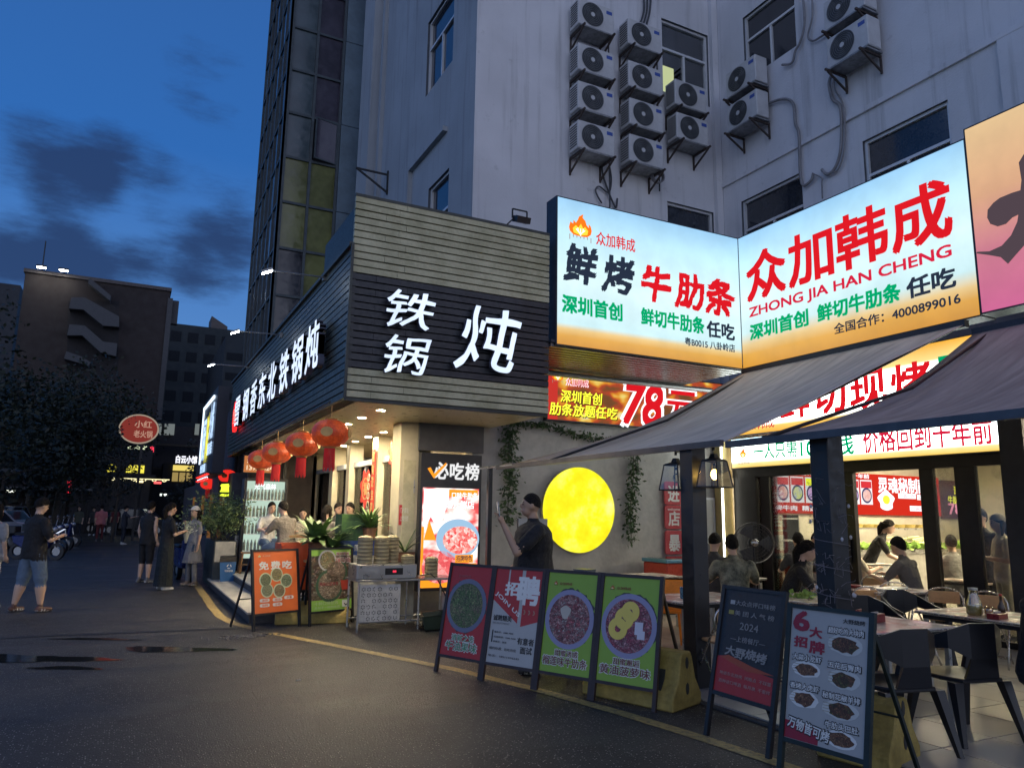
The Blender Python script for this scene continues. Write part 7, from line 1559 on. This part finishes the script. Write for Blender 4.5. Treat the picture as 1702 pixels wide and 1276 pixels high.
def fsign(nm, lab, cat, s_, px0, py0, px1, py1, y, c, st, back=True, bold=.08):
    p = P6((px0+px1)/2, (py0+py1)/2, y); q0 = P6(px0, py1, y); q1 = P6(px1, py0, y); t = thing(nm, lab, cat, (p.x, y, p.z)); r_ = (q0.x-p.x, q0.z-p.z, q1.x-p.x, q1.z-p.z)
    if back: MB(FB).box(r_[0]-.1, r_[2]+.1, r_[1]-.1, r_[3]+.1, -.1, -.01).build('board', BKM, t)
    text(s_, em('far_%s' % nm, c, st, False), t, FB, r_, bold=bold); return t
fsign('red_neon_sign', 'four red neon characters on the far building front', 'sign', '川渝小馆', 282, 711, 318, 722, 74, (1, .03, .05), 1.2); fsign('white_far_sign', 'white characters over the small yellow lit shop', 'sign', '白云小馆', 292, 758, 328, 769, 70, (.9, .9, 1), 1.1)
fsign('red_slanted_sign', 'slanting red neon characters low at the left, above the parked cars', 'sign', '夜宵烧烤', 104, 797, 138, 818, 60, (1, .03, .06), 1.2)
fsign('small_white_sign', 'tiny broken white characters under the oval sign', 'sign', '小吃街', 210, 741, 245, 752, 58, (.8, .9, .6), .9); fsign('small_red_sign', 'tiny single red character right of the broken white sign', 'sign', '串', 249, 742, 256, 752, 57.5, (1, .05, .1), 1.1)
for px_, py_, c_, lab_ in ((262, 802, (1, .1, .1), 'tiny red light low at the street end, left of the far shop'), (340, 770, (1, .05, .05), 'tiny red light between the far shop and the neighbour sign'), (272, 822, (.9, 1, .9), 'tiny pale light at the street end above the trio'), (232, 800, (1, .8, .4), 'tiny warm light under the far scalloped string'), (18, 816, (.9, .95, .8), 'tiny pale light under the left carport')):
    p = P6(px_, py_, 55); t = thing('small_street_light', lab_, 'light', tuple(p)); MB().box(-.22, .22, -.03, .03, -.07, .07).build('tube', em('small_light_%d' % px_, c_, 1.6, False), t); MB().box(-.25, .25, .031, .09, -.1, .1).build('casing', BKM, t)
t = thing('oval_sign', 'large oval brown red sign on a pole, its left half behind tree leaves', 'sign', tuple(P6(231, 713, 43))); SO_ = Matrix.Scale(.72, 4); FBs = FB @ SO_; MB().bar((.2, .1, -.7), (.2, .1, -P6(231, 713, 43).z), .12).build('pole', BKM, t); MB(FBs).disc(0, 0, 0, 1.30, 36, 1.06, t=.12).build('pale_rim', em('oval_rim', (.55, .45, .35), .5, False), t); MB(FBs).disc(0, 0, .121, 1.20, 36, .96, t=.02).build('oval_face', em('oval_red', (.34, .05, .04), .5, False), t)
text('小红', em('oval_lettering', (.55, .30, .22), .7, False), t, FBs, (-.3, .1, .8, .6), bold=.04, z=.145); text('老火锅', MC['oval_lettering'], t, FBs, (-.3, -.6, .9, -.1), bold=.04, z=.145)
t = thing('far_shop', 'small shop with a yellow lit fascia and warm windows at the street end', 'shop', (P6(304, 800, 69).x, 69, 0)); MB().box(-1.6, 2.2, .3, 4, 0, P6(304, 770, 69).z).build('walls', MC['far_dark'], t); z0 = P6(304, 782, 69).z; z1 = P6(304, 773, 69).z
MB(FB).box(-.85, .75, z0, z1, -.2, -.1).build('fascia', em('far_fascia', (.80, .62, .15), .9, False), t); z2 = P6(304, 800, 69).z
for k in range(3): MB(FB).box(-.85+k*.55, -.4+k*.55, z2, z0-.15, -.28, -.2).build('window', em('warm_far_window', (.5, .36, .12), .55, False), t)
t = thing('stall_roof', 'flat pale carport roof on thin posts over the cars at the left edge', 'carport', (-7.6, 40, 0))
MB().box(-4, 3.3, -2, 4, 3.05, 3.2).build('roof', pm('carport_grey', (.18, .19, .2), .6), t)
for x_ in (-3, 0, 2.9): MB().bar((x_, -1.8, 0), (x_, -1.8, 3.05), .1).build('post', FRK, t)
t = thing('stall_roof', 'second flat roof farther along, with a strip of light under it', 'carport', (-4.6, 58, 0)); MB().box(-3.4, 2.6, -2, 6, 2.7, 2.85).build('roof', MC['carport_grey'], t); MB().box(-6, -3.6, -1.9, -1.8, 2.9, 3.4).build('light_panel', em('stall_light', (.9, .9, .45), .8, False), t)
for x_ in (-3.2, 0, 2.4): MB().bar((x_, -1.8, 0), (x_, -1.8, 2.7), .1).build('post', FRK, t)
t = thing('low_wall', 'long dark low wall and market front closing the far end of the street', 'wall', (0, 66, 0)); MB().box(-30, 12, 0, .5, 0, 3.4).build('wall', MC['far_dark'], t)
bF = thing('market_hall', 'long dark market hall with an upper balcony across the street end', 'building', (4, 73, 0)); MB().box(-6, 9, .5, 6, 0, 9).build('walls', pm('hall_wall', (.045, .04, .045), .85), bF)
for k in range(3): MB(FB).box(-5, 8, 2.9+k*2.1, 3.1+k*2.1, 0, .5).build('balcony_slab', pm('slab_brown', (.09, .07, .05), .8), bF)
for px, w_ in ((260, .35), (264, .3), (273, .8), (280, .7), (324, .45), (327, .3)): x = P6(px, 716, 73).x-4; z = P6(px, 722, 73).z; MB(FB).box(x, x+w_*.7, z, z+1.0, -.3, -.25).build('window', em('pale_far_window', (.35, .40, .40), .35, False), bF)
# ---- trees
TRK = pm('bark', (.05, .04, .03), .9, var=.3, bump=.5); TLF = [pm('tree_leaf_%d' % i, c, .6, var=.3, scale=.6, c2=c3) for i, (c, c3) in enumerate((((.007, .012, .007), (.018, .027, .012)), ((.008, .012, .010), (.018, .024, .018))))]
def tree(label, x, y, h, r, seed, mat, n_=9000, leaf=.24):
    t = thing('street_tree', label, 'tree', (x, y, 0), 0, 'dark trees along the left side'); rr = random.Random(seed); b = MB(); k_ = min(1., h*r/36); b.path([(0, 0, 0), (.1, 0, h*.25), (-.05, .1, h*.5)], [.05+.17*k_, .04+.13*k_, .03+.09*k_], 8); tips = []
    for k in range(9):
        a = k*.7+rr.uniform(0, .5); d = Vector((math.cos(a), math.sin(a), rr.uniform(.3, 1.1))); p0 = Vector((0, .05, h*rr.uniform(.25, .5))); p1 = p0+d*r*.5; p2 = p1+Vector((d.x, d.y, d.z*.5))*r*.4; b.path([p0, p1, p2], [.08, .05, .02], 5); tips += [p1, p2, (p1+p2)/2]
    b.build('trunk', TRK, t); b = MB(); cl_ = [(p+Vector((rr.gauss(0, r*.2), rr.gauss(0, r*.2), rr.gauss(0, r*.2))), r*rr.uniform(.22, .42)) for p in tips for _ in range(2)]
    cl_ += [(Vector((rr.gauss(0, r*.45), rr.gauss(0, r*.45), h*.62+rr.gauss(0, h*.16))), r*rr.uniform(.25, .45)) for _ in range(14)]; pts = []
    for _ in range(n_):
        c, rc = rr.choice(cl_); v = Vector((rr.gauss(0, 1), rr.gauss(0, 1), rr.gauss(0, 1))).normalized()*rc*rr.uniform(.5, 1.05); pts.append(c+v)
    leaves(b, pts, leaf, rr, .2, .55); o = b.build('crown', mat, t); return t
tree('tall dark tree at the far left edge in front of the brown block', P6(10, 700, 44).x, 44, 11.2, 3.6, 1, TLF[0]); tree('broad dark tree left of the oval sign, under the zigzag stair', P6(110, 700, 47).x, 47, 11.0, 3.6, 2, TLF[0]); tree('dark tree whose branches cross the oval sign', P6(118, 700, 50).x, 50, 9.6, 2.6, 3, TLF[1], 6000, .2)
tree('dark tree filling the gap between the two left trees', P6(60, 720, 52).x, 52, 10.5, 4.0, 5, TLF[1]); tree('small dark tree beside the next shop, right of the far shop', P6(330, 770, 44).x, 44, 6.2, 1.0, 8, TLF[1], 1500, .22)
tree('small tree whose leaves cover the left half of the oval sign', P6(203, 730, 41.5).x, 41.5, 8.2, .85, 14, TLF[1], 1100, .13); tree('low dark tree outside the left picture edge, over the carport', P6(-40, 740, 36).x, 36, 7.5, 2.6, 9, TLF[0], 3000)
# ---- cars
def car(label, loc, rz, paint, L=4.5, suv=False):
    t = thing('parked_car', label, 'car', loc, rz, 'cars parked along the left side'); w_ = .88; hd = 1.62 if suv else 1.45
    prof = [(-L/2, .35), (-L/2, .75), (-L/2+.15, .92), (-L*.22, 1.0), (-L*.08, hd), (L*.22, hd+.02), (L*.38, 1.05), (L/2-.05, 1.0), (L/2, .7), (L/2, .35)]
    M = frame((0, 0, 0), (0, 1, 0), (0, 0, 1), (1, 0, 0)); MB(M).poly(prof, -w_, w_).build('body', paint, t, bev=.05)
    b = MB(M)
    for s_ in (-1, 1): b.poly([(-L*.19, 1.02), (-L*.075, hd-.06), (L*.20, hd-.05), (L*.33, 1.06)], s_*w_-(.004 if s_ < 0 else 0)+.0, s_*w_+.004+(0 if s_ < 0 else .0))
    b.build('side_windows', GLD, t)
    q = MB(); q.add([(-.7, -L*.215, 1.03), (.7, -L*.215, 1.03), (.62, -L*.093, hd-.07), (-.62, -L*.093, hd-.07)], [(0, 1, 2, 3)]); q.v = [v+Vector((0, -.03, .02)) for v in q.v]; q.build('windscreen', GLD, t)
    for sx in (-1, 1):
        for y in (-L*.31, L*.30):
            o = MB(T(sx*(w_-.02), y, .32) @ RY(R(90))).lathe([(.31, -.1), (.32, 0), (.31, .1)], 20).build('wheel', BP, t); MB(T(sx*(w_+.085), y, .32) @ RY(R(90))).lathe([(.19, -.02), (.18, .01)], 14).build('rim', STEEL, o)
        MB().ell((sx*.66, -L/2+.02, .72), .16, .05, .08).build('headlight', pm('headlight_glass', (.5, .52, .55), .12, .4), t); MB().box(sx*.72-.12, sx*.72+.12, L/2-.02, L/2+.02, .72, .86).build('tail_light', IR, t)
        MB().ell((sx*(w_+.1), -L*.14, 1.02), .09, .06, .07).build('mirror', paint, t)
    MB().box(-.5, .5, -L/2-.012, -L/2, .45, .62).build('grille', BP, t); return t
SIL = pm('silver_paint', (.38, .39, .41), .25, .5, var=.03); WPT = pm('white_paint', (.55, .56, .58), .22, .1, var=.03); BPT = pm('black_paint', (.02, .022, .028), .15, .3, var=.05)
car('white car at the far left behind the man in shorts', (-5.2, 33.5, 0), R(-28), WPT); car('silver car beyond the scooters at the left side', (-5.3, 40.5, 0), R(-25), SIL); car('dark car parked across the street end, right of the pink shirt', (.9, 53, 0), R(70), BPT, suv=True)
car('black car at the street end near the pointing person', (-.4, 57, 0), R(80), BPT); car('silver car farther back under the carport', (-6.0, 49, 0), R(-20), SIL, suv=True)
def scooter(label, loc, rz, c):
    t = thing('motor_scooter', label, 'scooter', loc, rz, 'scooters parked at the left kerb'); M = frame((0, 0, 0), (0, 1, 0), (0, 0, 1), (1, 0, 0))
    for y in (-.62, .62):
        o = MB(T(0, y, .25) @ RY(R(90))).ring(0, 0, -.05, .17, .26, 20, .1).build('wheel', BP, t); MB(T(0, y, .25) @ RY(R(90))).lathe([(.13, -.03), (.13, .03)], 12).build('rim', STEEL, o)
    MB(M).poly([(-.28, .30), (.35, .30), (.75, .50), (.82, .72), (.10, .74), (.02, .42), (-.25, .40)], -.13, .13).build('body', c, t, bev=.03); MB(M).poly([(-.42, .35), (-.30, .35), (-.34, .92), (-.50, .95)], -.17, .17).build('leg_shield', c, t, bev=.02)
    MB().box(-.14, .14, .08, .72, .74, .82).build('seat', BP, t, bev=.03); MB().tube((0, -.60, .25), (0, -.40, 1.0), .03).build('fork', STEEL, t); MB().path([(-.32, -.30, 1.06), (-.12, -.42, 1.0), (.12, -.42, 1.0), (.32, -.30, 1.06)], .018, 6).build('handlebar', BP, t)
    MB().ell((0, -.50, .92), .09, .07, .08).build('headlight', MC['headlight_glass'], t)
    for sx in (-1, 1): MB().tube((sx*.22, -.36, 1.04), (sx*.30, -.34, 1.24), .008).ell((sx*.31, -.34, 1.27), .06, .015, .045).build('mirror', CHR, t)
    MB().box(-.15, .15, .70, .95, .78, 1.02).build('top_box', BP, t, bev=.02); return t
NV = pm('scooter_navy', (.02, .035, .14), .25, .2); s0 = None
for i, (px, dp, rz, lab) in enumerate(((70, 23.5, 60, 'navy scooter nearest to the man in shorts'), (83, 26, 50, 'second navy scooter of the kerb row'), (94, 29, 55, 'third navy scooter of the kerb row'), (104, 31.5, 70, 'dark scooter at the end of the kerb row, wheel towards the road'))):
    p = PD(px, dp, 0)
    if s0 is None: s0 = scooter(lab, p, R(rz), NV)
    else: dup(s0, p, R(rz), lab)
p = PD(322, 19.2, 0); s1_ = dup(s0, (1.32, 18.9, 0), R(8), 'dark scooter parked against the planter behind the woman in the cap')
# small foreground litter and repairs
t = thing('drain_gravel', 'patch of broken gravel at the corner of the kerb line, by the orange board', 'gravel', tuple(P(404, 1058))); b = MB(); rr = random.Random(31)
for k in range(150): a = rr.uniform(0, 6.28); d = abs(rr.gauss(0, .16)); s_ = rr.uniform(.005, .018); b.ell((d*math.cos(a)*1.3, d*math.sin(a)*.8, s_*.5), s_, s_*.8, s_*.6, 6, 4)
o = b.build('stones', pm('gravel_grey', (.16, .15, .14), .8, var=.4, scale=30), t); o['kind'] = 'stuff'
t = thing('cigarette_end', 'white cigarette end on the asphalt below the orange board', 'litter', tuple(P(492, 1131)+Vector((0, 0, .006))), R(15)); MB().tube((0, 0, 0), (.05, 0, 0), .004, n=6).build('stub', IW, t)
